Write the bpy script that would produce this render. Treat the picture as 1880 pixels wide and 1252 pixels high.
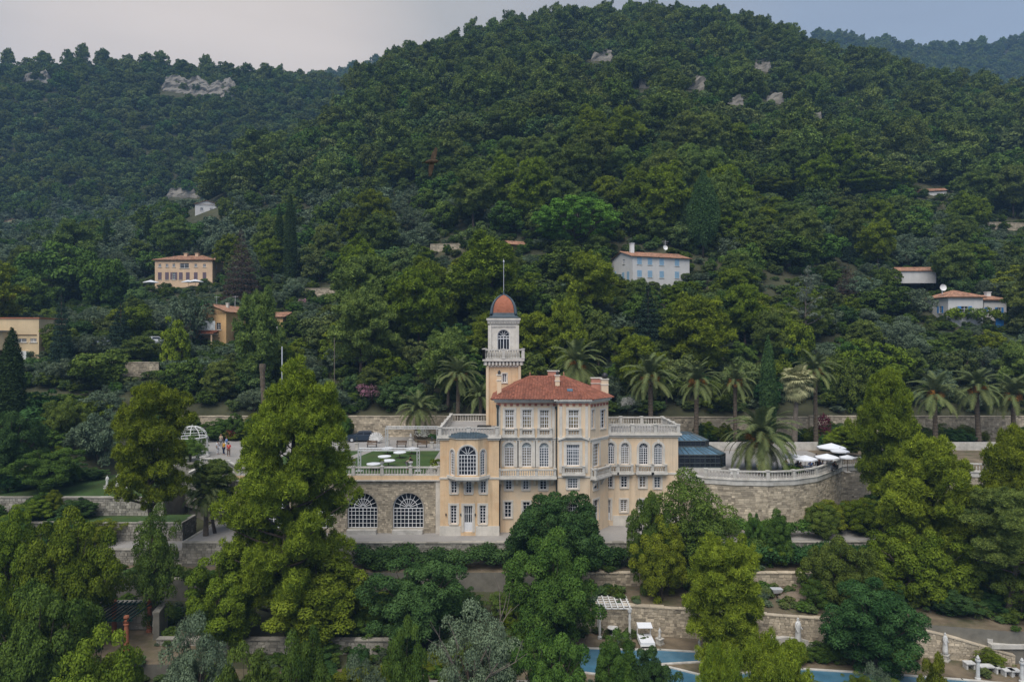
import bpy, bmesh, math, random
import numpy as np
from mathutils import Vector, Matrix, noise as mnoise

for o in list(bpy.data.objects):
    bpy.data.objects.remove(o)
sc = bpy.context.scene
COL = sc.collection
R = math.radians
# ------------------------------------------------------------------ camera
F = 1253.0          # focal length in pixels of the 1880 px wide photograph
CZ = 30.0           # drone height
cam = bpy.data.cameras.new('camera')
cam.lens = 24.0
cam.sensor_width = 36.0
cam.clip_end = 6000
camo = bpy.data.objects.new('camera', cam)
COL.objects.link(camo)
camo.location = (0, 0, CZ)
camo.rotation_euler = (R(90), 0, 0)
sc.camera = camo
# ------------------------------------------------------------------ sky
SUN_EL, SUN_AZ = 58.0, 200.0     # soft light from the open sky behind the camera (azimuth from +Y, clockwise)
world = bpy.data.worlds.new('World')
sc.world = world
world.use_nodes = True
nt = world.node_tree
nt.nodes.clear()
n_out = nt.nodes.new('ShaderNodeOutputWorld')
n_bg = nt.nodes.new('ShaderNodeBackground')
n_sky = nt.nodes.new('ShaderNodeTexSky')
n_sky.sky_type = 'NISHITA'
n_sky.sun_disc = False
n_sky.sun_elevation = R(SUN_EL)
n_sky.sun_rotation = R(SUN_AZ)
n_sky.dust_density = 2.0
n_sky.air_density = 1.0
# thin evening veil of high cloud: warm grey towards the set sun (ahead, left), blue grey elsewhere
tc = nt.nodes.new('ShaderNodeTexCoord')
dot = nt.nodes.new('ShaderNodeVectorMath'); dot.operation = 'DOT_PRODUCT'
dot.inputs[1].default_value = Vector((-0.38, 0.86, 0.30)).normalized()
nt.links.new(tc.outputs['Generated'], dot.inputs[0])
ramp = nt.nodes.new('ShaderNodeValToRGB')
el = ramp.color_ramp.elements
el[0].position = 0.30; el[0].color = (2.7, 3.2, 4.1, 1)
el[1].position = 0.985; el[1].color = (6.5, 5.6, 4.8, 1)
e = el.new(0.72); e.color = (2.75, 3.2, 3.95, 1)
e = el.new(0.86); e.color = (3.6, 3.6, 3.65, 1)
e = el.new(0.95); e.color = (4.35, 4.08, 3.72, 1)
nt.links.new(dot.outputs['Value'], ramp.inputs[0])
cl = nt.nodes.new('ShaderNodeTexNoise'); cl.inputs['Scale'].default_value = 2.2; cl.inputs['Detail'].default_value = 5
mp = nt.nodes.new('ShaderNodeMapping'); mp.inputs['Scale'].default_value = (1, 1, 5)
nt.links.new(tc.outputs['Generated'], mp.inputs[0]); nt.links.new(mp.outputs[0], cl.inputs['Vector'])
cm = nt.nodes.new('ShaderNodeMapRange'); cm.inputs[1].default_value = 0.3; cm.inputs[2].default_value = 0.7
cm.inputs[3].default_value = 0.93; cm.inputs[4].default_value = 1.07
nt.links.new(cl.outputs[0], cm.inputs[0])
vm = nt.nodes.new('ShaderNodeVectorMath'); vm.operation = 'SCALE'
nt.links.new(ramp.outputs[0], vm.inputs[0]); nt.links.new(cm.outputs[0], vm.inputs['Scale'])
mix = nt.nodes.new('ShaderNodeMix'); mix.data_type = 'RGBA'
mix.inputs[0].default_value = 0.88
nt.links.new(n_sky.outputs[0], mix.inputs[6]); nt.links.new(vm.outputs[0], mix.inputs[7])
n_bg.inputs['Strength'].default_value = 0.056
nt.links.new(mix.outputs[2], n_bg.inputs['Color'])
nt.links.new(n_bg.outputs[0], n_out.inputs['Surface'])
# ------------------------------------------------------------------ sun: one very soft lamp
sl = bpy.data.lights.new('sun', 'SUN')
sl.energy = 1.5
sl.angle = R(50)
sl.color = (1.0, 0.94, 0.86)
so = bpy.data.objects.new('sun', sl)
COL.objects.link(so)
_d = Vector((math.sin(R(SUN_AZ)) * math.cos(R(SUN_EL)), math.cos(R(SUN_AZ)) * math.cos(R(SUN_EL)), math.sin(R(SUN_EL))))
so.rotation_euler = _d.to_track_quat('Z', 'Y').to_euler()
so.location = (0, -20, 80)
sc.view_settings.view_transform = 'Standard'
sc.view_settings.look = 'None'
sc.view_settings.gamma = 1.0
sc.view_settings.exposure = 1.25
sc.cycles.max_bounces = 5
sc.cycles.diffuse_bounces = 3
sc.cycles.glossy_bounces = 2
sc.cycles.transmission_bounces = 3
sc.cycles.transparent_max_bounces = 6
sc.cycles.volume_bounces = 0
sc.cycles.use_denoising = True
sc.cycles.caustics_reflective = False
sc.cycles.caustics_refractive = False

# ------------------------------------------------------------------ helpers
def X(px, D): return (px - 940.0) * D / F
def Z(py, D): return CZ - (py - 626.0) * D / F
def WP(px, py, D): return Vector((X(px, D), D, Z(py, D)))
def sstep(a, b, x):
    t = np.clip((x - a) / (b - a), 0, 1)
    return t * t * (3 - 2 * t)

# ------------------------------------------------------------------ terrain function
_cp = [  # pixel x, pixel y of the bare ground, distance: read off the hillside, then fitted with a thin-plate spline
 # behind the upper retaining wall
 (0,0,0,-60,105,21),(0,0,0,-100,105,22),(0,0,0,-30,105,18.5),(0,0,0,0,105,18.5),(0,0,0,30,105,18.5),(0,0,0,60,105,18.5),(0,0,0,110,105,19),
 (0,0,0,-200,105,24),(0,0,0,220,105,22),
 (0,0,0,-82,116,27),(0,0,0,-50,130,28.5),(0,0,0,-20,125,30),(0,0,0,10,125,31),(0,0,0,28.8,139,42),(0,0,0,0,139,40.5),(0,0,0,60,130,33.5),(0,0,0,87,130,32.7),
 (0,0,0,130,130,34),(0,0,0,-85,180,44),(0,0,0,-130,180,46),(0,0,0,-40,170,50),
 (0,0,0,0,180,67),(0,0,0,40,180,68),(0,0,0,123,185,59),(0,0,0,85,180,60),(0,0,0,190,200,64),
 (0,0,0,0,230,100),(0,0,0,60,230,103),(0,0,0,140,230,87),(0,0,0,-50,230,85),
 (0,0,0,0,300,144),(0,0,0,60,300,147),(0,0,0,150,290,124),
 # crest of the wooded hill
 (940,94,400),(1060,82,410),(1200,66,420),(1310,82,415),(1400,106,400),(1500,132,380),(1600,152,360),(1700,180,340),(1880,190,330),(2000,195,330),
 (870,110,392),(800,140,380),(720,160,360),(655,190,340),
 (560,268,280),(430,342,255),(330,402,235),(200,445,225),(0,455,220),(-150,455,215),
 # dip behind its left flank
 (0,0,0,-122,300,86),(0,0,0,-170,275,66),(0,0,0,-205,265,65),(0,0,0,-104,345,120),
 # left ridge
 (0,300,390),(200,300,390),(350,300,400),(500,255,430),(0,142,500),(200,132,510),(350,140,520),(500,155,530),(620,162,560),(-200,150,500),
 # behind the crests
 (0,0,0,-300,600,205),(0,0,0,-200,620,210),(0,0,0,0,480,190),(0,0,0,110,490,200),(0,0,0,200,440,150),(0,0,0,280,420,125),(0,0,0,-60,460,170),(0,0,0,0,620,150),(0,0,0,250,600,130),
]
_P = []
for c in _cp:
    if len(c) == 6: _P.append(c[3:])
    else: _P.append(tuple(WP(*c)))
_P = np.array(_P, float)
def _tps_fit(P, lam=2.0):
    S = 100.0
    xy = P[:, :2] / S
    d2 = ((xy[:, None, :] - xy[None, :, :]) ** 2).sum(-1)
    K = 0.5 * d2 * np.log(d2 + 1e-12)
    n = len(P)
    A = np.zeros((n + 3, n + 3))
    A[:n, :n] = K + lam * 1e-3 * np.eye(n)
    A[:n, n] = 1; A[:n, n + 1:] = xy; A[n, :n] = 1; A[n + 1:, :n] = xy.T
    b = np.zeros(n + 3); b[:n] = P[:, 2]
    w = np.linalg.solve(A, b)
    return xy, w, S
_TX, _TW, _TS = _tps_fit(_P)
def hill(x, y):
    x = np.asarray(x, float); y = np.asarray(y, float)
    q = np.stack([x.ravel(), y.ravel()], -1) / _TS
    d2 = ((q[:, None, :] - _TX[None]) ** 2).sum(-1)
    K = 0.5 * d2 * np.log(d2 + 1e-12)
    n = len(_TX)
    z = K @ _TW[:n] + _TW[n] + q @ _TW[n + 1:]
    return z.reshape(x.shape)
def near(x, y):
    x = np.asarray(x, float); y = np.asarray(y, float)
    z = np.interp(y, [20, 40, 48, 55, 60, 64, 68, 71, 80, 90, 104, 106], [-12, -5, -1.0, 1.2, 2.2, 3.0, 4.8, 6.4, 8.6, 11, 13.5, 18.0])
    z = z + sstep(-48, -60, x) * np.interp(y, [60, 70, 80, 95, 105], [0, 0.5, 2.5, 6, 5])
    z = z + sstep(70, 84, x) * np.interp(y, [60, 80, 103, 106], [0, 1.5, 2.5, 0])
    z = z + sstep(0, -12, x) * np.interp(y, [45, 54, 58, 66, 70], [0, 1.0, 0.8, 0.6, 0])
    return z
def terrain(x, y):
    x = np.asarray(x, float); y = np.asarray(y, float)
    return np.where(y < 105.0, near(x, y), hill(x, np.maximum(y, 105)))
def hit(px, py, d0=106.0, d1=700.0):
    """first point of the hillside on the sight line of a pixel"""
    D = np.arange(d0, d1, 0.5)
    zt = terrain((px - 940) * D / F, D)
    zr = CZ - (py - 626) * D / F
    k = np.nonzero(zt >= zr)[0]
    if len(k) == 0: return None
    d = float(D[k[0]])
    return Vector((X(px, d), d, float(zt[k[0]])))
# ------------------------------------------------------------------ mesh builder
ORG = {}
class MB:
    def __init__(s):
        s.v = []; s.f = []; s.t = []; s.m = []; s.mi = 0; s.tint = 0.5
    def add(s, vs, fs):
        o = len(s.v)
        s.v.extend([tuple(v) for v in vs]); s.t.extend([s.tint] * len(vs))
        s.f.extend([tuple(o + i for i in f) for f in fs]); s.m.extend([s.mi] * len(fs))
    def quad(s, a, b, c, d): s.add([a, b, c, d], [(0, 1, 2, 3)])
    def poly(s, pts): s.add(pts, [tuple(range(len(pts)))])
    def hexa(s, p):   # 8 corners: bottom 0-3, top 4-7
        s.add(p, [(3, 2, 1, 0), (4, 5, 6, 7), (0, 1, 5, 4), (1, 2, 6, 5), (2, 3, 7, 6), (3, 0, 4, 7)])
    def box(s, x0, x1, y0, y1, z0, z1):
        s.hexa([(x0, y0, z0), (x1, y0, z0), (x1, y1, z0), (x0, y1, z0), (x0, y0, z1), (x1, y0, z1), (x1, y1, z1), (x0, y1, z1)])
    def obox(s, c, sx, sy, sz, rz=0.0):   # centre of base, sizes, turn
        ca, sa = math.cos(rz), math.sin(rz)
        def q(x, y, z): return (c[0] + x * ca - y * sa, c[1] + x * sa + y * ca, c[2] + z)
        a, b = sx / 2, sy / 2
        s.hexa([q(-a, -b, 0), q(a, -b, 0), q(a, b, 0), q(-a, b, 0), q(-a, -b, sz), q(a, -b, sz), q(a, b, sz), q(-a, b, sz)])
    def tube(s, pts, rad, n=6, cap=True):
        pts = [Vector(p) for p in pts]
        if not hasattr(rad, '__len__'): rad = [rad] * len(pts)
        vs = []; fs = []
        up = Vector((0, 0, 1))
        d0 = (pts[-1] - pts[0]).normalized()
        ref = Vector((1, 0, 0)) if abs(d0.z) > 0.8 else up
        for i, p in enumerate(pts):
            d = (pts[min(i + 1, len(pts) - 1)] - pts[max(i - 1, 0)])
            d = d.normalized() if d.length > 1e-6 else d0
            a = d.cross(ref)
            a = a.normalized() if a.length > 1e-5 else Vector((1, 0, 0))
            b = d.cross(a)
            for k in range(n):
                t = 2 * math.pi * k / n
                vs.append(p + (a * math.cos(t) + b * math.sin(t)) * rad[i])
        for i in range(len(pts) - 1):
            for k in range(n):
                k2 = (k + 1) % n
                fs.append((i * n + k, i * n + k2, (i + 1) * n + k2, (i + 1) * n + k))
        if cap:
            fs.append(tuple(range(n))[::-1]); fs.append(tuple((len(pts) - 1) * n + k for k in range(n)))
        s.add(vs, fs)
    def bar(s, a, b, w=0.05): s.tube([a, b], w, 4)
    def lathe(s, prof, c=(0, 0, 0), n=12, ph=0.0, cap=True):
        vs = []; fs = []
        for r, z in prof:
            for k in range(n):
                t = 2 * math.pi * k / n + ph
                vs.append((c[0] + r * math.cos(t), c[1] + r * math.sin(t), c[2] + z))
        for i in range(len(prof) - 1):
            for k in range(n):
                k2 = (k + 1) % n
                fs.append((i * n + k, i * n + k2, (i + 1) * n + k2, (i + 1) * n + k))
        if cap:
            fs.append(tuple(range(n))[::-1]); fs.append(tuple((len(prof) - 1) * n + k for k in range(n)))
        s.add(vs, fs)
    def prism(s, poly, z0, z1):
        n = len(poly)
        s.add([(p[0], p[1], z0) for p in poly] + [(p[0], p[1], z1) for p in poly],
              [tuple(range(n))[::-1], tuple(range(n, 2 * n))] + [(i, (i + 1) % n, n + (i + 1) % n, n + i) for i in range(n)])
    def mesh(s, name, mats, org=(0, 0, 0), smooth=False):
        me = bpy.data.meshes.new(name)
        ox, oy, oz = org
        me.from_pydata([(x - ox, y - oy, z - oz) for x, y, z in s.v], [], s.f)
        if not isinstance(mats, (list, tuple)): mats = [mats]
        for m in mats: me.materials.append(m)
        if len(mats) > 1: me.polygons.foreach_set('material_index', s.m)
        at = me.attributes.new('tint', 'FLOAT', 'POINT'); at.data.foreach_set('value', s.t)
        if smooth: me.shade_smooth()
        me.update()
        return me
    def build(s, name, mats, parent=None, smooth=False, org=None):
        if parent is not None and org is None: org = ORG.get(parent, Vector((0, 0, 0)))
        loc = Vector((0, 0, 0))
        if org is None: org = Vector((0, 0, 0))
        if parent is None: loc = Vector(org)
        o = bpy.data.objects.new(name, s.mesh(name, mats, org, smooth))
        COL.objects.link(o)
        o.location = loc
        ORG[o] = Vector(org)
        if parent is not None: o.parent = parent
        return o
def tag(o, label=None, cat=None, group=None, kind=None):
    if label: o['label'] = label
    if cat: o['category'] = cat
    if group: o['group'] = group
    if kind: o['kind'] = kind
    return o
def empty(name, loc, rz=0.0, local=False, label=None, cat=None, group=None):
    o = bpy.data.objects.new(name, None)
    o.empty_display_size = 0.3
    COL.objects.link(o)
    o.location = loc; o.rotation_euler = (0, 0, rz)
    ORG[o] = Vector((0, 0, 0)) if local else Vector(loc)
    return tag(o, label, cat, group)
def copy_tree(o, loc, rz=0.0, scale=None, parent=None):
    c = o.copy(); COL.objects.link(c)
    if parent is None:
        c.location = loc; c.rotation_euler = (0, 0, rz)
        if scale is not None: c.scale = scale
    else: c.parent = parent
    for ch in o.children: copy_tree(ch, None, parent=c)
    return c
def obj(name, me, parent=None, loc=(0, 0, 0), rot=(0, 0, 0), scale=(1, 1, 1)):
    o = bpy.data.objects.new(name, me); COL.objects.link(o)
    if parent is not None: o.parent = parent
    o.location = loc; o.rotation_euler = rot; o.scale = scale
    ORG[o] = Vector((0, 0, 0))
    return o

# ------------------------------------------------------------------ materials
def nodes_of(name):
    m = bpy.data.materials.new(name); m.use_nodes = True
    t = m.node_tree
    b = t.nodes['Principled BSDF']
    b.inputs['Specular IOR Level'].default_value = 0.25
    return m, t, b
def mat(name, col, rough=0.8, var=0.25, scale=1.5, spots=None, spot_scale=0.6, spot_amt=0.5, streak=0.0, bump=0.0, bscale=12.0, tint=0.0, spec=0.25, metal=0.0):
    """painted / mineral surface: base colour with soft patches, optional stains with their own colour, vertical streaks, fine relief"""
    m, t, b = nodes_of(name)
    N = t.nodes.new; L = t.links.new
    geo = N('ShaderNodeNewGeometry')
    def noise(scale, detail=6, vec=None, rough=0.6):
        n = N('ShaderNodeTexNoise'); n.inputs['Scale'].default_value = scale; n.inputs['Detail'].default_value = detail
        n.inputs['Roughness'].default_value = rough
        L(vec or geo.outputs['Position'], n.inputs['Vector'])
        return n
    def rmap(sock, a, bb, c, d):
        r = N('ShaderNodeMapRange'); L(sock, r.inputs[0])
        r.inputs[1].default_value = a; r.inputs[2].default_value = bb; r.inputs[3].default_value = c; r.inputs[4].default_value = d
        return r.outputs[0]
    n1 = noise(scale)
    val = rmap(n1.outputs[0], 0.3, 0.7, 1 - var, 1 + var)
    if tint:
        at = N('ShaderNodeAttribute'); at.attribute_name = 'tint'
        tv = rmap(at.outputs['Fac'], 0, 1, 1 - tint, 1 + tint)
        mu = N('ShaderNodeMath'); mu.operation = 'MULTIPLY'; L(val, mu.inputs[0]); L(tv, mu.inputs[1]); val = mu.outputs[0]
    sc_ = N('ShaderNodeVectorMath'); sc_.operation = 'SCALE'
    sc_.inputs[0].default_value = col[:3]; L(val, sc_.inputs['Scale'])
    out = sc_.outputs[0]
    def blend(fac, colr, out):
        mx = N('ShaderNodeMix'); mx.data_type = 'RGBA'
        L(fac, mx.inputs[0]); L(out, mx.inputs[6]); mx.inputs[7].default_value = (*colr, 1)
        return mx.outputs[2]
    if spots:
        n2 = noise(spot_scale, 8, rough=0.7)
        out = blend(rmap(n2.outputs[0], 0.48, 0.72, 0, spot_amt), spots, out)
    if streak:
        mpg = N('ShaderNodeMapping'); mpg.inputs['Scale'].default_value = (1.3, 1.3, 0.12)
        L(geo.outputs['Position'], mpg.inputs[0])
        n3 = noise(1.6, 6, mpg.outputs[0], 0.7)
        out = blend(rmap(n3.outputs[0], 0.5, 0.75, 0, streak), tuple(c * 0.42 for c in col[:3]), out)
    L(out, b.inputs['Base Color'])
    b.inputs['Roughness'].default_value = rough
    b.inputs['Specular IOR Level'].default_value = spec
    b.inputs['Metallic'].default_value = metal
    if bump:
        n4 = noise(bscale, 4)
        bp = N('ShaderNodeBump'); bp.inputs['Strength'].default_value = bump; bp.inputs['Distance'].default_value = 0.05
        L(n4.outputs[0], bp.inputs['Height']); L(bp.outputs[0], b.inputs['Normal'])
    return m
def leafmat(name, dark, light, trans=0.15, hv=0.03, vv=0.35):
    m = bpy.data.materials.new(name); m.use_nodes = True
    t = m.node_tree; t.nodes.clear()
    N = t.nodes.new; L = t.links.new
    dark = tuple(c * 1.15 for c in dark); light = tuple(c * 1.52 for c in light)
    out = N('ShaderNodeOutputMaterial')
    at = N('ShaderNodeAttribute'); at.attribute_name = 'tint'
    mx = N('ShaderNodeMix'); mx.data_type = 'RGBA'
    mx.inputs[6].default_value = (*dark, 1); mx.inputs[7].default_value = (*light, 1)
    L(at.outputs['Fac'], mx.inputs[0])
    oi = N('ShaderNodeObjectInfo')
    hs = N('ShaderNodeHueSaturation')
    r1 = N('ShaderNodeMapRange'); L(oi.outputs['Random'], r1.inputs[0]); r1.inputs[3].default_value = 1 - vv; r1.inputs[4].default_value = 1 + vv
    m7 = N('ShaderNodeMath'); m7.operation = 'MULTIPLY'; L(oi.outputs['Random'], m7.inputs[0]); m7.inputs[1].default_value = 7.31
    fr = N('ShaderNodeMath'); fr.operation = 'FRACT'; L(m7.outputs[0], fr.inputs[0])
    r2 = N('ShaderNodeMapRange'); L(fr.outputs[0], r2.inputs[0]); r2.inputs[3].default_value = 0.5 - hv; r2.inputs[4].default_value = 0.5 + hv
    L(r1.outputs[0], hs.inputs['Value']); L(r2.outputs[0], hs.inputs['Hue']); L(mx.outputs[2], hs.inputs['Color'])
    df = N('ShaderNodeBsdfDiffuse'); tr = N('ShaderNodeBsdfTranslucent')
    L(hs.outputs[0], df.inputs[0]); L(hs.outputs[0], tr.inputs[0])
    ms = N('ShaderNodeMixShader'); ms.inputs[0].default_value = trans * 0.6
    L(df.outputs[0], ms.inputs[1]); L(tr.outputs[0], ms.inputs[2]); L(ms.outputs[0], out.inputs[0])
    return m
def glassmat(name, col, rough=0.08, var=0.4, spec=0.6):
    m = mat(name, col, rough, var, 0.9, spec=spec)
    return m

M = {}
M['ochre'] = mat('ochre_render', (0.72, 0.525, 0.33), 0.9, 0.14, 0.5, spots=(0.60, 0.33, 0.15), spot_scale=0.45, spot_amt=0.6, streak=0.5, bump=0.12)
M['cream'] = mat('cream_render', (0.71, 0.57, 0.41), 0.9, 0.12, 0.5, spots=(0.68, 0.45, 0.25), spot_scale=0.5, spot_amt=0.6, streak=0.45, bump=0.12)
M['trim'] = mat('white_stucco_trim', (0.62, 0.585, 0.525), 0.85, 0.12, 1.2, spots=(0.40, 0.37, 0.32), spot_scale=0.9, spot_amt=0.5, streak=0.3)
M['balu'] = mat('cast_stone', (0.52, 0.50, 0.46), 0.9, 0.2, 1.4, spots=(0.27, 0.25, 0.21), spot_scale=0.8, spot_amt=0.6, streak=0.3, bump=0.2)
M['frame'] = mat('white_window_paint', (0.72, 0.73, 0.75), 0.6, 0.06, 2)
M['pane'] = glassmat('window_glass', (0.014, 0.017, 0.024), 0.1, 0.4, 0.4)
M['pane_sky'] = glassmat('window_glass_sky', (0.07, 0.085, 0.10), 0.2, 0.5, 0.4)  # lighter blue-grey stands in for sky reflected in the pane
M['pane_pale'] = glassmat('fanlight_glass', (0.24, 0.28, 0.28), 0.3, 0.3, 0.4)
M['pane_drape'] = glassmat('window_glass_drape', (0.16, 0.14, 0.11), 0.2, 0.9, 0.4)
M['pane_warm'] = glassmat('window_glass_curtain', (0.13, 0.10, 0.045), 0.15, 0.8)
M['pane_blue'] = glassmat('greenhouse_glass', (0.07, 0.14, 0.20), 0.12, 0.35, 0.7)  # blue of the reflected sky is put into the glass colour
M['tile'] = mat('terracotta_tile', (0.235, 0.09, 0.058), 0.85, 0.2, 1.2, spots=(0.19, 0.09, 0.06), spot_scale=0.9, spot_amt=0.5, tint=0.35)
M['tile_old'] = mat('weathered_roof_tile', (0.34, 0.185, 0.12), 0.9, 0.25, 0.8, spots=(0.24, 0.17, 0.13), spot_scale=0.6, spot_amt=0.7, tint=0.4)
M['terra'] = mat('terracotta', (0.40, 0.15, 0.085), 0.85, 0.2, 2, tint=0.2)
M['dome'] = mat('dome_brick', (0.32, 0.12, 0.07), 0.85, 0.22, 3.0, spots=(0.33, 0.12, 0.07), spot_scale=2.0, spot_amt=0.6, bump=0.5, bscale=9)
M['lead'] = mat('zinc_sheet', (0.04, 0.065, 0.085), 0.6, 0.3, 1.5, spots=(0.08, 0.11, 0.12), spot_amt=0.4, metal=0.0, spec=0.5)
M['iron'] = mat('dark_iron', (0.035, 0.05, 0.055), 0.5, 0.2, 3, spec=0.5)
M['black'] = mat('black_metal', (0.02, 0.02, 0.022), 0.5, 0.2, 3, spec=0.5)
M['stone'] = mat('limestone_blocks', (0.46, 0.395, 0.30), 0.95, 0.18, 1.0, spots=(0.22, 0.19, 0.15), spot_scale=0.35, spot_amt=0.5, streak=0.35, tint=0.45, bump=0.4)
M['stone_grey'] = mat('grey_rubble', (0.31, 0.29, 0.25), 0.95, 0.2, 1.0, spots=(0.13, 0.125, 0.10), spot_scale=0.3, spot_amt=0.6, streak=0.2, tint=0.5, bump=0.4)
M['mortar'] = mat('mortar', (0.32, 0.28, 0.22), 0.95, 0.2, 1.5)
M['mortar_grey'] = mat('grey_mortar', (0.17, 0.16, 0.135), 0.95, 0.2, 1.5)
M['paving'] = mat('paving', (0.31, 0.295, 0.28), 0.9, 0.12, 0.6, spots=(0.22, 0.205, 0.19), spot_scale=0.3, spot_amt=0.6, bump=0.15)
M['gravel'] = mat('gravel_drive', (0.30, 0.285, 0.265), 0.95, 0.15, 0.5, spots=(0.21, 0.19, 0.165), spot_scale=0.25, spot_amt=0.7, bump=0.3, bscale=30)
M['lawn'] = mat('mown_lawn', (0.045, 0.085, 0.022), 0.95, 0.25, 0.5, spots=(0.075, 0.085, 0.03), spot_scale=0.35, spot_amt=0.7, bump=0.6, bscale=25)
M['dry'] = mat('dry_garden_soil', (0.165, 0.13, 0.088), 0.95, 0.35, 0.7, spots=(0.06, 0.07, 0.03), spot_scale=0.3, spot_amt=0.95, bump=0.5, bscale=8)
M['ground'] = mat('hillside_ground', (0.055, 0.058, 0.030), 0.95, 0.35, 0.25, spots=(0.10, 0.085, 0.055), spot_scale=0.06, spot_amt=0.5, bump=0.6, bscale=1.5)
M['water'] = mat('pool_liner', (0.06, 0.155, 0.23), 0.25, 0.2, 0.6, spots=(0.13, 0.21, 0.26), spot_scale=0.4, spot_amt=0.6)
M['bark'] = mat('bark', (0.085, 0.065, 0.05), 0.95, 0.35, 3, bump=0.8, bscale=6)
M['bark_pale'] = mat('pale_bark', (0.16, 0.135, 0.11), 0.95, 0.35, 3, bump=0.8, bscale=6)
M['palm_bark'] = mat('palm_bark', (0.12, 0.095, 0.07), 0.95, 0.3, 4, tint=0.5, bump=0.7, bscale=7)
M['rock'] = mat('limestone_cliff', (0.25, 0.23, 0.2), 0.95, 0.3, 0.12, spots=(0.10, 0.095, 0.075), spot_scale=0.12, spot_amt=0.7, streak=0.6, bump=1.0, bscale=0.6)
M['white'] = mat('white_paint', (0.72, 0.72, 0.71), 0.6, 0.06, 1.5)
M['cloth'] = mat('white_canvas', (0.74, 0.76, 0.80), 0.9, 0.05, 1.5)
M['marble'] = mat('statue_marble', (0.58, 0.58, 0.57), 0.7, 0.18, 3, spots=(0.3, 0.3, 0.28), spot_scale=2, spot_amt=0.5)
M['alu'] = mat('truss_aluminium', (0.52, 0.54, 0.56), 0.4, 0.1, 3, spec=0.5)
M['wood'] = mat('brown_wood', (0.14, 0.085, 0.05), 0.8, 0.3, 4)
M['grn_metal'] = mat('green_painted_steel', (0.015, 0.045, 0.038), 0.6, 0.25, 3)
M['wall_pink'] = mat('peach_house_render', (0.68, 0.49, 0.33), 0.9, 0.12, 0.4, streak=0.25, bump=0.1)
M['wall_orange'] = mat('orange_house_render', (0.64, 0.41, 0.20), 0.9, 0.12, 0.4, streak=0.25, bump=0.1)
M['wall_sand'] = mat('sand_house_render', (0.62, 0.48, 0.30), 0.9, 0.1, 0.4, streak=0.2)
M['wall_white'] = mat('white_house_render', (0.58, 0.57, 0.56), 0.9, 0.08, 0.4, streak=0.2)
M['shut_blue'] = mat('pale_blue_shutter', (0.26, 0.41, 0.55), 0.7, 0.1, 2)
M['shut_cobalt'] = mat('bright_blue_shutter', (0.045, 0.22, 0.55), 0.7, 0.1, 2)
M['shut_violet'] = mat('grey_violet_shutter', (0.16, 0.12, 0.15), 0.7, 0.1, 2)
M['tarp'] = mat('green_tarpaulin', (0.01, 0.16, 0.11), 0.7, 0.1, 2)
# foliage
M['lf_pine'] = leafmat('pine_needles', (0.048, 0.078, 0.010), (0.165, 0.210, 0.020), 0.25, 0.012, 0.14)
M['lf_pine_dk'] = leafmat('pine_needles_dark', (0.046, 0.076, 0.021), (0.145, 0.185, 0.042), 0.22, 0.015, 0.2)
M['lf_broad'] = leafmat('broad_leaves', (0.036, 0.068, 0.015), (0.090, 0.136, 0.026), 0.25, 0.025, 0.22)
M['lf_dark'] = leafmat('dark_glossy_leaves', (0.022, 0.052, 0.016), (0.052, 0.098, 0.03), 0.2, 0.015, 0.15)
M['lf_yell'] = leafmat('yellow_green_leaves', (0.052, 0.082, 0.010), (0.135, 0.168, 0.018), 0.28, 0.015, 0.18)
M['lf_oak'] = leafmat('holm_oak_leaves', (0.036, 0.064, 0.023), (0.100, 0.134, 0.042), 0.2, 0.03, 0.3)
M['lf_olive'] = leafmat('olive_leaves', (0.055, 0.082, 0.050), (0.118, 0.155, 0.092), 0.2, 0.015, 0.2)
M['lf_cyp'] = leafmat('cypress_leaves', (0.020, 0.036, 0.013), (0.042, 0.066, 0.022), 0.15, 0.01, 0.15)
M['lf_fir'] = leafmat('fir_needles', (0.018, 0.034, 0.024), (0.035, 0.058, 0.036), 0.15, 0.015, 0.2)
M['lf_lime'] = leafmat('lime_pine_needles', (0.075, 0.115, 0.012), (0.20, 0.25, 0.025), 0.25, 0.005, 0.08)
M['lf_cyp_light'] = leafmat('ragged_cypress_leaves', (0.034, 0.068, 0.022), (0.078, 0.125, 0.040), 0.15, 0.01, 0.1)
M['lf_stone'] = leafmat('stone_pine_needles', (0.05, 0.12, 0.018), (0.12, 0.24, 0.036), 0.2, 0.005, 0.05)
M['lf_cedar'] = leafmat('pale_cedar_needles', (0.075, 0.095, 0.07), (0.13, 0.155, 0.115), 0.2, 0.01, 0.1)
M['lf_brown'] = leafmat('dead_brown_needles', (0.045, 0.033, 0.028), (0.08, 0.058, 0.046), 0.2, 0.01, 0.1)
M['lf_palm'] = leafmat('palm_leaflets', (0.055, 0.078, 0.036), (0.130, 0.152, 0.056), 0.25, 0.01, 0.12)
M['lf_wash'] = leafmat('fan_palm_leaves', (0.19, 0.20, 0.10), (0.38, 0.37, 0.20), 0.25, 0.01, 0.1)
M['fruit'] = mat('orange_date_clusters', (0.40, 0.18, 0.03), 0.8, 0.5, 6)
M['fl_pink'] = leafmat('pink_blossom', (0.07, 0.06, 0.045), (0.34, 0.16, 0.22), 0.2)
M['fl_red'] = leafmat('red_blossom', (0.06, 0.012, 0.018), (0.17, 0.03, 0.035), 0.2)
M['fl_white'] = leafmat('white_blossom', (0.35, 0.36, 0.33), (0.62, 0.62, 0.58), 0.2)
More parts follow.
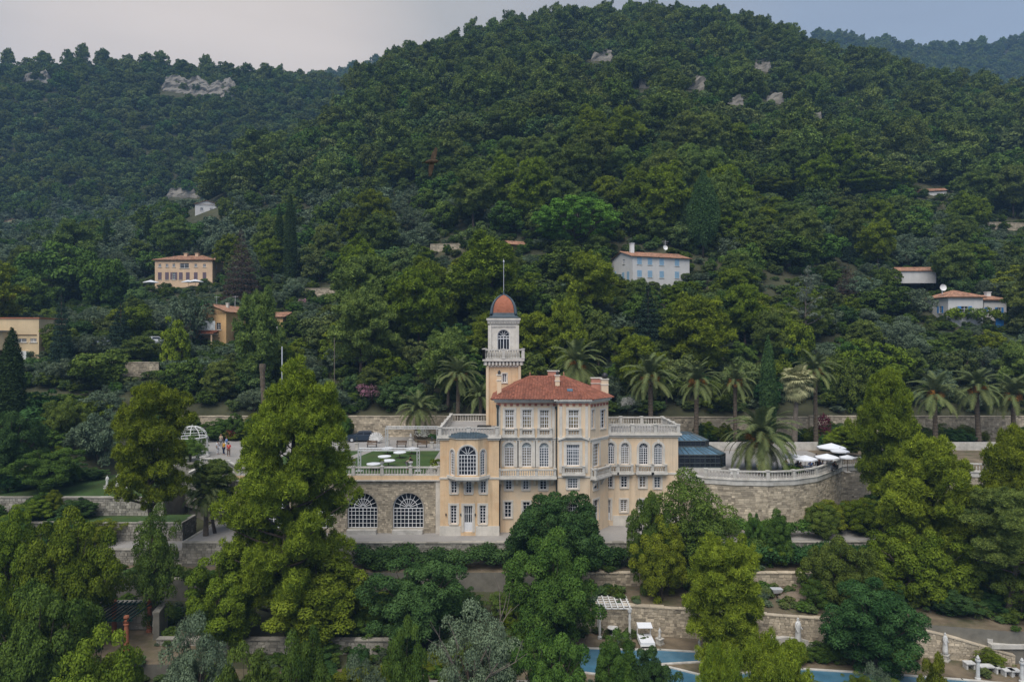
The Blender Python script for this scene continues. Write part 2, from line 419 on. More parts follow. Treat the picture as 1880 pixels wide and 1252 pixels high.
# ------------------------------------------------------------------ planes, walls with real openings, windows
class PL:
    """vertical plane: u along it, z up, d outwards"""
    def __init__(s, O, U):
        s.O = Vector(O); s.U = Vector(U).normalized(); s.N = Vector((s.U.y, -s.U.x, 0))
    def P(s, u, z, d=0.0): return s.O + s.U * u + s.N * d + Vector((0, 0, z))
def front(D): return PL((0, D, 0), (1, 0, 0))
def pbox(mb, pl, u0, u1, z0, z1, d0, d1):
    P = pl.P
    mb.hexa([P(u0, z0, d1), P(u1, z0, d1), P(u1, z0, d0), P(u0, z0, d0), P(u0, z1, d1), P(u1, z1, d1), P(u1, z1, d0), P(u0, z1, d0)])
def arc_pts(ua, ub, zb, n=12):
    r = (ub - ua) / 2; c = (ua + ub) / 2; zs = zb - r
    return [(c - r * math.cos(math.pi * k / n), zs + r * math.sin(math.pi * k / n)) for k in range(n + 1)]
def wall(mb, pl, u0, u1, z0, z1, holes=(), rev=0.28):
    us = sorted({u0, u1} | {h[0] for h in holes} | {h[1] for h in holes})
    us = [u for u in us if u0 - 1e-6 <= u <= u1 + 1e-6]
    P = pl.P
    for a, b in zip(us[:-1], us[1:]):
        if b - a < 1e-6: continue
        m = (a + b) / 2
        iv = sorted([(h[2], h[3]) for h in holes if h[0] < m < h[1]])
        z = z0
        for za, zb in iv:
            if za > z + 1e-6: mb.quad(P(a, z), P(b, z), P(b, za), P(a, za))
            z = max(z, zb)
        if z < z1 - 1e-6: mb.quad(P(a, z), P(b, z), P(b, z1), P(a, z1))
    for h in holes:
        ua, ub, za, zb = h[:4]
        if len(h) > 4 and h[4]:
            pts = arc_pts(ua, ub, zb)
            k = len(pts) // 2
            mb.poly([P(ua, zb)] + [P(*p) for p in pts[:k + 1]][::-1])
            mb.poly([P(ub, zb)] + [P(*p) for p in pts[k:]][::-1])
            edge = [(ua, za)] + pts + [(ub, za)]
        else:
            edge = [(ua, za), (ua, zb), (ub, zb), (ub, za)]
        for p, q in zip(edge, edge[1:] + edge[:1]):
            mb.quad(P(*p), P(*q), P(*q, -rev), P(*p, -rev))
_wrnd = random.Random(99)
def window(parent, pl, ua, ub, za, zb, arch=False, nx=4, nz=6, bar=0.048, fr=0.08, dep=0.16, surround=0.18, sill=True, pane='pane', transom=None, door=False, name='window', keystone=False, trim='trim', frame='frame', fan=None):
    if pane == 'pane': pane = _wrnd.choice(['pane', 'pane', 'pane', 'pane', 'pane_sky', 'pane_drape'])
    mb = MB(); P = pl.P
    r = (ub - ua) / 2; cu = (ua + ub) / 2
    zs = zb - r if arch else zb
    d0, d1 = -dep - 0.05, -dep
    pbox(mb, pl, ua, ua + fr, za, zs, d0, d1); pbox(mb, pl, ub - fr, ub, za, zs, d0, d1)
    pbox(mb, pl, ua + fr, ub - fr, za, za + fr, d0, d1)
    pbox(mb, pl, ua + fr, ub - fr, zs - fr, zs, d0, d1 + 0.01)
    zl = za + fr
    if door:
        zl = za + (zs - za) * 0.36
        pbox(mb, pl, ua + fr, ub - fr, za + fr, zl, d0 + 0.01, d1 - 0.012)
        pbox(mb, pl, ua + fr * 2, cu - fr, za + fr * 2.2, zl - fr, d0 + 0.01, d1 + 0.012)
        pbox(mb, pl, cu + fr, ub - fr * 2, za + fr * 2.2, zl - fr, d0 + 0.01, d1 + 0.012)
    for i in range(1, nx):
        u = ua + (ub - ua) * i / nx
        w = bar * (1.5 if i * 2 == nx else 1)
        pbox(mb, pl, u - w / 2, u + w / 2, zl, zs - fr, d0 + 0.01, d1 - 0.005)
    for i in range(1, nz):
        z = zl + (zs - zl) * i / nz
        pbox(mb, pl, ua + fr, ub - fr, z - bar / 2, z + bar / 2, d0 + 0.015, d1 - 0.01)
    if transom:
        z = za + (zb - za) * transom
        pbox(mb, pl, ua + fr, ub - fr, z - bar, z + bar, d0 + 0.005, d1 + 0.015)
    if arch:
        nseg = 10
        def ring(r0, r1, da, db):
            for k in range(nseg):
                a, b = math.pi * k / nseg, math.pi * (k + 1) / nseg
                q = []
                for d in (db, da):
                    for rr, t in ((r0, a), (r0, b), (r1, b), (r1, a)):
                        q.append(P(cu - rr * math.cos(t), zs + rr * math.sin(t), d))
                mb.hexa([q[0], q[1], q[2], q[3], q[4], q[5], q[6], q[7]])
        ring(r - fr, r, d0, d1)
        if r > 1.2: ring(r * 0.55, r * 0.55 + bar, d0 + 0.012, d1 - 0.004)
        ns = 9 if r > 1.2 else 5
        for k in range(1, ns):
            t = math.pi * k / ns
            a = P(cu - 0.12 * r * math.cos(t), zs + 0.12 * r * math.sin(t), d0 + 0.025)
            b = P(cu - r * math.cos(t), zs + r * math.sin(t), d0 + 0.025)
            mb.tube([a, b], bar * 0.55, 4)
    w = mb.build(name, M[frame], parent)
    g = MB()
    pts = [(ua, za)] + (arc_pts(ua, ub, zb) if arch else [(ua, zb), (ub, zb)]) + [(ub, za)]
    g.poly([P(*p, d0 + 0.02) for p in pts][::-1])
    g.build('pane', M[pane], w)
    if fan:
        g = MB(); g.poly([P(*p, d0 + 0.032) for p in arc_pts(ua, ub, zb)][::-1]); g.build('fanlight', M[fan], w)
    if surround:
        s = MB(); sw = surround; o = 0.05
        pbox(s, pl, ua - sw, ua - 0.002, za, zs, 0, o); pbox(s, pl, ub + 0.002, ub + sw, za, zs, 0, o)
        if arch:
            for k in range(10):
                a, b = math.pi * k / 10, math.pi * (k + 1) / 10
                q = []
                for d in (o, 0.0):
                    for rr, t in ((r + .002, a), (r + .002, b), (r + sw, b), (r + sw, a)):
                        q.append(P(cu - rr * math.cos(t), zs + rr * math.sin(t), d))
                s.hexa(q)
            if keystone: pbox(s, pl, cu - 0.14, cu + 0.14, zb + 0.003, zb + sw + 0.18, 0, o + 0.05)
        else:
            pbox(s, pl, ua - sw, ub + sw, zs + 0.002, zs + sw, 0, o + 0.004)
        s.build('surround', M[trim], w)
    if sill and not door:
        s = MB(); pbox(s, pl, ua - 0.16, ub + 0.16, za - 0.11, za - 0.002, -0.1, 0.11)
        s.build('sill', M[trim], w)
    return w
_BAL = [(0.07, 0), (0.07, 0.06), (0.035, 0.10), (0.075, 0.25), (0.06, 0.38), (0.032, 0.58), (0.065, 0.66), (0.065, 0.70)]
def balustrade(path, z, parent=None, h=0.95, piers=True, pier_every=2.9, spacing=0.31, mname='balu', name='balustrade', org=None, pier_w=0.34, urns=None):
    """rail, plinth, piers and turned balusters along a polyline at height z"""
    root = parent
    rl = MB(); bl = MB(); pr = []
    hb = h - 0.26
    first = True
    for a, b in zip(path[:-1], path[1:]):
        a = Vector((a[0], a[1], z)); b = Vector((b[0], b[1], z))
        L_ = (b - a).length; d = (b - a) / L_; ang = math.atan2(d.y, d.x); mid = (a + b) / 2
        rl.obox((mid.x, mid.y, z), L_ + 0.02, 0.26, 0.12, ang)
        rl.obox((mid.x, mid.y, z + h - 0.14), L_ + 0.03, 0.30, 0.14, ang)
        n = max(2, int(L_ / spacing))
        for i in range(n):
            p = a + d * (L_ * (i + 0.5) / n)
            bl.lathe([(r_, zz * hb / 0.70) for r_, zz in _BAL], (p.x, p.y, z + 0.12), 6, cap=False)
        if piers:
            k = max(1, round(L_ / pier_every))
            for i in range(0 if first else 1, k + 1):
                pr.append((a + d * (L_ * i / k), ang))
        first = False
    o = rl.build('handrail', M[mname], root, org=org)
    bo = bl.build('balusters', M[mname], root, org=org); bo['kind'] = 'stuff'
    if pr:
        pm = MB()
        pm.obox((0, 0, 0.004), pier_w, pier_w, h - 0.02, 0); pm.obox((0, 0, h - 0.02), pier_w + 0.1, pier_w + 0.1, 0.1, 0); pm.obox((0, 0, 0), pier_w + 0.06, pier_w + 0.06, 0.14, 0)
        me = pm.mesh('pier', M[mname])
        for p, ang in pr:
            q = obj('pier', me, root, p - (ORG.get(root) if root is not None else Vector((0, 0, 0))), (0, 0, ang))
    return [p for p, a in pr]
def tile_face(mb, pts, sp=0.28, row=0.42, rnd=None, hgt=0.07):
    """convex roof slope pts (first edge is the eave, left to right seen from outside): under-sheet and rows of half-round tiles"""
    rnd = rnd or random.Random(1)
    pts = [Vector(p) for p in pts]
    e = (pts[1] - pts[0]).normalized()
    nrm = Vector((0, 0, 0))
    for i in range(1, len(pts) - 1): nrm += (pts[i] - pts[0]).cross(pts[i + 1] - pts[0])
    nrm.normalize()
    if nrm.z < 0: nrm = -nrm
    s = nrm.cross(e)
    if s.z < 0: s = -s
    q = [((p - pts[0]).dot(e), (p - pts[0]).dot(s)) for p in pts]
    mb.tint = 0.25
    mb.poly(pts)
    e0 = min(a for a, b in q); e1 = max(a for a, b in q)
    n = max(1, int((e1 - e0) / sp))
    for i in range(n):
        u = e0 + (e1 - e0) * (i + 0.5) / n
        ss = []
        for (a, b), (c, d) in zip(q, q[1:] + q[:1]):
            if (a - u) * (c - u) < 0: ss.append(b + (d - b) * (u - a) / (c - a))
        if len(ss) < 2: continue
        s0, s1 = min(ss), max(ss)
        m = max(1, int((s1 - s0) / row))
        w = (e1 - e0) / n * 0.40
        for j in range(m):
            a, b = s0 + (s1 - s0) * j / m, s0 + (s1 - s0) * (j + 1) / m
            mb.tint = min(1, max(0, rnd.gauss(0.55, 0.22)))
            jj = rnd.uniform(-0.012, 0.012)
            def pt(du, sv, hh): return pts[0] + e * (u + du + jj) + s * sv + nrm * hh
            h0, h1 = hgt, hgt * 0.6
            mb.add([pt(-w, a, 0.012), pt(-w * .5, a, h0), pt(w * .5, a, h0), pt(w, a, 0.012), pt(-w, b, 0.008), pt(-w * .5, b, h1), pt(w * .5, b, h1), pt(w, b, 0.008)],
                   [(0, 1, 5, 4), (1, 2, 6, 5), (2, 3, 7, 6), (3, 2, 1, 0)])
    mb.tint = 0.5
def ridge_tiles(mb, a, b, r=0.11, rnd=random.Random(5)):
    a = Vector(a); b = Vector(b); n = max(1, int((b - a).length / 0.42))
    for i in range(n):
        mb.tint = min(1, max(0, rnd.gauss(0.7, 0.15)))
        p, q = a + (b - a) * (i / n), a + (b - a) * ((i + 1) / n)
        mb.tube([p, q], [r, r * 0.8], 6)
    mb.tint = 0.5
_srnd = random.Random(11)
def stone_wall(name, path, zlo, zhi, th=0.5, course=0.26, slen=0.42, mname='stone', parent=None, label=None, cat='wall', group=None, holes=None, cap=True, front_only=True, irregular=0.35, capname='balu', proud=0.05):
    """masonry wall along a polyline (outer face to the right-hand side when walking the path reversed): mortar core plus stones standing proud.
    zlo / zhi may be numbers or functions of the distance along the wall"""
    fl = zlo if callable(zlo) else (lambda t: zlo)
    fh = zhi if callable(zhi) else (lambda t: zhi)
    root = parent
    p0 = Vector((path[0][0], path[0][1], fl(0)))
    if root is None:
        root = empty(name, p0, label=label, cat=cat, group=group); root['kind'] = 'thing'
    core = MB(); st = MB(); cp = MB()
    t0 = 0.0
    mort = 'mortar_grey' if mname == 'stone_grey' else 'mortar'
    for a, b in zip(path[:-1], path[1:]):
        a = Vector((a[0], a[1], 0)); b = Vector((b[0], b[1], 0))
        L_ = (b - a).length; pl = PL(a, b - a)
        def hz(u): return fl(t0 + u), fh(t0 + u)
        nseg = max(1, int(L_ / 3.0)) if callable(zhi) or callable(zlo) else 1
        for k in range(nseg):
            ua, ub = L_ * k / nseg, L_ * (k + 1) / nseg
            la, ha = hz(ua); lb, hb = hz(ub)
            if holes:
                continue
            P = pl.P
            core.hexa([P(ua, la - 0.4, 0), P(ub, lb - 0.4, 0), P(ub, lb - 0.4, -th), P(ua, la - 0.4, -th), P(ua, ha, 0), P(ub, hb, 0), P(ub, hb, -th), P(ua, ha, -th)])
        if holes:
            l0, h0 = hz(0)
            wall(core, pl, 0, L_, l0, h0, holes, 0.5)
        # stones
        zmin = min(hz(0)[0], hz(L_)[0]); zmax = max(hz(0)[1], hz(L_)[1])
        z = zmin
        while z < zmax - 0.05:
            ch = course * _srnd.uniform(0.75, 1.3)
            u = -_srnd.uniform(0, slen)
            while u < L_:
                w = slen * _srnd.uniform(0.55, 1.5)
                ua, ub = max(u + 0.012, 0.0), min(u + w - 0.012, L_)
                u += w
                if ub - ua < 0.06: continue
                m = (ua + ub) / 2
                lo, hi = hz(m)
                za, zb = z + 0.012, min(z + ch - 0.012, hi)
                if za < lo - ch or zb - za < 0.05: continue
                if holes:
                    bad = False
                    for h in holes:
                        if ub > h[0] - 0.02 and ua < h[1] + 0.02 and zb > h[2] and za < h[3]:
                            if len(h) > 4 and h[4]:
                                r = (h[1] - h[0]) / 2; c = (h[0] + h[1]) / 2; zs = h[3] - r
                                if za < zs: bad = True
                                else:
                                    uu = c if ua < c < ub else (ua if ua > c else ub)
                                    if (uu - c) ** 2 + (za - zs) ** 2 < (r + 0.02) ** 2: bad = True
                            else: bad = True
                    if bad: continue
                st.tint = min(1, max(0, _srnd.gauss(0.5, 0.24)))
                d = proud * _srnd.uniform(0.35, 1.2)
                j = lambda: _srnd.uniform(-0.03, 0.03) * irregular * 2
                P = pl.P; bv = 0.02
                A = [P(ua + j(), za + j(), 0.0), P(ub + j(), za + j(), 0.0), P(ub + j(), zb + j(), 0.0), P(ua + j(), zb + j(), 0.0)]
                c_ = (A[0] + A[1] + A[2] + A[3]) / 4
                B = [x + (c_ - x) * 0.09 + pl.N * d for x in A]
                st.add(A + B, [(4, 5, 6, 7), (0, 1, 5, 4), (1, 2, 6, 5), (2, 3, 7, 6), (3, 0, 4, 7)])
            z += ch
        if cap:
            for k in range(max(1, int(L_ / 1.2))):
                n_ = max(1, int(L_ / 1.2))
                ua, ub = L_ * k / n_ + 0.01, L_ * (k + 1) / n_ - 0.01
                ha = hz(ua)[1]; hb = hz(ub)[1]
                cp.tint = _srnd.uniform(0.3, 0.8)
                P = pl.P; o = proud + 0.05; hh = 0.1 + _srnd.uniform(-0.02, 0.02)
                cp.hexa([P(ua, ha, o), P(ub, hb, o), P(ub, hb, -th - .03), P(ua, ha, -th - .03), P(ua, ha + hh, o), P(ub, hb + hh, o), P(ub, hb + hh, -th - .03), P(ua, ha + hh, -th - .03)])
        t0 += L_
    core.build('core', M[mort], root)
    s = st.build('stones', M[mname], root); s['kind'] = 'stuff'
    if cap and cp.v:
        c = cp.build('coping', M[mname], root); c['kind'] = 'stuff'
    return root
# ------------------------------------------------------------------ ground sheet: one terrain surface from below the garden to behind the ridges
def strip_grid(name, xs_of, ys, zf, material, res=None):
    vs = []; fs = []
    nx = None
    for y in ys:
        xs = xs_of(y); nx = len(xs)
        zz = zf(xs, np.full(len(xs), y))
        vs.extend(zip(xs.tolist(), [y] * nx, zz.tolist()))
    for j in range(len(ys) - 1):
        for i in range(nx - 1):
            fs.append((j * nx + i, j * nx + i + 1, (j + 1) * nx + i + 1, (j + 1) * nx + i))
    me = bpy.data.meshes.new(name); me.from_pydata([(float(a), float(b), float(c)) for a, b, c in vs], [], fs)
    me.materials.append(material); me.shade_smooth()
    o = bpy.data.objects.new(name, me); COL.objects.link(o)
    o['kind'] = 'structure'
    return o
def _zz(xs, y):
    z = terrain(xs, y)
    return z + np.array([0.5 * mnoise.noise(Vector((a * 0.08, b * 0.08, 3.0))) for a, b in zip(xs, y)]) * np.clip((y - 108) / 20, 0, 1)
_ys = np.concatenate([np.arange(10, 104.2, 1.6), [104.25, 104.7, 105.0], np.arange(106.5, 200, 3.0), np.arange(200, 400, 5.0), np.arange(400, 760, 10.0)])
strip_grid('ground', lambda y: np.linspace(-1, 1, 150) * (70 + 0.95 * y), _ys, _zz, M['ground'])
def farhill(name, pts, D0, D1, dip):
    """far wooded ridge: crest given by pixels at distance D1, slope falling towards D0"""
    px = np.array([p[0] for p in pts], float); py = np.array([p[1] for p in pts], float)
    cx = (px - 940) * D1 / F; cz = CZ - (py - 626) * D1 / F
    def zf(x, y):
        c = np.interp(x, cx, cz)
        t = (y - D0) / (D1 - D0)
        zl = c - dip * (1 - np.clip(t, 0, 1)) ** 0.9
        return np.where(t <= 1, zl, c - dip * 0.5 * (t - 1) ** 2)
    def full(x, y):
        n = np.array([6 * mnoise.noise(Vector((a * 0.012, b * 0.012, 1.7))) for a, b in zip(x, y)])
        return zf(x, y) + n
    xs = np.linspace(cx[0], cx[-1], 60)
    strip_grid(name, lambda y: xs, np.linspace(D0, D1 + (D1 - D0) * 0.5, 40), full, M['ground'])
    return zf, cx
FH_R = farhill('hill', [(1180, 90), (1380, 80), (1450, 78), (1540, 78), (1640, 90), (1720, 98), (1800, 92), (1900, 82), (2100, 90)], 620, 900, 205)
FH_L = farhill('hill', [(200, 240), (420, 200), (560, 152), (640, 140), (710, 124), (800, 108), (960, 120)], 700, 950, 190)

# ------------------------------------------------------------------ garden terraces
TERR = []
def inpoly(x, y, poly):
    c = False; n = len(poly)
    for i in range(n):
        x1, y1 = poly[i]; x2, y2 = poly[(i + 1) % n]
        if (y1 > y) != (y2 > y) and x < (x2 - x1) * (y - y1) / (y2 - y1) + x1: c = not c
    return c
def terrace(name, poly, z, m, depth=7.0):
    mb = MB(); mb.prism(poly, z - depth, z); mb.m = [1] * len(mb.m); mb.m[1] = 0
    o = mb.build(name, [M[m], M['mortar_grey']]); o['kind'] = 'structure'
    TERR.append((poly, z))
    return o
def sheet(name, poly, z, m, th=0.25):
    mb = MB(); mb.prism(poly, z - th, z)
    o = mb.build(name, M[m]); o['kind'] = 'structure'
    return o
def ground(x, y):
    z = float(terrain(np.array([x]), np.array([y]))[0])
    for poly, zt in TERR:
        if inpoly(x, y, poly): z = max(z, zt)
    return z
ZU, ZR, ZP, ZPR, ZD = 15.40, 14.74, 9.2, 9.2, 2.9
RIGHT_EDGE = [(18.9, 79.4), (21.6, 75.9), (24.5, 74.9), (28, 74.6), (31, 75.1), (34.2, 76.8), (37, 79.6), (40, 83), (44.5, 84.2), (49, 82), (53, 79.6), (58, 78.6), (82, 78.4)]
LEFT_EDGE = [(-55, 98), (-50, 91), (-38.8, 81.8), (-32.2, 77.6), (-30, 74.3)]
terrace('upper_terrace', [(-30, 74.6), (-7.9, 74.6), (-7.9, 86.6), (17.0, 85.4), (17.0, 104.4), (-56, 104.4), (-54.6, 98), (-49.7, 91.2), (-38.6, 82.1), (-32, 77.9)], ZU, 'gravel', 6.6)
terrace('right_terrace', [(17.0, 85.0), (18.7, 85.0), (19.0, 79.8)] + [(x + 0.02, y + 0.35) for x, y in RIGHT_EDGE[1:]] + [(82, 104.4), (17.0, 104.4)], ZR, 'dry', 6.6)
sheet('dining_terrace', [(19.0, 80.2), (22.0, 76.6), (24.6, 75.6), (28, 75.3), (31, 75.8), (34, 77.4), (36.6, 80), (39.2, 83.2), (41, 84.6), (41, 95), (19.0, 95)], ZR + 0.02, 'paving', 0.2)
terrace('villa_path', [(-34, 70.9), (14, 70.9), (14, 79), (-34, 79)], ZP, 'paving', 4)
terrace('villa_path_right', [(14, 71.4), (46, 71.4), (46, 80), (14, 80)], ZPR, 'paving', 4)
terrace('hedge_bank', [(-18, 68.2), (46, 68.2), (46, 71), (-18, 71)], 6.9, 'dry', 4)
terrace('upper_bed', [(5, 64.3), (17.8, 62.4), (33, 59.4), (42, 57.4), (48, 57.4), (48, 68.4), (5, 68.4)], 5.6, 'dry', 4.5)
terrace('pool_deck', [(4.5, 49), (48, 49), (48, 62), (4.5, 64.6)], ZD, 'dry', 6)
terrace('statue_lawn', [(-60, 77.3), (-39.5, 77.3), (-39.5, 90), (-60, 90)], 12.4, 'lawn', 4)
terrace('lower_lawn', [(-62, 74.4), (-36, 74.4), (-36, 77.6), (-62, 77.6)], 10.3, 'lawn', 3.5)
terrace('garden_path', [(-64, 71.3), (-33.8, 71.3), (-33.8, 74.7), (-64, 74.7)], 8.3, 'paving', 3)
terrace('dry_terrace', [(-64, 66.6), (-18, 66.6), (-18, 71.6), (-64, 71.6)], 6.7, 'dry', 3)
terrace('pergola_floor', [(-48, 56), (-26, 56), (-26, 62.6), (-48, 62.6)], 3.5, 'dry', 3)
sheet('lawn', [(-29, 75.3), (-9.6, 75.3), (-9.6, 90.6), (-29, 90.6)], ZU + 0.03, 'lawn')
sheet('lawn_path', [(-22.6, 75.3), (-21.4, 75.3), (-18.4, 90.6), (-19.6, 90.6)], ZU + 0.045, 'gravel', 0.03)
sheet('car_court', [(-50, 91.5), (-8, 91.5), (-8, 101), (-50, 101)], ZU + 0.02, 'paving', 0.1)
sheet('flower_bed', [(-12.6, 97), (-7, 97), (-7, 103.5), (-13.4, 103.5), (-14.4, 101), (-14.0, 98.6)], ZU + 0.28, 'dry', 0.4)
# retaining walls
stone_wall('retaining_wall', [(-56, 104), (-8, 104)], ZU, 18.5, label='long pale stone retaining wall behind the parked car and lawn', cat='wall')
stone_wall('retaining_wall', [(-8, 104), (14, 103.6), (45, 103.6)], ZU - 0.6, 18.4, label='stone retaining wall behind the villa and glasshouse', cat='wall')
stone_wall('retaining_wall', [(45, 103.2), (84, 102.8)], ZR, 18.6, label='stone retaining wall under the three far-right palms', cat='wall')
ARC = [(X(721, 74), X(777.7, 74)), (X(637.7, 74), X(693, 74)), (-22.7, -19.4), (-27.6, -24.3)]
HZ0, HZ1 = Z(970, 74), Z(904.5, 74)
arcade = stone_wall('arcade_wall', [(-30, 74), (-7.72, 74)], ZP, 15.0, label='stone terrace wall with big arched glazed openings left of the villa', cat='wall', cap=False, course=0.2, slen=0.3, proud=0.03,
    holes=[(a + 30, b + 30, HZ0, HZ1, True) for a, b in ARC])
arc_pl = PL((-30, 74, 0), (1, 0, 0))
for a, b in ARC:
    window(arcade, arc_pl, a + 30, b + 30, HZ0, HZ1, True, 8, 5, bar=0.06, fr=0.1, dep=0.3, surround=0.0, sill=False, name='arched_window')
mb = MB(); mb.box(-30.1, -7.75, 73.85, 74.6, 15.003, 15.42); mb.build('ochre_band', M['ochre'], arcade)
mb = MB(); mb.box(-30.15, -7.78, 73.68, 74.5, 14.88, 15.0); mb.build('cornice', M['balu'], arcade)
mb = MB(); mb.box(-8.25, -7.76, 73.8, 74.3, ZP, 14.87); mb.build('corner_pilaster', M['trim'], arcade)
for a, b in ARC[:2]:
    mb = MB(); mb.box(a + 0.05, b - 0.05, 73.35, 73.93, ZP, HZ0 - 0.02); mb.build('planter', M['balu'], arcade)
bal = empty('balustrade', (-30, 74.05, 15.43), label='white balustrade along the lawn terrace left of the villa', cat='balustrade')
LAWN_PIERS = balustrade([(-29.6, 74.05), (-7.9, 74.05)], 15.43, bal, pier_every=3.0)
stone_wall('retaining_wall', LEFT_EDGE, 10.5, 15.3, th=0.4, label='tall stone wall below the gazebo at the left end of the terrace', cat='wall', mname='stone_grey')
bal = empty('balustrade', (-38, 81, 15.42), label='white balustrade beside the gazebo steps', cat='balustrade')
balustrade([(-36.4, 80.2), (-32.2, 77.7), (-30, 74.4)], 15.42, bal)
stone_wall('curved_terrace_wall', RIGHT_EDGE, ZPR - 0.5, 14.2, th=0.5, course=0.24, slen=0.5, label='curved stone terrace wall right of the villa with dark water stains', cat='wall', cap=False, proud=0.04)
cb = MB()
for a, b in zip(RIGHT_EDGE[:-1], RIGHT_EDGE[1:]):
    d = Vector((b[0] - a[0], b[1] - a[1], 0)); pl = PL((a[0], a[1], 0), d)
    pbox(cb, pl, -0.03, d.length + 0.03, 14.2, 14.74, -0.5, 0.12)
    pbox(cb, pl, -0.03, d.length + 0.03, 14.745, 14.82, -0.5, 0.2)
o = cb.build('terrace_cornice', M['balu']); tag(o, 'pale stone cornice band on top of the curved terrace wall', 'cornice')
bal = empty('balustrade', (21.6, 76, 14.82), label='curved white balustrade around the dining terrace', cat='balustrade')
balustrade([(x, y + 0.12) for x, y in RIGHT_EDGE[1:]], 14.825, bal, pier_every=3.4)
stone_wall('garden_wall', [(7, 68), (46, 68)], 5.6, 6.85, label='low rubble wall between the upper bed and the hedge, right garden', cat='wall', mname='stone')
stone_wall('garden_wall', [(5, 64), (17.8, 62), (33, 59), (42, 57)], ZD, lambda t: float(np.interp(t, [0, 28, 32, 38], [5.5, 5.5, 5.0, 3.6])), label='tall dry-stone wall above the pool deck', cat='wall', mname='stone', course=0.22, slen=0.34)
stone_wall('path_wall', [(-34.1, 70.6), (14, 70.6), (46, 71.1)], 7.0, 9.1, label='stone wall carrying the path below the villa', cat='wall', mname='stone_grey')
stone_wall('garden_wall', [(-60, 77), (-39.3, 77)], 10.3, 12.3, label='grey rubble wall below the lawn with small statues', cat='wall', mname='stone_grey')
stone_wall('garden_wall', [(-62, 74.2), (-35.8, 74.2)], 8.3, 10.2, label='grey rubble wall above the lower left path', cat='wall', mname='stone_grey')
stone_wall('garden_wall', [(-64, 71), (-34.3, 71)], 6.7, 8.25, label='grey rubble wall behind the tall left pine trunk', cat='wall', mname='stone_grey')
stone_wall('garden_wall', [(-64, 66.3), (-34, 66.9), (-18, 66.3)], 4.6, 6.65, label='low wall with white kerb below the dry terrace, left', cat='wall', mname='stone_grey')
stone_wall('garden_wall', [(-40, 62.8), (-32.2, 62.8), (-31.8, 60.5)], 3.5, 5.9, label='stone wall beside the green pergola', cat='wall', mname='stone_grey')
stone_wall('garden_wall', [(-31, 59.5), (-10, 59.2)], 2.0, 4.0, label='low stone wall under the big central pine', cat='wall', mname='stone_grey')
stone_wall('garden_wall', [(-24, 54.5), (4, 54.5)], 0.5, 2.6, label='lowest stone wall at the bottom centre of the garden', cat='wall', mname='stone_grey')
terrace('low_terrace', [(-24, 54.8), (4.4, 54.8), (4.4, 59.5), (-24, 59.5)], 2.5, 'dry', 3)
stone_wall('path_end_wall', [(-34.1, 79), (-34.1, 70.9)], 8.3, 9.12, th=.3, label='short stone wall end where the villa path meets the garden path', mname='stone_grey')
stone_wall('lawn_end_wall', [(-35.9, 74.4), (-35.9, 77.6)], 8.3, 10.2, th=.3, label='stone end wall of the lower lawn beside the dark palm', mname='stone_grey')
# pool
POOL = [(12.2, 57.2), (16.5, 57.7), (17.5, 59.3), (13, 59.9), (9, 60), (5, 60.4), (5, 56), (8, 55.2), (12, 53.5), (17, 52.8), (25, 52), (34, 51), (42, 50.2), (42, 53.4), (36, 54.6), (30, 55.6), (24, 56.4), (20, 56.0), (16, 55.0)]
mb = MB(); mb.poly([(x, y, ZD + 0.012) for x, y in POOL]); o = mb.build('pool', M['water']); tag(o, kind='structure')
mb = MB()
for a, b in zip(POOL, POOL[1:] + POOL[:1]):
    d = Vector((b[0] - a[0], b[1] - a[1], 0)); pl = PL((a[0], a[1], 0), d)
    pbox(mb, pl, -0.05, d.length + 0.05, ZD - 0.1, ZD + 0.09, -0.12, 0.12)
o = mb.build('pool_kerb', M['balu']); o['kind'] = 'structure'

# ------------------------------------------------------------------ the villa
def u_at(pl, px):
    k = (px - 940) / F     # x = k*y
    return (k * pl.O.y - pl.O.x) / (pl.U.x - k * pl.U.y)
def wpx(pl, x0, x1, y0, y1):
    """pixel box -> (ua, ub, za, zb) on a plane"""
    ua, ub = u_at(pl, x0), u_at(pl, x1)
    D = (pl.P(ua, 0).y + pl.P(ub, 0).y) / 2
    return (ua, ub, Z(y1, D), Z(y0, D))
villa = empty('villa', (4, 74, ZP), label='large ochre villa with red tiled roof and slender belvedere tower', cat='villa')
PV = front(73.0); ML = front(74.3); CB = front(73.6); WG = front(77.0)
FC = PL((8.4, 73.6, 0), (2.4, 3.0, 0))
ROOFZ = 23.35
w_, tr = MB(), MB()
holes = {}
def H(pl, key, *boxes, arch=False):
    L_ = [wpx(pl, *b) + (arch,) for b in boxes]
    holes.setdefault(key, []).extend(L_)
    return L_
# pavilion openings (the bow window covers its own opening)
pv_mez = H(PV, 'pv', (828, 839, 883, 905.5), (855, 866, 883, 905.5), (882, 892.5, 883, 905.5))
pv_gr = H(PV, 'pv', (827, 838.6, 927.5, 961.5), (880.6, 892.2, 927.5, 961.5))
pv_door = H(PV, 'pv', (851.5, 867.5, 928, 976.5))
pz0, pz1 = ZP, 19.62
wp = MB(); wall(wp, PV, X(808, 73), X(916, 73), pz0, pz1, holes['pv'])
wp.quad((X(808, 73), 73, pz0), (X(808, 73), 86.4, pz0), (X(808, 73), 86.4, pz1), (X(808, 73), 73, pz1))
wp.quad((X(916, 73), 73, pz0), (X(916, 73), 74.3, pz0), (X(916, 73), 74.3, pz1), (X(916, 73), 73, pz1))
wp.quad((X(808, 73), 86.4, pz0), (-1.4, 86.4, pz0), (-1.4, 86.4, pz1), (X(808, 73), 86.4, pz1))
wp.build('pavilion_wall', M['ochre'], villa)
for h in pv_mez: window(villa, PV, *h[:4], nx=2, nz=4, surround=0.22)
for h in pv_gr: window(villa, PV, *h[:4], nx=2, nz=6, surround=0.24)
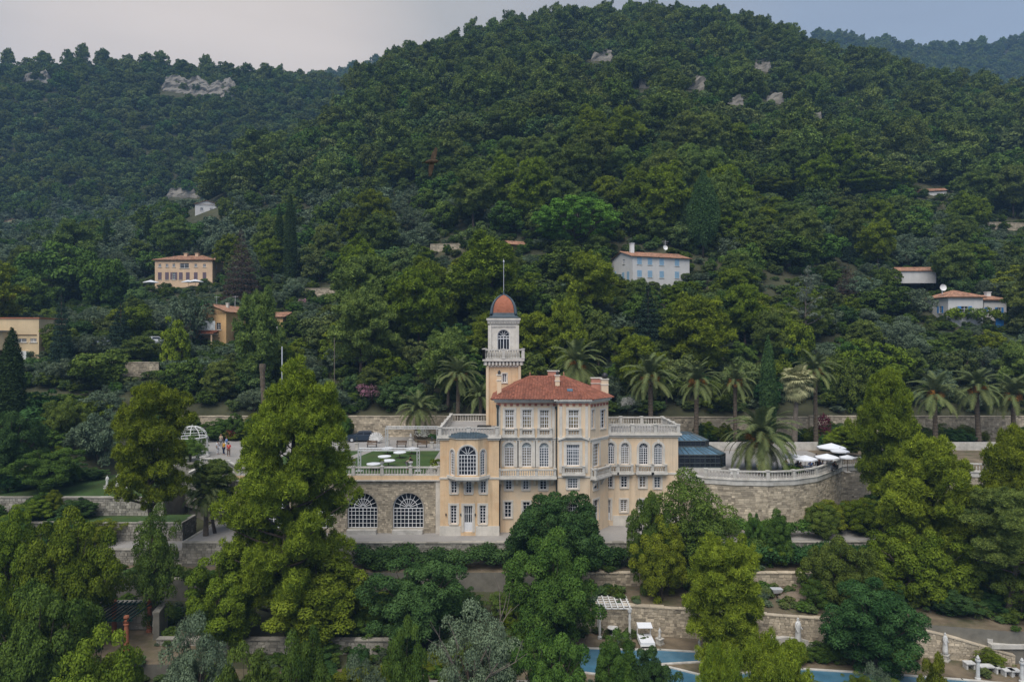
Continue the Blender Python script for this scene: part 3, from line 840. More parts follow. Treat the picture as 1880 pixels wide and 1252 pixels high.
window(villa, PV, *pv_door[0][:4], nx=4, nz=2, door=True, name='door', surround=0.26)
px0, px1 = X(808, 73), X(916, 73)
mb = MB(); mb.box(px0 - 0.3, px1 + 0.25, 72.7, 86.7, 19.62, 19.82); mb.box(px0 - 0.15, px1 + 0.12, 72.85, 86.55, 19.42, 19.617); mb.build('pavilion_cornice', M['trim'], villa)
mb = MB(); mb.box(px0 - 0.1, px1 + 0.08, 72.92, 73.0, Z(879, 73), Z(875.5, 73)); mb.build('string_course', M['trim'], villa)
mb = MB(); mb.box(px0 - 0.06, X(851, 73) - 0.3, 72.94, 73.0, ZP, Z(965, 73)); mb.build('plinth', M['trim'], villa)
mb = MB(); mb.box(X(868, 73) + 0.3, px1 + 0.05, 72.94, 73.0, ZP, Z(965, 73)); mb.build('plinth', M['trim'], villa)
mb = MB(); mb.box(px0 + 0.2, px1 - 0.0, 73.2, 86.2, 19.83, 19.86); mb.build('terrace_floor', M['paving'], villa)
bal = empty('balustrade', (px0, 73, 19.83)); bal.parent = villa; bal.location = Vector((px0, 73, 19.83)) - ORG[villa]
balustrade([(-3.05, 86.2), (px0, 86.2), (px0, 72.95), (px1 - 0.2, 72.95)], 19.83, bal, pier_every=3.1)
mb = MB(); mb.box(-4.0, -2.4, 78.2, 79.3, 19.86, 20.25); mb.build('roof_unit', M['black'], villa)
mb = MB()
for u in (X(819, 73), X(846, 73), X(872.5, 73)):
    mb = MB(); mb.box(u - 0.06, u + 0.06, 72.86, 72.98, Z(946, 73), Z(942, 73)); mb.build('wall_lamp', M['black'], villa)
# bow window
bow = empty('bow_window', (X(858, 72), 73, 15)); bow.parent = villa; bow.location = Vector((X(858, 72), 73, 15)) - ORG[villa]; 
bzb, bzt = Z(874.5, 72), Z(812, 72) + 0.35
b0 = (X(823, 73), 73.0); b1 = (X(838.5, 71.8), 71.8); b2 = (X(878, 71.8), 71.8); b3 = (X(897, 73), 73.0)
for (a, b, boxp, arch, nx, nz) in ((b0, b1, (827, 834.5, 825.5, 872), True, 2, 8), (b1, b2, (841.5, 875, 818, 872.5), True, 6, 5), (b2, b3, (882, 891, 825.5, 872), True, 2, 8)):
    pl = PL((a[0], a[1], 0), (b[0] - a[0], b[1] - a[1], 0))
    L_ = math.hypot(b[0] - a[0], b[1] - a[1])
    h = wpx(pl, *boxp) + (arch,)
    wm = MB(); wall(wm, pl, 0, L_, bzb, bzt, [h], 0.18); wm.build('bow_wall', M['ochre'], bow)
    window(villa, pl, *h, nx=nx, nz=nz, dep=0.08, surround=0.16, sill=False)
def bowpoly(o):
    return [(b0[0] - o, 73.0), (b1[0] - o * .5, 71.8 - o), (b2[0] + o * .5, 71.8 - o), (b3[0] + o, 73.0)]
mb = MB(); mb.prism(bowpoly(0.18), bzb - 0.32, bzb - 0.002); mb.prism(bowpoly(0.02), bzb - 0.5, bzb - 0.322); mb.build('bow_floor', M['trim'], bow)
mb = MB(); mb.prism(bowpoly(0.12), bzt + 0.002, bzt + 0.16); mb.build('bow_cornice', M['trim'], bow)
mb = MB()
rr = [(*p, bzt + 0.163) for p in bowpoly(0.2)]; top = [(b1[0] + 0.2, 72.9, bzt + 0.62), (b2[0] - 0.2, 72.9, bzt + 0.62)]
mb.quad(rr[0], rr[1], top[0], (rr[0][0] + 0.6, 72.98, bzt + 0.45)); mb.quad(rr[1], rr[2], top[1], top[0]); mb.quad(rr[2], rr[3], (rr[3][0] - 0.6, 72.98, bzt + 0.45), top[1])
for k in range(1, 8):
    u = b1[0] + (b2[0] - b1[0]) * k / 8
    mb.tube([(u, 71.64, bzt + 0.19), (u, 72.85, bzt + 0.65)], 0.025, 4)
mb.build('bow_roof', M['lead'], bow)
mb = MB()
for u in (X(843, 72.4), X(853, 72.4), X(869, 72.4), X(879, 72.4)):
    mb = MB(); mb.hexa([(u - .13, 72.3, bzb - .85), (u + .13, 72.3, bzb - .85), (u + .13, 73, bzb - 1.0), (u - .13, 73, bzb - 1.0), (u - .13, 71.9, bzb - .5), (u + .13, 71.9, bzb - .5), (u + .13, 73, bzb - .5), (u - .13, 73, bzb - .5)]); mb.build('corbel', M['trim'], bow)
# main block, left part
mlL, mlR = X(911, 74.3), X(1023, 74.3)
top3 = H(ML, 'ml', (927, 944, 752, 786), (959, 976, 752, 786), (991, 1008, 752.5, 786.5))
arc3 = H(ML, 'ml', (926, 944, 812, 857), (958, 976, 812, 857), (990, 1008, 812.5, 857.5), arch=True)
mez3 = H(ML, 'ml', (928, 940, 879, 899), (960, 971, 879, 899), (991, 1004, 879, 899))
gr3 = H(ML, 'ml', (926, 939, 921, 950), (960, 973, 921, 950), (992, 1005, 921, 950))
wm = MB(); wall(wm, ML, mlL, mlR, ZP, ROOFZ, holes['ml'])
wm.quad((mlL, 74.3, ZP), (mlL, 85.5, ZP), (mlL, 85.5, ROOFZ), (mlL, 74.3, ROOFZ))
wm.quad((mlR, 73.6, ZP), (mlR, 74.3, ZP), (mlR, 74.3, ROOFZ), (mlR, 73.6, ROOFZ))
# centre bay
top1 = H(CB, 'cb', (1043.6, 1062.6, 752.4, 786.6)); mid1 = H(CB, 'cb', (1040, 1064, 816, 855)); mez1 = H(CB, 'cb', (1042, 1061, 878, 897)); gr1 = H(CB, 'cb', (1043, 1060, 925, 952))
wall(wm, CB, mlR, 8.4, ZP, ROOFZ, holes['cb'])
ftop = H(FC, 'fc', (1086, 1091, 752, 786), (1102.5, 1111, 752, 786)); fmid = H(FC, 'fc', (1089, 1100, 814, 856)); fmez = H(FC, 'fc', (1089.5, 1098, 877, 898)); fgr = H(FC, 'fc', (1089, 1099, 917, 956))
FL = math.hypot(2.4, 3.0)
wall(wm, FC, 0, FL, ZP, ROOFZ, holes['fc'])
wm.quad((10.8, 76.6, ZP), (10.8, 85.5, ZP), (10.8, 85.5, ROOFZ), (10.8, 76.6, ROOFZ))
wm.quad((mlL, 85.5, ZP), (10.8, 85.5, ZP), (10.8, 85.5, ROOFZ), (mlL, 85.5, ROOFZ))
wm.build('main_wall', M['cream'], villa)
for h in top3: window(villa, ML, *h[:4], nx=4, nz=5, transom=0.68, surround=0.24, sill=False, pane='pane_warm')
for h in arc3: window(villa, ML, *h, nx=4, nz=7, surround=0.3, sill=False, keystone=True, fan='pane_pale')
for h in mez3 + gr3: window(villa, ML, *h[:4], nx=2, nz=4, surround=0.2)
window(villa, CB, *top1[0][:4], nx=4, nz=5, transom=0.68, surround=0.26, sill=False, pane='pane_warm')
window(villa, CB, *mid1[0][:4], nx=6, nz=6, transom=0.78, surround=0.3, sill=False)
window(villa, CB, *mez1[0][:4], nx=4, nz=4, surround=0.22); window(villa, CB, *gr1[0][:4], nx=4, nz=4, surround=0.22)
for h in ftop: window(villa, FC, *h[:4], nx=2, nz=5, surround=0.16)
window(villa, FC, *fmid[0][:4], nx=2, nz=7, surround=0.24, sill=False); window(villa, FC, *fmez[0][:4], nx=2, nz=4, surround=0.2)
window(villa, FC, *fgr[0][:4], nx=2, nz=2, door=True, name='door', surround=0.2)
# right wing
wa = H(WG, 'wg', (1114, 1128.5, 812, 852), (1140, 1155, 812.5, 852), (1173, 1190, 813, 853), (1200.5, 1216.5, 813.5, 853.5), arch=True)
wm_ = H(WG, 'wg', (1114, 1125, 874, 895), (1140, 1152, 874, 895), (1174, 1186, 874, 895), (1201, 1213, 875, 896))
wg_ = H(WG, 'wg', (1139, 1151.5, 917, 939.5), (1174, 1186, 917, 939.5)); wd_ = H(WG, 'wg', (1108.5, 1121, 917, 955))
wgL, wgR, WZ = 10.5, X(1245, 77), 19.4
wm = MB(); wall(wm, WG, wgL, wgR, ZPR, WZ, holes['wg'])
wm.quad((wgR, 77, ZPR), (wgR, 85.2, ZPR), (wgR, 85.2, WZ), (wgR, 77, WZ)); wm.quad((wgL, 85.2, ZPR), (wgR, 85.2, ZPR), (wgR, 85.2, WZ), (wgL, 85.2, WZ))
wm.build('wing_wall', M['cream'], villa)
for h in wa: window(villa, WG, *h, nx=4, nz=7, surround=0.26, sill=False, keystone=True)
for h in wm_: window(villa, WG, *h[:4], nx=2, nz=4, surround=0.2)
for h in wg_: window(villa, WG, *h[:4], nx=2, nz=6, surround=0.2)
window(villa, WG, *wd_[0][:4], nx=4, nz=2, door=True, name='door', surround=0.2)
mb = MB(); mb.box(wgL, wgR + 0.35, 76.65, 85.5, WZ, WZ + 0.2); mb.box(wgL, wgR + 0.18, 76.82, 85.35, WZ - 0.22, WZ - 0.003); mb.build('wing_cornice', M['trim'], villa)
mb = MB(); mb.box(wgL, wgR - 0.1, 76.9, 85, WZ + 0.203, WZ + 0.23); mb.build('terrace_floor', M['paving'], villa)
mb = MB(); mb.box(wgL, wgR + 0.06, 76.92, 77.0, Z(870.5, 77), Z(867, 77)); mb.build('string_course', M['trim'], villa)
mb = MB(); mb.box(X(1121, 77) + 0.25, wgR + 0.05, 76.94, 77.0, ZPR, Z(946, 77)); mb.build('plinth', M['trim'], villa)
bal = empty('balustrade', (wgL, 77, WZ + 0.21)); bal.parent = villa; bal.location = Vector((wgL, 77, WZ + 0.21)) - ORG[villa]
balustrade([(10.95, 76.95), (wgR, 76.95), (wgR, 85.1), (10.95, 85.1)], WZ + 0.21, bal, pier_every=2.4)
mb = MB(); p = (X(1114.5, 76.9), 76.88, Z(909.5, 76.9)); mb.lathe([(0.05, -.1), (.14, 0), (.14, .12), (.05, .2)], p, 8); mb.build('wall_lamp', mat('lit_lamp_glass', (0.7, 0.5, 0.3), 0.4), villa)
# balconies
def balcony(pl, px0, px1, py_top, py_bot, deep=0.7, brackets=(), piers=True):
    ua, ub, za, zb = wpx(pl, px0, px1, py_top, py_bot)
    root = empty('balcony', pl.P(ua, za)); root.parent = villa; root.location = pl.P(ua, za) - ORG[villa]
    h = zb - za
    P = pl.P
    path = [P(ua, 0, 0.02), P(ua, 0, deep), P(ub, 0, deep), P(ub, 0, 0.02)] if deep > 0.3 else [P(ua, 0, deep), P(ub, 0, deep)]
    balustrade([(p.x, p.y) for p in path], za, root, h=h, pier_every=(ub - ua) / max(1, round((ub - ua) / 2.3)), piers=piers, pier_w=0.24, spacing=0.24)
    s = MB(); pbox(s, pl, ua - 0.18, ub + 0.18, za - 0.22, za - 0.002, 0, deep + 0.2); pbox(s, pl, ua - 0.08, ub + 0.08, za - 0.34, za - 0.222, 0, deep + 0.08)
    s.build('slab', M['trim'], root)
    if brackets:
        for bx in brackets:
            s = MB(); u = u_at(pl, bx); w = 0.13; t = za - 0.345
            s.hexa([P(u - w, t - .7, .12), P(u + w, t - .7, .12), P(u + w, t - .8, 0), P(u - w, t - .8, 0), P(u - w, t, deep), P(u + w, t, deep), P(u + w, t, 0), P(u - w, t, 0)]); s.build('bracket', M['trim'], root)
balcony(ML, 917, 1018, 858, 872, 1.0, (919, 949, 981.5, 1014))
for a, b in ((924.5, 947), (956.5, 979), (988.5, 1011)): balcony(ML, a, b, 786.5, 799, 0.16, piers=True)
balcony(CB, 1041, 1065, 786.8, 799, 0.16); balcony(CB, 1034, 1071, 855.5, 868, 0.25)
balcony(FC, 1085.5, 1111, 856.5, 872, 0.55, (1090, 1104))
for a, b in ((1114, 1132), (1134.5, 1159), (1169, 1196), (1197, 1221)): balcony(WG, a, b, 852.5, 865.5, 0.4)
# trims of the main block
mb = MB()
for pl, a, b in ((ML, mlL - 0.05, mlR - 0.02), (CB, mlR, 8.42), (FC, 0.02, FL)):
    for y0, y1, o in ((802.5, 805, 0.12), (805.3, 808.5, 0.05), (873.5, 876.5, 0.08)):
        D = pl.P((a + b) / 2, 0).y
        mb = MB(); pbox(mb, pl, a, b, Z(y1, D), Z(y0, D), 0, o); mb.build('string_course', M['trim'], villa)
mb = MB()
for pl, xs, y0, y1 in ((ML, (916, 949.5, 952.5, 981, 985, 1013.5, 1017), 808.8, 857), (CB, (1029, 1076.5), 808.8, 868), (ML, (916, 1016), 746, 802), (CB, (1029.5, 1077), 746, 802)):
    for x in xs:
        u = u_at(pl, x); D = pl.O.y
        mb = MB(); pbox(mb, pl, u - 0.15, u + 0.15, Z(y1, D), Z(y0, D), 0, 0.07); mb.build('pilaster', M['trim'], villa)
mb = MB()
for s in (-1, 1):
    c = u_at(CB, 1053); u = c + s * 0.75; 
    mb = MB(); mb.hexa([CB.P(u, Z(803, 73.6), .25), CB.P(u + s * .9, Z(808, 73.6), .25), CB.P(u + s * .9, Z(808, 73.6), 0), CB.P(u, Z(803, 73.6), 0), CB.P(u, Z(800, 73.6), .25), CB.P(u + s * .9, Z(805, 73.6), .25), CB.P(u + s * .9, Z(805, 73.6), 0), CB.P(u, Z(800, 73.6), 0)]); mb.build('pediment_scroll', M['trim'], villa)
# cornice, frieze, roof
EZ = 23.72
def ring(o, z0, z1):
    m = MB(); m.prism([(mlL - o, 74.3 - o), (mlR - o, 74.3 - o), (mlR - o, 73.6 - o), (8.4 + o * .45, 73.6 - o), (10.8 + o, 76.6 - o * .3), (10.8 + o, 85.5 + o), (mlL - o, 85.5 + o)], z0, z1); return m
ring(0.42, EZ - 0.16, EZ - 0.003).build('eaves_cornice', M['trim'], villa)
ring(0.2, ROOFZ, EZ - 0.163).build('eaves_moulding', M['trim'], villa)
fz = MB()
for pl, a, b in ((ML, mlL, mlR), (CB, mlR, 8.4), (FC, 0, FL)):
    D = pl.P((a + b) / 2, 0).y; z0, z1 = Z(744.5, D), Z(739.5, D)
    fz.mi = 0; pbox(fz, pl, a + 0.01, b - 0.01, z0 + 0.10, z1, 0, 0.03)
    n = max(2, int((b - a) / 0.62))
    for k in range(n):
        u = a + (b - a) * (k + 0.5) / n
        fz.mi = 1; pbox(fz, pl, u - 0.15, u + 0.15, z0 - 0.02, z1 - 0.04, 0, 0.10)
        fz.mi = 2; pbox(fz, pl, u - 0.075, u + 0.075, z0 + 0.06, z1 - 0.12, 0.1, 0.12)
fz.build('frieze', [mat('pink_frieze', (0.50, 0.30, 0.22), 0.85, 0.2, 2), M['terra'], mat('frieze_inset', (0.19, 0.09, 0.11), 0.8)], villa)['kind'] = 'stuff'
A_, B_, C_, D_, E_, G_ = (-2.25, 73.75, EZ), (5.05, 73.15, EZ), (8.75, 73.15, EZ), (11.4, 76.35, EZ), (11.4, 86, EZ), (-2.25, 86, EZ)
P_, R_ = (X(973, 79), 79, Z(691, 79)), (X(1035, 79), 79, Z(691, 79))
rf = MB(); rn = random.Random(3)
for face in ((A_, B_, P_), (B_, C_, R_, P_), (C_, D_, R_), (D_, E_, R_), (E_, G_, P_, R_), (G_, A_, P_)): tile_face(rf, face, 0.30, 0.42, rn, 0.08)
for a, b in ((A_, P_), (B_, P_), (P_, R_), (R_, C_), (R_, D_), (R_, E_), (P_, G_)): ridge_tiles(rf, a, b, 0.13)
o = rf.build('roof', M['tile'], villa); o['kind'] = 'stuff'
mb = MB()
for p in (P_, R_):
    mb = MB(); mb.lathe([(0.08, 0.05), (.05, .2), (.11, .3), (.03, .45), (.015, .6)], p, 6); mb.build('finial', M['tile_old'], villa)
mb = MB(); sx = X(1046, 75.3); mb.hexa([(sx - .3, 75.0, 24.46), (sx + .3, 75.0, 24.46), (sx + .3, 75.45, 24.63), (sx - .3, 75.45, 24.63), (sx - .3, 75.0, 24.56), (sx + .3, 75.0, 24.56), (sx + .3, 75.45, 24.73), (sx - .3, 75.45, 24.73)]); mb.build('skylight', M['pane_blue'], villa)
def chimney(px0, px1, py0, py1, D, dep, m, pot=True, cap=True):
    x0, x1, z1, z0 = X(px0, D), X(px1, D), Z(py0, D), Z(py1, D)
    c = MB(); c.box(x0, x1, D, D + dep, z0 - 0.8, z1)
    o = c.build('chimney', M[m], villa)
    if cap:
        c = MB(); c.box(x0 - .08, x1 + .08, D - .08, D + dep + .08, z1 + .002, z1 + 0.1); c.box(x0 - .05, x1 + .05, D - .05, D + dep + .05, z1 - 0.6, z1 - 0.5); c.build('chimney_cap', M['trim'], o)
    if pot:
        c = MB(); c.lathe([(.16, .1), (.16, .3), (.2, .33), (.05, .55)], ((x0 + x1) / 2, D + dep / 2, z1), 8); c.build('chimney_pot', M['black'], o)
chimney(912.5, 920.5, 689, 724, 75.2, 0.55, 'cream'); chimney(1019.5, 1027.5, 690, 719, 76.4, 0.6, 'cream')
pinkm = mat('pink_chimney', (0.55, 0.26, 0.19), 0.9, 0.12, 0.6, streak=0.2); M['pink'] = pinkm
chimney(1006, 1026, 682, 692, 80.5, 0.7, 'pink', pot=False); chimney(1086, 1104, 695, 716, 79.0, 0.8, 'pink', pot=False)
chimney(1104, 1117, 697, 724, 77.6, 0.8, 'cream', pot=False)
mb = MB(); cx = X(1110.5, 78); mb.lathe([(.22, .1), (.24, .25), (.34, .3), (.36, .42), (.3, .62), (.16, .76), (.02, .82)], (cx, 78, Z(697, 77.6)), 10); mb.build('chimney_cowl', M['black'], villa, smooth=True)
# downpipes
mb = MB()
for px, D, y0, y1 in ((914.3, 74.2, 746, 803), (1021.5, 74.2, 748, 905), (917.5, 74.15, 806, 975), (913.2, 74.2, 745, 800)):
    mb = MB(); mb.tube([(X(px, D), D - 0.12, Z(y0, D)), (X(px, D), D - 0.12, Z(y1, D))], 0.07, 6)
    mb.lathe([(.08, -.25), (.17, 0), (.17, .12)], (X(px, D), D - .15, Z(y0, D)), 6); mb.build('downpipe', M['iron'], villa)
# tower
TX, TY = -1.02, 83.9
tw = empty('tower', (TX, TY, 19.8)); tw.parent = villa; tw.location = Vector((TX, TY, 19.8)) - ORG[villa]
TF = PL((TX, TY - 1.9, 0), (1, 0, 0)); TB = PL((TX, TY - 1.68, 0), (1, 0, 0))
h = wpx(TF, 922.5, 930, 686, 702)
s = MB(); wall(s, TF, -1.9, 1.9, 19.6, 27.2, [h])
for sx in (-1, 1): s.quad((TX + sx * 1.9, TY - 1.9, 19.6), (TX + sx * 1.9, TY + 1.9, 19.6), (TX + sx * 1.9, TY + 1.9, 27.2), (TX + sx * 1.9, TY - 1.9, 27.2))
s.quad((TX - 1.9, TY + 1.9, 19.6), (TX + 1.9, TY + 1.9, 19.6), (TX + 1.9, TY + 1.9, 27.2), (TX - 1.9, TY + 1.9, 27.2))
s.build('shaft', M['ochre'], tw)
window(villa, TF, *h, nx=2, nz=4, surround=0.14)
s = MB()
for sx in (-1, 1):
    for sy in (-1, 1):
        s = MB(); s.box(TX + sx * 1.93 - .16, TX + sx * 1.93 + .16, TY + sy * 1.93 - .16, TY + sy * 1.93 + .16, 19.6, 27.0); s.build('corner_pilaster', M['cream'], tw)
s = MB()
for o_, z0, z1 in ((2.02, 26.9, 27.05), (2.14, 27.2, 27.35), (2.3, 27.5, 27.6), (2.5, 27.6, 27.85)):
    s.box(TX - o_, TX + o_, TY - o_, TY + o_, z0, z1)
for k in range(11):
    u = -2.1 + 4.2 * k / 10
    for (x, y) in ((TX + u, TY - 2.25), (TX + u, TY + 2.25), (TX - 2.25, TY + u), (TX + 2.25, TY + u)): s.box(x - .11, x + .11, y - .11, y + .11, 27.1, 27.498)
s.build('corbel_table', M['trim'], tw)
bal = empty('balustrade', (TX, TY, 27.85)); bal.parent = villa; bal.location = Vector((TX, TY, 27.85)) - ORG[villa]
balustrade([(TX - 2.35, TY - 2.35), (TX + 2.35, TY - 2.35), (TX + 2.35, TY + 2.35), (TX - 2.35, TY + 2.35), (TX - 2.35, TY - 2.35)], 27.86, bal, h=1.15, pier_every=2.35)
h = wpx(TB, 912.5, 935, 605, 644)
s = MB(); z0, z1 = 27.85, 32.05
for pl in (TB, PL((TX + 1.68, TY, 0), (0, 1, 0)), PL((TX, TY + 1.68, 0), (-1, 0, 0)), PL((TX - 1.68, TY, 0), (0, -1, 0))):
    hh = (-(h[1] - h[0]) / 2, (h[1] - h[0]) / 2, h[2], h[3], True)
    wall(s, pl, -1.68, 1.68, z0, z1, [hh], 0.3)
    if pl is TB: window(villa, pl, *hh, nx=4, nz=1, surround=0.16, sill=False, transom=0.58, name='belvedere_window')
    else: window(villa, pl, *hh, nx=4, nz=1, surround=0.16, sill=False, transom=0.58, name='belvedere_window')
s.build('belvedere_wall', M['trim'], tw)
s = MB()
for sx in (-1, 1):
    for sy in (-1, 1): s.box(TX + sx * 1.66 - .2, TX + sx * 1.66 + .2, TY + sy * 1.66 - .2, TY + sy * 1.66 + .2, 27.86, 31.9)
for o_, za, zb in ((1.78, 31.7, 31.85), (1.8, 32.05, 32.3), (1.95, 32.3, 32.5), (2.05, 32.5, 32.72)): s.box(TX - o_, TX + o_, TY - o_, TY + o_, za, zb)
for k in range(12):
    u = -1.75 + 3.5 * k / 11
    for (x, y) in ((TX + u, TY - 1.86), (TX + u, TY + 1.86), (TX - 1.86, TY + u), (TX + 1.86, TY + u)): s.box(x - .08, x + .08, y - .06, y + .06, 32.1, 32.298)
s.build('belvedere_cornice', M['trim'], tw)
prof = [(1.72, 32.9), (1.52, 33.12), (1.45, 33.4), (1.42, 33.8), (1.34, 34.2), (1.2, 34.6), (1.0, 34.95), (0.74, 35.25), (0.42, 35.5), (0.10, 35.68)]
s = MB()
lead = MB()
lead.box(TX - 1.95, TX + 1.95, TY - 1.95, TY + 1.95, 32.723, 32.82)
lp = [(1.98, 32.82)] + prof[:3]
def sq(r, z): return [(TX - r, TY - r, z), (TX + r, TY - r, z), (TX + r, TY + r, z), (TX - r, TY + r, z)]
for (r0, za), (r1, zb) in zip(lp[:-1], lp[1:]):
    a, b = sq(r0, za), sq(r1, zb)
    for k in range(4): lead.quad(a[k], a[(k + 1) % 4], b[(k + 1) % 4], b[k])
for (r0, za), (r1, zb) in zip(prof[2:-1], prof[3:]):
    a, b = sq(r0, za), sq(r1, zb)
    for k in range(4): s.quad(a[k], a[(k + 1) % 4], b[(k + 1) % 4], b[k])
s.build('dome', M['dome'], tw, smooth=False)
for sx in (-1, 1):
    for sy in (-1, 1):
        lead.tube([(TX + sx * r, TY + sy * r, z) for r, z in prof[1:]], [0.19] * 3 + [0.17, .15, .13, .12, .11, .1], 8)
lead.lathe([(0.16, 35.55), (0.2, 35.7), (0.08, 35.85), (0.1, 36.0), (0.03, 36.2)], (TX, TY, 0), 8)
lead.build('dome_ribs', M['lead'], tw, smooth=True)
s = MB(); s.tube([(TX, TY, 35.9), (TX, TY, 39.9)], 0.035, 5); s.lathe([(0.03, 39.6), (0.12, 39.75), (0.03, 39.9), (.01, 40.1)], (TX, TY, 0), 6); s.build('lightning_rod', M['alu'], tw)
# ------------------------------------------------------------------ glasshouse
gh = empty('conservatory', (X(1270, 80), 82, ZR), label='dark iron and glass conservatory with two-tier roof beside the villa', cat='conservatory')
gx0, gx1, gy0, gy1 = 18.95, 24.3, 79.6, 88.0
gz1, gz2, gz3, gz4 = Z(834, 80), Z(820, 81.3), Z(809, 81.5), Z(796, 83)
def ghring(i): return [(gx0, gy0 + i), (gx1 - i * 0.8, gy0 + i), (gx1 + .9 - i, gy0 + 1.1 + i * .8), (gx1 + .9 - i, gy1 - 1.1 - i * .8), (gx1 - i * .8, gy1 - i), (gx0, gy1 - i)]
rings = [(ghring(0), ZR + 0.5), (ghring(0), gz1), (ghring(1.6), gz2), (ghring(1.6), gz3), (ghring(3.2), gz4)]
base = MB(); base.prism(ghring(-0.06), ZR, ZR + 0.5); base.build('base_wall', M['balu'], gh)
fr = MB(); gi = 0
for (a, za), (b, zb) in zip(rings[:-1], rings[1:]):
    g = MB()
    n = len(a)
    for k in range(n):
        k2 = (k + 1) % n
        if k == n - 1: continue
        pa, pb = Vector((*a[k], za)), Vector((*a[k2], za)); qa, qb = Vector((*b[k], zb)), Vector((*b[k2], zb))
        g.quad(pa, pb, qb, qa)
        L_ = (pb - pa).length; m = max(2, int(L_ / 0.55))
        for j in range(m + 1):
            t = j / m
            fr.tube([pa.lerp(pb, t), qa.lerp(qb, t)], 0.035 if j % 3 else 0.06, 4)
        fr.tube([pa, pb], 0.07, 4); fr.tube([qa, qb], 0.08, 4)
        if gi == 0:
            for t in (0.35, 0.75): fr.tube([pa.lerp(qa, t), pb.lerp(qb, t)], 0.035, 4)
    g.build('roof_glazing' if gi in (1, 3) else 'wall_glazing', M['pane_blue'] if gi in (1, 3) else M['pane'], gh); gi += 1
tz = gz4; t4 = rings[4][0]
g = MB(); g.poly([(*p, tz + 0.01) for p in t4]); g.build('roof_deck', M['lead'], gh)
fr.build('iron_frame', M['iron'], gh)['kind'] = 'stuff'
# ------------------------------------------------------------------ foliage
def _norm(a): return a / np.maximum(np.linalg.norm(a, axis=1, keepdims=True), 1e-9)
def raw_mesh(name, V, nper, mats, tint, matidx=None, smooth=False):
    me = bpy.data.meshes.new(name)
    nv = len(V); nf = nv // nper
    me.vertices.add(nv); me.vertices.foreach_set('co', V.astype(np.float32).ravel())
    me.loops.add(nv); me.loops.foreach_set('vertex_index', np.arange(nv, dtype=np.int32))
    me.polygons.add(nf); me.polygons.foreach_set('loop_start', np.arange(0, nv, nper, dtype=np.int32))
    for m in (mats if isinstance(mats, (list, tuple)) else [mats]): me.materials.append(m)
    at = me.attributes.new('tint', 'FLOAT', 'POINT'); at.data.foreach_set('value', tint.astype(np.float32))
    me.update(calc_edges=True)
    return me
def leaf_geo(C, dens, L, Wd, rng, up=0.35, jit=0.6, shell=(0.7, 1.05), low=-0.5, radial=0.3, nper=4):
    """leaf-sized faces on the shells of the clumps C (cx,cy,cz,rx,ry,rz): faces lie mostly along the clump surface, some stick out"""
    C = np.asarray(C, float); r = C[:, 3:6]
    area = (r[:, 0] * r[:, 1] + r[:, 0] * r[:, 2] + r[:, 1] * r[:, 2]) / 3 * 4 * np.pi
    cnt = np.maximum(5, dens * area).astype(int)
    idx = np.repeat(np.arange(len(C)), cnt); n = len(idx)
    d = _norm(rng.normal(size=(n, 3)))
    m = d[:, 2] < low; d[m, 2] *= -0.6; d = _norm(d)
    pos = C[idx, :3] + d * r[idx] * rng.uniform(shell[0], shell[1], n)[:, None]
    nn = _norm(d + jit * rng.normal(size=(n, 3)) * 0.6 + np.array([0, 0, up]))
    t = _norm(np.cross(nn, _norm(rng.normal(size=(n, 3)))))
    rad = rng.random(n) < radial
    ax = _norm(d + 0.45 * rng.normal(size=(n, 3)) + np.array([0, 0, 0.55]))
    t[rad] = ax[rad]
    nn[rad] = _norm(np.cross(t[rad], _norm(rng.normal(size=(rad.sum(), 3)))))
    b = np.cross(nn, t)
    l = L * rng.uniform(0.6, 1.45, n)[:, None]; w = Wd * rng.uniform(0.6, 1.4, n)[:, None]
    w[rad] *= 0.75
    if nper == 4:
        V = np.stack([pos - t * l * .5, pos + b * w * .5 + nn * w * .12, pos + t * l * .5, pos - b * w * .5 + nn * w * .12], 1)
    else:
        V = np.stack([pos - t * l * .4 - b * w * .5, pos - t * l * .4 + b * w * .5, pos + t * l * .6], 1)
    ct = rng.random(len(C))
    tint = np.clip(ct[idx] * 0.55 + rng.random(n) * 0.5 - 0.02, 0, 1)
    return V.reshape(-1, 3), np.repeat(tint, nper)
def crown_mesh(name, C, dens, L, Wd, rng, m, nper=4, **k):
    V, t = leaf_geo(C, dens, L, Wd, rng, nper=nper, **k)
    return raw_mesh(name, V, nper, m, t)
class Tree:
    pass
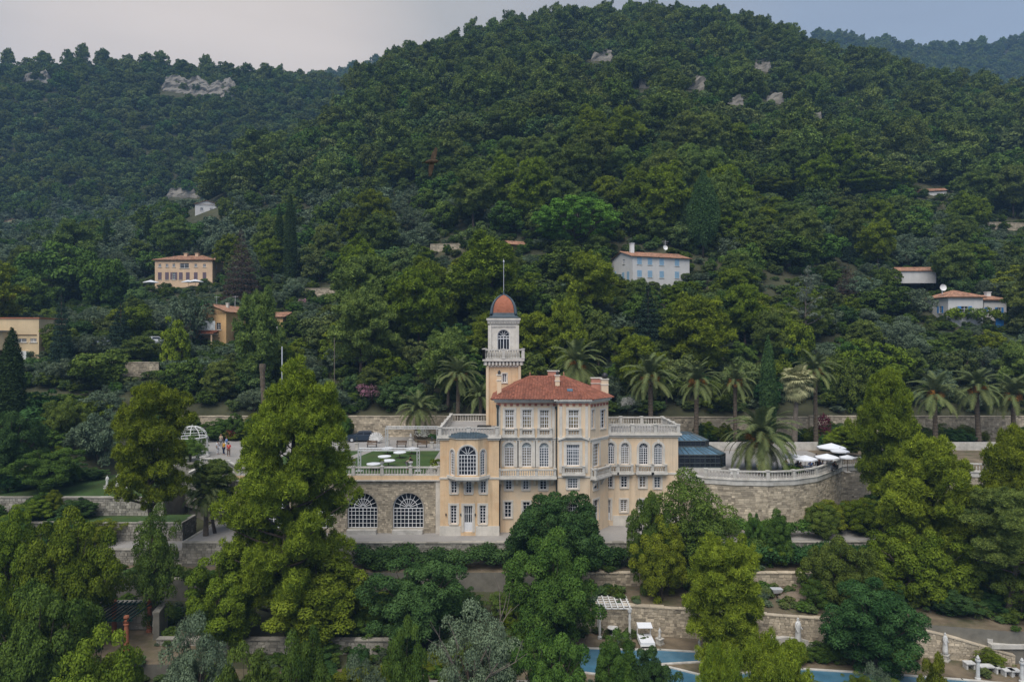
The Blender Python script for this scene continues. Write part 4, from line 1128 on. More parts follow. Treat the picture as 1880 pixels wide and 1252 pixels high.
def pine_shape(H, R_, rng, c0=0.25, nl=26, prof=None, rc=0.15, lean=(0, 0), flat=0.72, per=3, sub=0):
    """limbs off a slightly bent trunk, each ending in puffs of needles"""
    prof = prof or [(0, 0.35), (0.18, 0.85), (0.4, 1.0), (0.65, 0.8), (0.85, 0.5), (1, 0.14)]
    hp = [p[0] for p in prof]; rp = [p[1] for p in prof]
    bend = rng.normal(size=2) * 0.03 * H
    def trunk(h): return np.array([lean[0] * h ** 1.5 * H + bend[0] * math.sin(h * 3), lean[1] * h ** 1.5 * H + bend[1] * math.sin(h * 3.3), h * H])
    mb = MB()
    hs = np.linspace(0, 0.93, 9)
    mb.tube([trunk(h) for h in hs], [max(0.03, 0.022 * H * (1 - h * 0.9)) for h in hs], 8)
    C = []
    az = rng.uniform(0, 6.28)
    for i in range(nl):
        t = (i + rng.uniform(0, 0.9)) / nl
        h = c0 + (0.985 - c0) * t
        az += 2.399 + rng.uniform(-0.5, 0.5)
        rr = R_ * np.interp(t, hp, rp) * rng.uniform(0.62, 1.08)
        base = trunk(max(0.05, h - 0.07))
        rise = rr * (0.12 + 0.45 * t) * rng.uniform(0.5, 1.3)
        end = trunk(h) * np.array([1, 1, 1]) + np.array([math.cos(az) * rr, math.sin(az) * rr, rise * 0.5])
        end[2] = min(end[2], H * 0.985)
        mid = (base + end) / 2 + np.array([0, 0, -0.05 * rr])
        mb.tube([base, mid, end], [0.008 * H * (1.15 - t), 0.005 * H * (1.15 - t), 0.002 * H], 5, cap=False)
        for k in range(per):
            f = 1 - k * 0.27 + rng.uniform(-0.06, 0.06)
            if k and rr < R_ * 0.3: break
            p = base + (end - base) * f + rng.normal(size=3) * R_ * 0.07
            r0 = R_ * rc * rng.uniform(0.75, 1.35) * (1 - 0.12 * k)
            C.append((p[0], p[1], p[2], r0, r0 * rng.uniform(0.85, 1.15), r0 * flat * rng.uniform(0.85, 1.2)))
    p = trunk(0.95)
    C.append((p[0], p[1], H * 0.95, R_ * rc, R_ * rc, R_ * rc))
    if sub:          # smaller tufts growing out of every puff
        C2 = []
        for c in C:
            C2.append((c[0], c[1], c[2], c[3] * .88, c[4] * .88, c[5] * .85))
            for k in range(sub):
                d = rng.normal(size=3); d[2] = abs(d[2]) * .9 - .25; d /= np.linalg.norm(d)
                f = rng.uniform(.22, .38)
                C2.append((c[0] + d[0] * c[3] * .9, c[1] + d[1] * c[4] * .9, c[2] + d[2] * c[5] * .95 + c[5] * .08, c[3] * f, c[4] * f, c[3] * f * 1.35))
        C = C2
    return C, mb
def broad_shape(H, R_, rng, c0=0.2, n=70, rc=0.24, lobes=0.22, trunks=1, top=1.0, squash=1.0, inner=0.35):
    zc = (c0 + 1) / 2 * H; hz = (1 - c0) / 2 * H
    mb = MB(); C = []
    ph = rng.uniform(0, 6.28, 6)
    for i in range(n):
        z = 1 - 2 * (i + 0.5) / n
        a = i * 2.39996 + rng.uniform(-0.3, 0.3)
        q = math.sqrt(max(0, 1 - z * z))
        f = 1 + lobes * (math.sin(2 * a + ph[0] + 2 * z) + 0.6 * math.sin(3 * a + ph[1] - 3 * z) + 0.5 * math.sin(5 * z + ph[2]) * math.cos(a + ph[3]))
        f *= rng.uniform(0.68, 0.95)
        if rng.random() < inner * 0.5: f *= 0.6
        r0 = rc * (R_ + hz) / 2 * rng.uniform(0.7, 1.3)
        C.append((math.cos(a) * q * R_ * f, math.sin(a) * q * R_ * f, zc + z * hz * f * squash, r0, r0, r0 * 0.8))
    zt = max(c[2] + c[5] for c in C)
    for i, c in enumerate(C):
        C[i] = (c[0], c[1], max(c[2] * H / zt if zt > 0 else c[2], c[5] * 0.3), *c[3:])
    for k in range(trunks):
        o = rng.normal(size=2) * 0.05 * R_ * (trunks > 1)
        e = rng.normal(size=2) * 0.25 * R_ * (trunks > 1)
        mb.tube([(o[0], o[1], 0), (o[0] + e[0] * .3, o[1] + e[1] * .3, zc * 0.6), (e[0], e[1], zc * 1.2)], [0.026 * H, 0.019 * H, 0.008 * H], 7)
    for c in C[::4]:
        s = rng.uniform(0.35, 0.8) * zc
        mb.tube([(0, 0, s), (c[0] * .5, c[1] * .5, (s + c[2]) / 2), (c[0], c[1], c[2])], [0.011 * H, 0.007 * H, 0.002 * H], 5, cap=False)
    return C, mb
def column_shape(H, R_, rng, n=60, prof=None, c0=0.03, rc=0.45):
    prof = prof or [(0, 0.55), (0.15, 0.92), (0.4, 1.0), (0.7, 0.8), (0.9, 0.42), (1, 0.08)]
    hp = [p[0] for p in prof]; rp = [p[1] for p in prof]
    C = []; mb = MB()
    mb.tube([(0, 0, 0), (0, 0, H * 0.5)], [0.015 * H, 0.008 * H], 7)
    for i in range(n):
        t = (i + 0.5) / n
        a = i * 2.39996
        r = R_ * np.interp(t, hp, rp)
        r0 = max(0.12 * R_, r * rc) * rng.uniform(0.85, 1.15)
        z = H * (c0 + (1 - c0) * t)
        C.append((math.cos(a) * (r - r0) * rng.uniform(0.85, 1.12), math.sin(a) * (r - r0) * rng.uniform(0.85, 1.12), min(z, H - r0), r0, r0, r0 * 1.9))
    return C, mb
def fir_shape(H, R_, rng, layers=14, c0=0.06):
    C = []; mb = MB()
    mb.tube([(0, 0, 0), (0, 0, H * 0.97)], [0.016 * H, 0.003 * H], 7)
    for i in range(layers):
        t = (i + 0.3) / layers
        z = H * (c0 + (0.97 - c0) * t); r = R_ * (1 - t) ** 0.85 + 0.05 * R_
        n = max(3, int(9 * (1 - t) + 3)); a0 = rng.uniform(0, 6)
        for k in range(n):
            a = a0 + 6.283 * k / n + rng.uniform(-.2, .2); f = rng.uniform(0.65, 1.0)
            C.append((math.cos(a) * r * f * .75, math.sin(a) * r * f * .75, z - 0.1 * r, r * 0.33, r * 0.33, H / layers * 0.55))
            mb.tube([(0, 0, z + .1 * r), (math.cos(a) * r * f * .8, math.sin(a) * r * f * .8, z - .1 * r)], [0.004 * H, 0.001 * H], 4, cap=False)
    C.append((0, 0, H * 0.96, R_ * .1, R_ * .1, H * .04))
    return C, mb
PROTO = {}; PMAT = {}
def proto(key, shape, H, R_, seed, dens, L, Wd, m, bark='bark', nper=4, leafkw=None, **kw):
    rng = np.random.default_rng(seed)
    C, mb = shape(H, R_, rng, **kw)
    cm = crown_mesh(key + '_crown', C, dens, L, Wd, rng, M[m], nper, **(leafkw or {}))
    tm = mb.mesh(key + '_trunk', M[bark], smooth=True)
    PROTO[key] = (H, R_, tm, cm)
def recolor(key, new, m):
    H, R_, tm, cm = PROTO[key]
    PROTO[new] = (H, R_, tm, cm); PMAT[new] = M[m]
FLUFF = dict(radial=0.72, up=0.45, jit=0.7, low=-0.35)
FLUFF_FAR = dict(radial=0.5, up=0.45, jit=0.7)
NEAR = 52
# near garden trees (leaves of about 2-3 pixels)
proto('pineA', pine_shape, 22, 6.7, 5, 46, 0.36, 0.10, 'lf_pine', nper=3, c0=0.12, nl=74, rc=0.20, per=3, sub=9, leafkw=FLUFF, flat=0.8, prof=[(0, .75), (.12, .95), (.3, 1), (.42, .92), (.55, .74), (.7, .74), (.85, .58), (.95, .38), (1, .15)], lean=(0.075, 0))
proto('pineB', pine_shape, 17, 4.6, 8, 50, 0.34, 0.10, 'lf_pine', nper=3, sub=9, c0=0.42, nl=30, rc=0.27, per=3, leafkw=FLUFF, prof=[(0, .8), (.2, 1), (.5, .85), (.8, .8), (1, .3)])
proto('pineC', pine_shape, 9.5, 4.2, 21, 64, 0.30, 0.085, 'lf_pine', nper=3, sub=9, c0=0.12, nl=40, rc=0.24, per=3, leafkw=FLUFF, flat=0.85, prof=[(0, .95), (.2, .8), (.45, .82), (.7, .78), (.88, .6), (1, .3)])
proto('pineD', pine_shape, 14, 5.0, 33, 50, 0.34, 0.10, 'lf_pine', nper=3, sub=9, c0=0.2, nl=46, rc=0.24, per=3, leafkw=FLUFF, flat=0.8)
proto('broadA', broad_shape, 9, 4, 41, 56, 0.22, 0.145, 'lf_yell', c0=0.08, n=120, rc=0.20, lobes=0.24, trunks=3)
proto('broadB', broad_shape, 10, 4.5, 42, 56, 0.235, 0.145, 'lf_broad', c0=0.10, n=130, rc=0.19, lobes=0.28, trunks=2)
proto('broadC', broad_shape, 7, 5.2, 43, 60, 0.22, 0.145, 'lf_dark', c0=0.04, n=160, rc=0.17, lobes=0.18, trunks=4)
proto('broadD', broad_shape, 9, 4, 44, 44, 0.20, 0.115, 'lf_broad', c0=0.12, n=80, rc=0.20, lobes=0.34, trunks=2, inner=0.6)
recolor('broadA', 'broadA_green', 'lf_broad'); recolor('broadB', 'broadB_yell', 'lf_yell'); recolor('broadD', 'broadD_olive', 'lf_olive'); recolor('broadB', 'broadB_dark', 'lf_dark')
recolor('pineC', 'pineC_lime', 'lf_lime'); PMAT['cypM0_green'] = M['lf_cyp_light']; recolor('broadD', 'broadD_yell', 'lf_yell'); recolor('broadC', 'broadC_broad', 'lf_broad'); recolor('broadC', 'broadC_yell', 'lf_yell'); recolor('pineD', 'pineD_dark', 'lf_pine_dk'); recolor('pineB', 'pineB_dark', 'lf_pine_dk'); recolor('broadA', 'broadA_dark', 'lf_dark')
# middle distance
MID = 17
for k, s in enumerate((51, 52, 53)):
    proto('pineM%d' % k, pine_shape, 15, 5.2, s, 18, 0.58, 0.20, 'lf_pine', nper=3, sub=6, c0=(0.3, 0.2, 0.38)[k], nl=(34, 42, 30)[k], rc=0.25, per=3, leafkw=FLUFF, flat=0.8)
    recolor('pineM%d' % k, 'pineMd%d' % k, 'lf_pine_dk')
for k, s in enumerate((61, 62, 63)):
    proto('broadM%d' % k, broad_shape, 9, 4.2, s, 13, 0.48, 0.32, 'lf_broad', c0=0.08, n=(70, 90, 60)[k], rc=(0.23, 0.2, 0.26)[k], lobes=0.24, trunks=2)
    recolor('broadM%d' % k, 'oakM%d' % k, 'lf_oak'); recolor('broadM%d' % k, 'yellM%d' % k, 'lf_yell'); recolor('broadM%d' % k, 'darkM%d' % k, 'lf_dark')
for k, s in enumerate((71, 72)):
    proto('oliveM%d' % k, broad_shape, 6, 3.3, s, 18, 0.36, 0.18, 'lf_olive', bark='bark_pale', c0=0.16, n=70, rc=0.23, lobes=0.26, trunks=2, leafkw=dict(radial=0.45, up=0.5))
recolor('broadM1', 'limeM1', 'lf_lime')
proto('cypM0', column_shape, 16, 1.7, 81, 26, 0.36, 0.13, 'lf_cyp', n=110, leafkw=dict(radial=0.6, up=0.7))
PROTO['cypM0_green'] = PROTO['cypM0']
proto('cypM1', column_shape, 20, 4.3, 82, 18, 0.45, 0.18, 'lf_cyp_light', n=110, c0=0.16, rc=0.34, leafkw=dict(radial=0.5, up=0.6), prof=[(0, .4), (.14, .8), (.35, 1), (.55, .86), (.72, .62), (.86, .4), (.95, .2), (1, .05)])
proto('firM0', fir_shape, 15, 3.0, 83, 22, 0.40, 0.16, 'lf_fir')
proto('stoneM', broad_shape, 15, 9.6, 84, 26, 0.40, 0.22, 'lf_stone', c0=0.24, n=340, rc=0.10, lobes=0.03, inner=0.0, leafkw=dict(up=0.5))
proto('deadM', fir_shape, 17, 5.0, 85, 7, 0.5, 0.14, 'lf_brown', layers=12)
proto('cedarM', pine_shape, 13, 3.4, 86, 14, 0.45, 0.15, 'lf_cedar', bark='bark_pale', c0=0.45, nl=26, rc=0.16, flat=0.4, prof=[(0, 1), (.4, .8), (.8, .45), (1, .1)])
# far woods: whole trees in one mesh, a few hundred faces
FARP = {}
def farproto(key, shape, H, R_, seed, dens, L, Wd, m, leafkw=None, **kw):
    rng = np.random.default_rng(seed)
    C, mb = shape(H, R_, rng, **kw)
    V, t = leaf_geo(C, dens, L, Wd, rng, nper=4, **(leafkw or {}))
    me = raw_mesh(key, V, 4, M[m], t)
    FARP.setdefault(key[:-1], []).append(bpy.data.objects.new(key, me))
for k in range(3):
    farproto('far_pine%d' % k, pine_shape, 11, 4.2, 101 + k, 13, 0.60, 0.22, 'lf_pine_dk', leafkw=FLUFF_FAR, c0=0.22, nl=(26, 32, 24)[k], rc=0.26, per=3, flat=0.85, sub=2)
for k in range(3):
    farproto('far_oak%d' % k, broad_shape, 6.5, 4.0, 111 + k, 9, 0.62, 0.40, 'lf_oak', leafkw=dict(radial=0.35, jit=0.8), c0=0.05, n=44, rc=0.27, lobes=0.2)
for k in range(2):
    farproto('far_broad%d' % k, broad_shape, 8, 4.4, 116 + k, 9, 0.62, 0.4, 'lf_broad', leafkw=dict(radial=0.35, jit=0.8), c0=0.05, n=48, rc=0.25, lobes=0.2)
for k in range(2):
    farproto('far_olive%d' % k, broad_shape, 5.2, 3.2, 121 + k, 9, 0.6, 0.32, 'lf_olive', leafkw=dict(radial=0.4, up=0.5), c0=0.08, n=36, rc=0.28, lobes=0.2)
HERO = []      # (px0, px1, top, bottom, D) crowns that the wild growth in front must not hide
_hr = random.Random(77)
def place(key, name, x, y, H, Rw, label, cat='tree', group=None, z=None, rz=None, lean=None):
    H0, R0, tm, cm = PROTO[key]
    z = ground(x, y) - 0.1 if z is None else z
    e = empty(name, (x, y, z), _hr.uniform(0, 6.28) if rz is None else rz, True, label, cat, group)
    e.scale = (Rw / R0, Rw / R0, H / H0)
    if lean: e.rotation_euler[1] = lean
    obj('trunk', tm, e); c = obj('crown', cm, e)
    if key in PMAT: c.material_slots[0].link = 'OBJECT'; c.material_slots[0].material = PMAT[key]
    return e
def hero(key, name, px, top, wid, D, label, cat='tree', bottom=None, rz=None, base=None, group=None):
    x = X(px, D); z = ground(x, D) - 0.1 if base is None else Z(base, D)
    H = max(1.2, Z(top, D) - z)
    HERO.append((px - wid * 0.42, px + wid * 0.42, top, bottom if bottom else 626 + (30 - z - H * 0.35) * F / D, D))
    return place(key, name, x, D, H, wid * D / F / 2 * (1.05 if key == 'stoneM' else .92), label, cat, group, z, rz)
# --- near garden (pixel centre, top, width, distance)
hero('pineA', 'pine_tree', 530, 700, 250, 62, 'huge bright green pine covering the left half of the arcade wall', rz=0.0)
hero('pineB', 'pine_tree', 288, 720, 150, 68, 'tall pine with bare trunk standing left of the gazebo', rz=0.6)
hero('broadD', 'broadleaf_tree', 285, 925, 100, 62, 'small airy green tree with thin forked trunk under the left pine')
hero('broadB_yell', 'broadleaf_tree', 135, 936, 145, 58, 'dense yellow-green tree left of the airy small tree')
hero('broadA', 'broadleaf_tree', 22, 934, 110, 57, 'yellowing tree at the left edge above the pergola')
hero('broadB', 'broadleaf_tree', 72, 1060, 185, 49, 'large blue-green leafy tree filling the bottom left corner')
hero('broadA', 'broadleaf_tree', 175, 1150, 165, 47, 'yellow-green bush tree in front of the terracotta pergola columns')
hero('broadD_olive', 'broadleaf_tree', 355, 1118, 125, 49, 'grey-green tree at the bottom right of the green pergola')
hero('broadA_green', 'broadleaf_tree', 455, 1178, 125, 46, 'green tree at the bottom edge beside the grey-green one')
hero('broadB', 'broadleaf_tree', 562, 1146, 115, 46, 'bright mid-green tree at the bottom edge below the huge pine')
hero('broadD_olive', 'broadleaf_tree', 665, 1198, 120, 45, 'pale grey-green shrub tree at the bottom edge left of centre')
hero('broadA', 'broadleaf_tree', 410, 1012, 140, 60, 'yellow-green tree at the lower left foot of the huge pine')
hero('broadA', 'broadleaf_tree', 590, 1010, 185, 61, 'dark yellow-green tree at the lower right foot of the huge pine')
hero('broadB_dark', 'broadleaf_tree', 768, 1020, 175, 60, 'dark round tree below the hedge left of centre')
hero('broadA_green', 'broadleaf_tree', 742, 1132, 90, 47, 'light green upright tree at the bottom edge, centre left')
hero('broadD_olive', 'broadleaf_tree', 880, 1105, 165, 50, 'greyish tree with bare dead twigs at the bottom centre')
hero('broadB', 'broadleaf_tree', 1015, 978, 160, 60, 'green tree in front of the dark fig below the villa')
hero('broadB', 'broadleaf_tree', 1010, 1150, 140, 49, 'green tree at the bottom edge right of the dead twigs')
hero('broadC', 'fig_tree', 1020, 903, 205, 69, 'broad dark fig tree hiding the foot of the villa')
hero('broadD', 'broadleaf_tree', 1268, 863, 185, 67, 'loose green tree hiding the right wing of the villa')
hero('broadB', 'broadleaf_tree', 1196, 905, 80, 66, 'smaller green tree left of the loose tree by the right wing')
hero('broadA', 'broadleaf_tree', 1215, 945, 90, 64.5, 'yellow-green shrub at the foot of the loose tree')
hero('pineC_lime', 'pine_tree', 1340, 1014, 165, 57, 'rounded bright lime-green pine beside the pool', rz=1.0)
hero('broadA_green', 'broadleaf_tree', 1128, 1155, 90, 49, 'green tree in front of the white pergola')
hero('broadA_dark', 'broadleaf_tree', 1196, 1183, 85, 49, 'dark green tree in front of the sun beds')
hero('pineC_lime', 'pine_tree', 1430, 1205, 150, 46, 'bright yellow-green pine top at the bottom edge before the pool', rz=2)
hero('pineC', 'pine_tree', 1320, 1222, 110, 45, 'green pine top at the bottom edge left of the yellow one', rz=4)
hero('broadB', 'broadleaf_tree', 1385, 940, 40, 70.5, 'slim shrub tree against the curved terrace wall')
hero('broadA_green', 'broadleaf_tree', 1425, 934, 62, 70, 'bushy tree right of the slim one against the curved wall')
hero('pineD', 'pine_tree', 1628, 703, 132, 77, 'tall pine behind the dining parasols', bottom=860, rz=0.3)
hero('pineD', 'pine_tree', 1552, 788, 80, 90, 'low pine boughs hanging over the parasols')
hero('pineD', 'pine_tree', 1704, 826, 185, 66, 'bright green pine below the far right terrace', rz=1.4)
hero('pineD', 'pine_tree', 1865, 812, 150, 64, 'pine cut by the right edge of the picture', rz=3.1)
hero('pineB_dark', 'pine_tree', 1845, 905, 150, 60, 'dark pine with straight trunk at the right edge', rz=2.0)
hero('broadC_broad', 'broadleaf_tree', 1550, 985, 140, 63, 'green tree right of the curved terrace wall')
hero('broadC_yell', 'broadleaf_tree', 1690, 962, 200, 64, 'wide yellow-green tree in the right garden')
hero('broadB_dark', 'broadleaf_tree', 1600, 1062, 165, 55.5, 'dark green tree leaning over the pool on the right')
hero('broadA_green', 'broadleaf_tree', 1512, 922, 62, 72, 'small dark tree at the foot of the curved wall, right end')
hero('broadA', 'broadleaf_tree', 1722, 1196, 85, 48, 'small yellow-green tree at the bottom right edge')
hero('broadD_olive', 'broadleaf_tree', 1610, 1215, 90, 47, 'grey shrub at the bottom edge below the leaning tree')
hero('broadB_dark', 'broadleaf_tree', 18, 752, 110, 80, 'dark tree at the left edge below the cypress', bottom=930)
hero('broadB', 'broadleaf_tree', 92, 822, 110, 79, 'round green tree left of the tall left pine', bottom=930)
hero('broadC_broad', 'broadleaf_tree', 120, 728, 90, 92, 'leafy tree above the statue lawn')
hero('oliveM0', 'olive_tree', 188, 752, 80, 90, 'grey olive tree behind the tall left pine')
hero('pineB_dark', 'pine_tree', 395, 850, 90, 74, 'dark tree against the wall below the gazebo', bottom=950)
# --- behind the villa
hero('pineMd1', 'pine_tree', 474, 548, 92, 110, 'tall dark rounded pine in front of the orange house', bottom=690)
hero('pineMd0', 'pine_tree', 660, 543, 122, 112, 'dark layered pine above the lawn terrace')
hero('pineM0', 'pine_tree', 770, 498, 118, 120, 'tall pine between the lawn pine and the tower')
hero('pineM1', 'pine_tree', 902, 447, 160, 125, 'big spreading pine directly behind the tower')
hero('pineM2', 'pine_tree', 1084, 476, 118, 124, 'yellow-green pine behind the villa roof')
hero('pineM1', 'pine_tree', 1038, 560, 80, 112, 'lower pine behind the red roof')
hero('broadM0', 'broadleaf_tree', 1035, 448, 110, 140, 'broad green tree above the villa roof behind the pines')
hero('firM0', 'fir_tree', 1190, 524, 95, 118, 'blue-green fir below the white house')
hero('pineM1', 'pine_tree', 1282, 553, 132, 113, 'bright lime pine below the white house')
hero('pineM0', 'pine_tree', 1170, 620, 95, 107, 'round yellow-green pine behind the right wing')
hero('yellM0', 'broadleaf_tree', 1455, 575, 70, 114, 'yellow-green tree right of the green cypress')
hero('stoneM', 'umbrella_pine', 1060, 362, 158, 150, 'single dense dome-shaped umbrella pine on the slope')
hero('cypM0', 'cypress_tree', 513, 376, 22, 166, 'shorter left one of the dark cypress pair', bottom=498)
hero('cypM0', 'cypress_tree', 533, 357, 29, 164, 'taller right one of the dark cypress pair', bottom=498)
hero('cypM1', 'cypress_tree', 1291, 316, 68, 150, 'huge ragged cypress right of the white house', bottom=495)
hero('cypM1', 'cypress_tree', 1254, 328, 36, 158, 'narrower cypress behind the white house roof')
hero('cypM0_green', 'cypress_tree', 1410, 617, 36, 101, 'clipped green cypress column among the palms', bottom=770)
hero('cypM0', 'cypress_tree', 22, 603, 52, 92, 'thick dark cypress at the left edge', bottom=755)
hero('cypM0', 'cypress_tree', 196, 398, 15, 212, 'thin cypress above the big chestnut trees')
hero('cypM0', 'cypress_tree', 272, 392, 17, 208, 'thin cypress uphill of the peach house')
hero('broadM1', 'broadleaf_tree', 112, 440, 125, 163, 'big rounded chestnut tree left of the peach house', bottom=560)
hero('broadM2', 'broadleaf_tree', 188, 462, 82, 160, 'second chestnut tree nearer the peach house', bottom=560)
hero('broadM0', 'broadleaf_tree', 60, 500, 85, 150, 'green tree below the big chestnuts')
hero('firM0', 'fir_tree', 113, 528, 52, 112, 'dark fir beside the flat-roofed house', bottom=650)
hero('firM0', 'fir_tree', 222, 552, 62, 121, 'pale green conical conifer left of the parked cars')
hero('limeM1', 'broadleaf_tree', 325, 581, 56, 117, 'small bright lime-green tree beside the parked van', bottom=632)
hero('deadM', 'dead_conifer', 443, 420, 84, 158, 'brown dead conifer beside the peach house', bottom=540)
hero('broadM1', 'broadleaf_tree', 1446, 428, 112, 150, 'round dome-shaped green tree right of the white house', bottom=520)
hero('firM0', 'fir_tree', 1560, 422, 40, 158, 'single pointed fir right of the round tree', bottom=500)
hero('cedarM', 'cedar_tree', 1484, 490, 62, 118, 'pale sparse cedar with bare pole-like trunk', bottom=600)
hero('deadM', 'bare_tree', 1555, 484, 70, 138, 'purplish bare-branched tree left of the blue-shuttered villa')
hero('yellM1', 'broadleaf_tree', 1610, 622, 115, 109, 'wide yellow-green tree above the tall dining pine', bottom=740)
hero('broadM0', 'broadleaf_tree', 1560, 650, 60, 106, 'yellowish tree left of the wide yellow-green one')
hero('broadM0', 'broadleaf_tree', 1620, 520, 90, 133, 'green tree left of the blue-shuttered villa')
hero('pineM2', 'pine_tree', 1420, 330, 85, 190, 'tall pine on the slope above the round tree')
hero('pineM0', 'pine_tree', 1580, 318, 90, 200, 'large pine right of the tall slope pine')
hero('pineM0', 'pine_tree', 940, 272, 100, 225, 'large pine in the middle of the hill')
hero('pineM1', 'pine_tree', 730, 288, 75, 215, 'pine on the hill left of the middle')
hero('pineM2', 'pine_tree', 1155, 222, 70, 245, 'flat-topped pine on the upper hill')
hero('oliveM1', 'olive_tree', 350, 540, 75, 128, 'olive tree between the peach and the orange house', bottom=600)
hero('broadM2', 'broadleaf_tree', 185, 640, 100, 108, 'leafy tree below the parked cars, left')
# --- palms
def frond_mesh(name, Ln, e0, droop, seed, tint0, wide=0.62):
    rng = np.random.default_rng(seed)
    n = 9; mb = MB(); P = [np.zeros(3)]; ang = e0
    for i in range(n):
        ang -= droop / n * (0.5 + i / n)
        P.append(P[-1] + np.array([math.cos(ang), 0, math.sin(ang)]) * Ln / n)
    mb.tint = 0.6
    mb.tube([tuple(p) for p in P], [0.035 * (1 - 0.85 * i / n) for i in range(n + 1)], 3, cap=False)
    V = []; T = []
    m = 22
    for k in range(m):
        s = 0.1 + 0.9 * k / (m - 1)
        f = s * n; i = min(int(f), n - 1); p = P[i] + (P[i + 1] - P[i]) * (f - i)
        d = P[i + 1] - P[i]; d /= np.linalg.norm(d); nr = np.array([-d[2], 0, d[0]])
        l = wide * (0.35 + 0.65 * math.sin(math.pi * min(1, 0.12 + s * 0.86))) * rng.uniform(0.85, 1.1)
        for sd in (-1, 1):
            dr = d * 0.62 + np.array([0, sd, 0]) * 0.74 + nr * (0.25 - 0.3 * s) + np.array([0, 0, -0.12])
            dr /= np.linalg.norm(dr)
            q = p + dr * l + np.array([0, 0, -0.1 * l])
            w = d * 0.075
            V += [p - w, p + w, q + w * 0.25, q - w * 0.25]; T += [min(1, max(0, tint0 + rng.normal() * 0.12))] * 4
    a = mb.mesh(name, M['lf_palm'])
    o = len(mb.v); mb.v += [tuple(v) for v in V]; mb.t += T
    mb.f += [(o + 4 * i, o + 4 * i + 1, o + 4 * i + 2, o + 4 * i + 3) for i in range(len(V) // 4)]; mb.m += [0] * (len(V) // 4)
    bpy.data.meshes.remove(a)
    return mb.mesh(name, M['lf_palm'])
FR = []      # (mesh, ring)
for ring, (e0, dr, tn) in enumerate(((82, 62, .35), (62, 88, .4), (38, 92, .5), (12, 88, .62), (-18, 62, .85))):
    FR.append([frond_mesh('frond', 3.7 * (0.88 if ring == 0 else 1), R(e0 + v), R(dr), 200 + ring * 3 + v, tn) for v in (-6, 6)])
_fr = leaf_geo([(0, 0, 0, .34, .34, .42)], 90, 0.15, 0.08, np.random.default_rng(9), radial=0.5, shell=(.3, 1.1))
FRUIT = raw_mesh('fruit_cluster', _fr[0], 4, M['fruit'], _fr[1])
def palm(px, cy, wid, D, base, label, fruit=True, seed=0, name='palm_tree', gz=None, lean=0.0, full=1.0):
    rnd = random.Random(seed)
    x = X(px, D); zc = Z(cy, D); z0 = gz if gz is not None else ground(x, D) - 0.05
    s = wid * D / F / 6.4
    e = empty(name, (x, D, z0), rnd.uniform(0, 6.28), True, label, 'palm')
    lean = lean or rnd.uniform(0, .035)
    h = zc - z0
    HERO.append((px - wid * 0.45, px + wid * 0.45, cy - wid * 0.45, cy + wid * 0.3, D))
    mb = MB(); n = max(3, int(h / 0.22)); vs = []
    pts = []; rad = []
    for i in range(n + 1):
        t = i / n
        pts.append((lean * math.sin(t * 1.6) * h, 0, h * t)); rad.append((0.30 + 0.10 * (1 - t) ** 3 + (0.16 if t > 0.9 else 0)) * (1.0 if i % 2 else 0.9) * min(1.15, max(s, .8)))
    mb.tube(pts, rad, 10)
    mb.build('trunk', M['palm_bark'], e)
    for ring, cnt in enumerate((7, 11, 13, 13, 12)):
        cnt = int(cnt * full)
        for k in range(cnt + rnd.randrange(-2, 3)):
            if rnd.random() < .1: continue
            az = 6.283 * (k + rnd.uniform(-.35, .35)) / cnt + ring * 0.7
            f = obj('frond', FR[ring][rnd.randrange(2)], e, (pts[-1][0], 0, h + 0.1 * s * (2 - ring)), (rnd.uniform(-.25, .25), rnd.uniform(-.12, .12), az), (s * rnd.uniform(.85, 1.12),) * 3)
    if fruit:
        for k in range(14):
            az = 6.283 * k / 14 + rnd.uniform(-.3, .3); rr = rnd.uniform(.5, 1.1) * s
            obj('fruit_cluster', FRUIT, e, (pts[-1][0] + math.cos(az) * rr, math.sin(az) * rr, h - rnd.uniform(-0.15, 0.7) * s), (0, 0, az), (s * rnd.uniform(.7, 1.15),) * 3)
    return e
palm(839, 688, 84, 100, 760, 'date palm with orange fruit just left of the tower', seed=1)
palm(764, 750, 78, 100, 800, 'short green palm without fruit behind the lawn truss', fruit=False, seed=2)
palm(882, 728, 62, 97, 790, 'palm half hidden behind the tower shaft', fruit=False, seed=3)
palm(1056, 668, 102, 99, 760, 'fruiting palm showing above the red villa roof', seed=4)
palm(1196, 692, 98, 97, 785, 'fruiting palm nearest the right wing roof terrace', seed=5)
palm(1277, 700, 88, 97, 800, 'fruiting palm above the conservatory', seed=6)
palm(1350, 700, 76, 98, 815, 'fruiting palm left of the clipped cypress', seed=7)
palm(1498, 680, 80, 99, 800, 'tall fruiting palm behind the pale fan palm', seed=8)
palm(1398, 803, 132, 80, 868, 'big low palm with drooping fronds on the dining terrace', seed=9, full=1.7)
palm(1718, 722, 86, 98, 830, 'leftmost of the three fruiting palms at far right', seed=10, lean=0.03)
palm(1798, 712, 90, 98, 830, 'middle one of the three fruiting palms at far right', seed=11, lean=0.04)
palm(1862, 724, 84, 98, 815, 'rightmost palm cut by the picture edge', seed=12)
palm(378, 905, 80, 73, 960, 'dark palm in the shade below the gazebo wall', fruit=False, seed=13)
palm(1795, 1128, 44, 60.5, 1140, 'small spiky palm in the lower right garden', fruit=False, seed=14, gz=5.6)
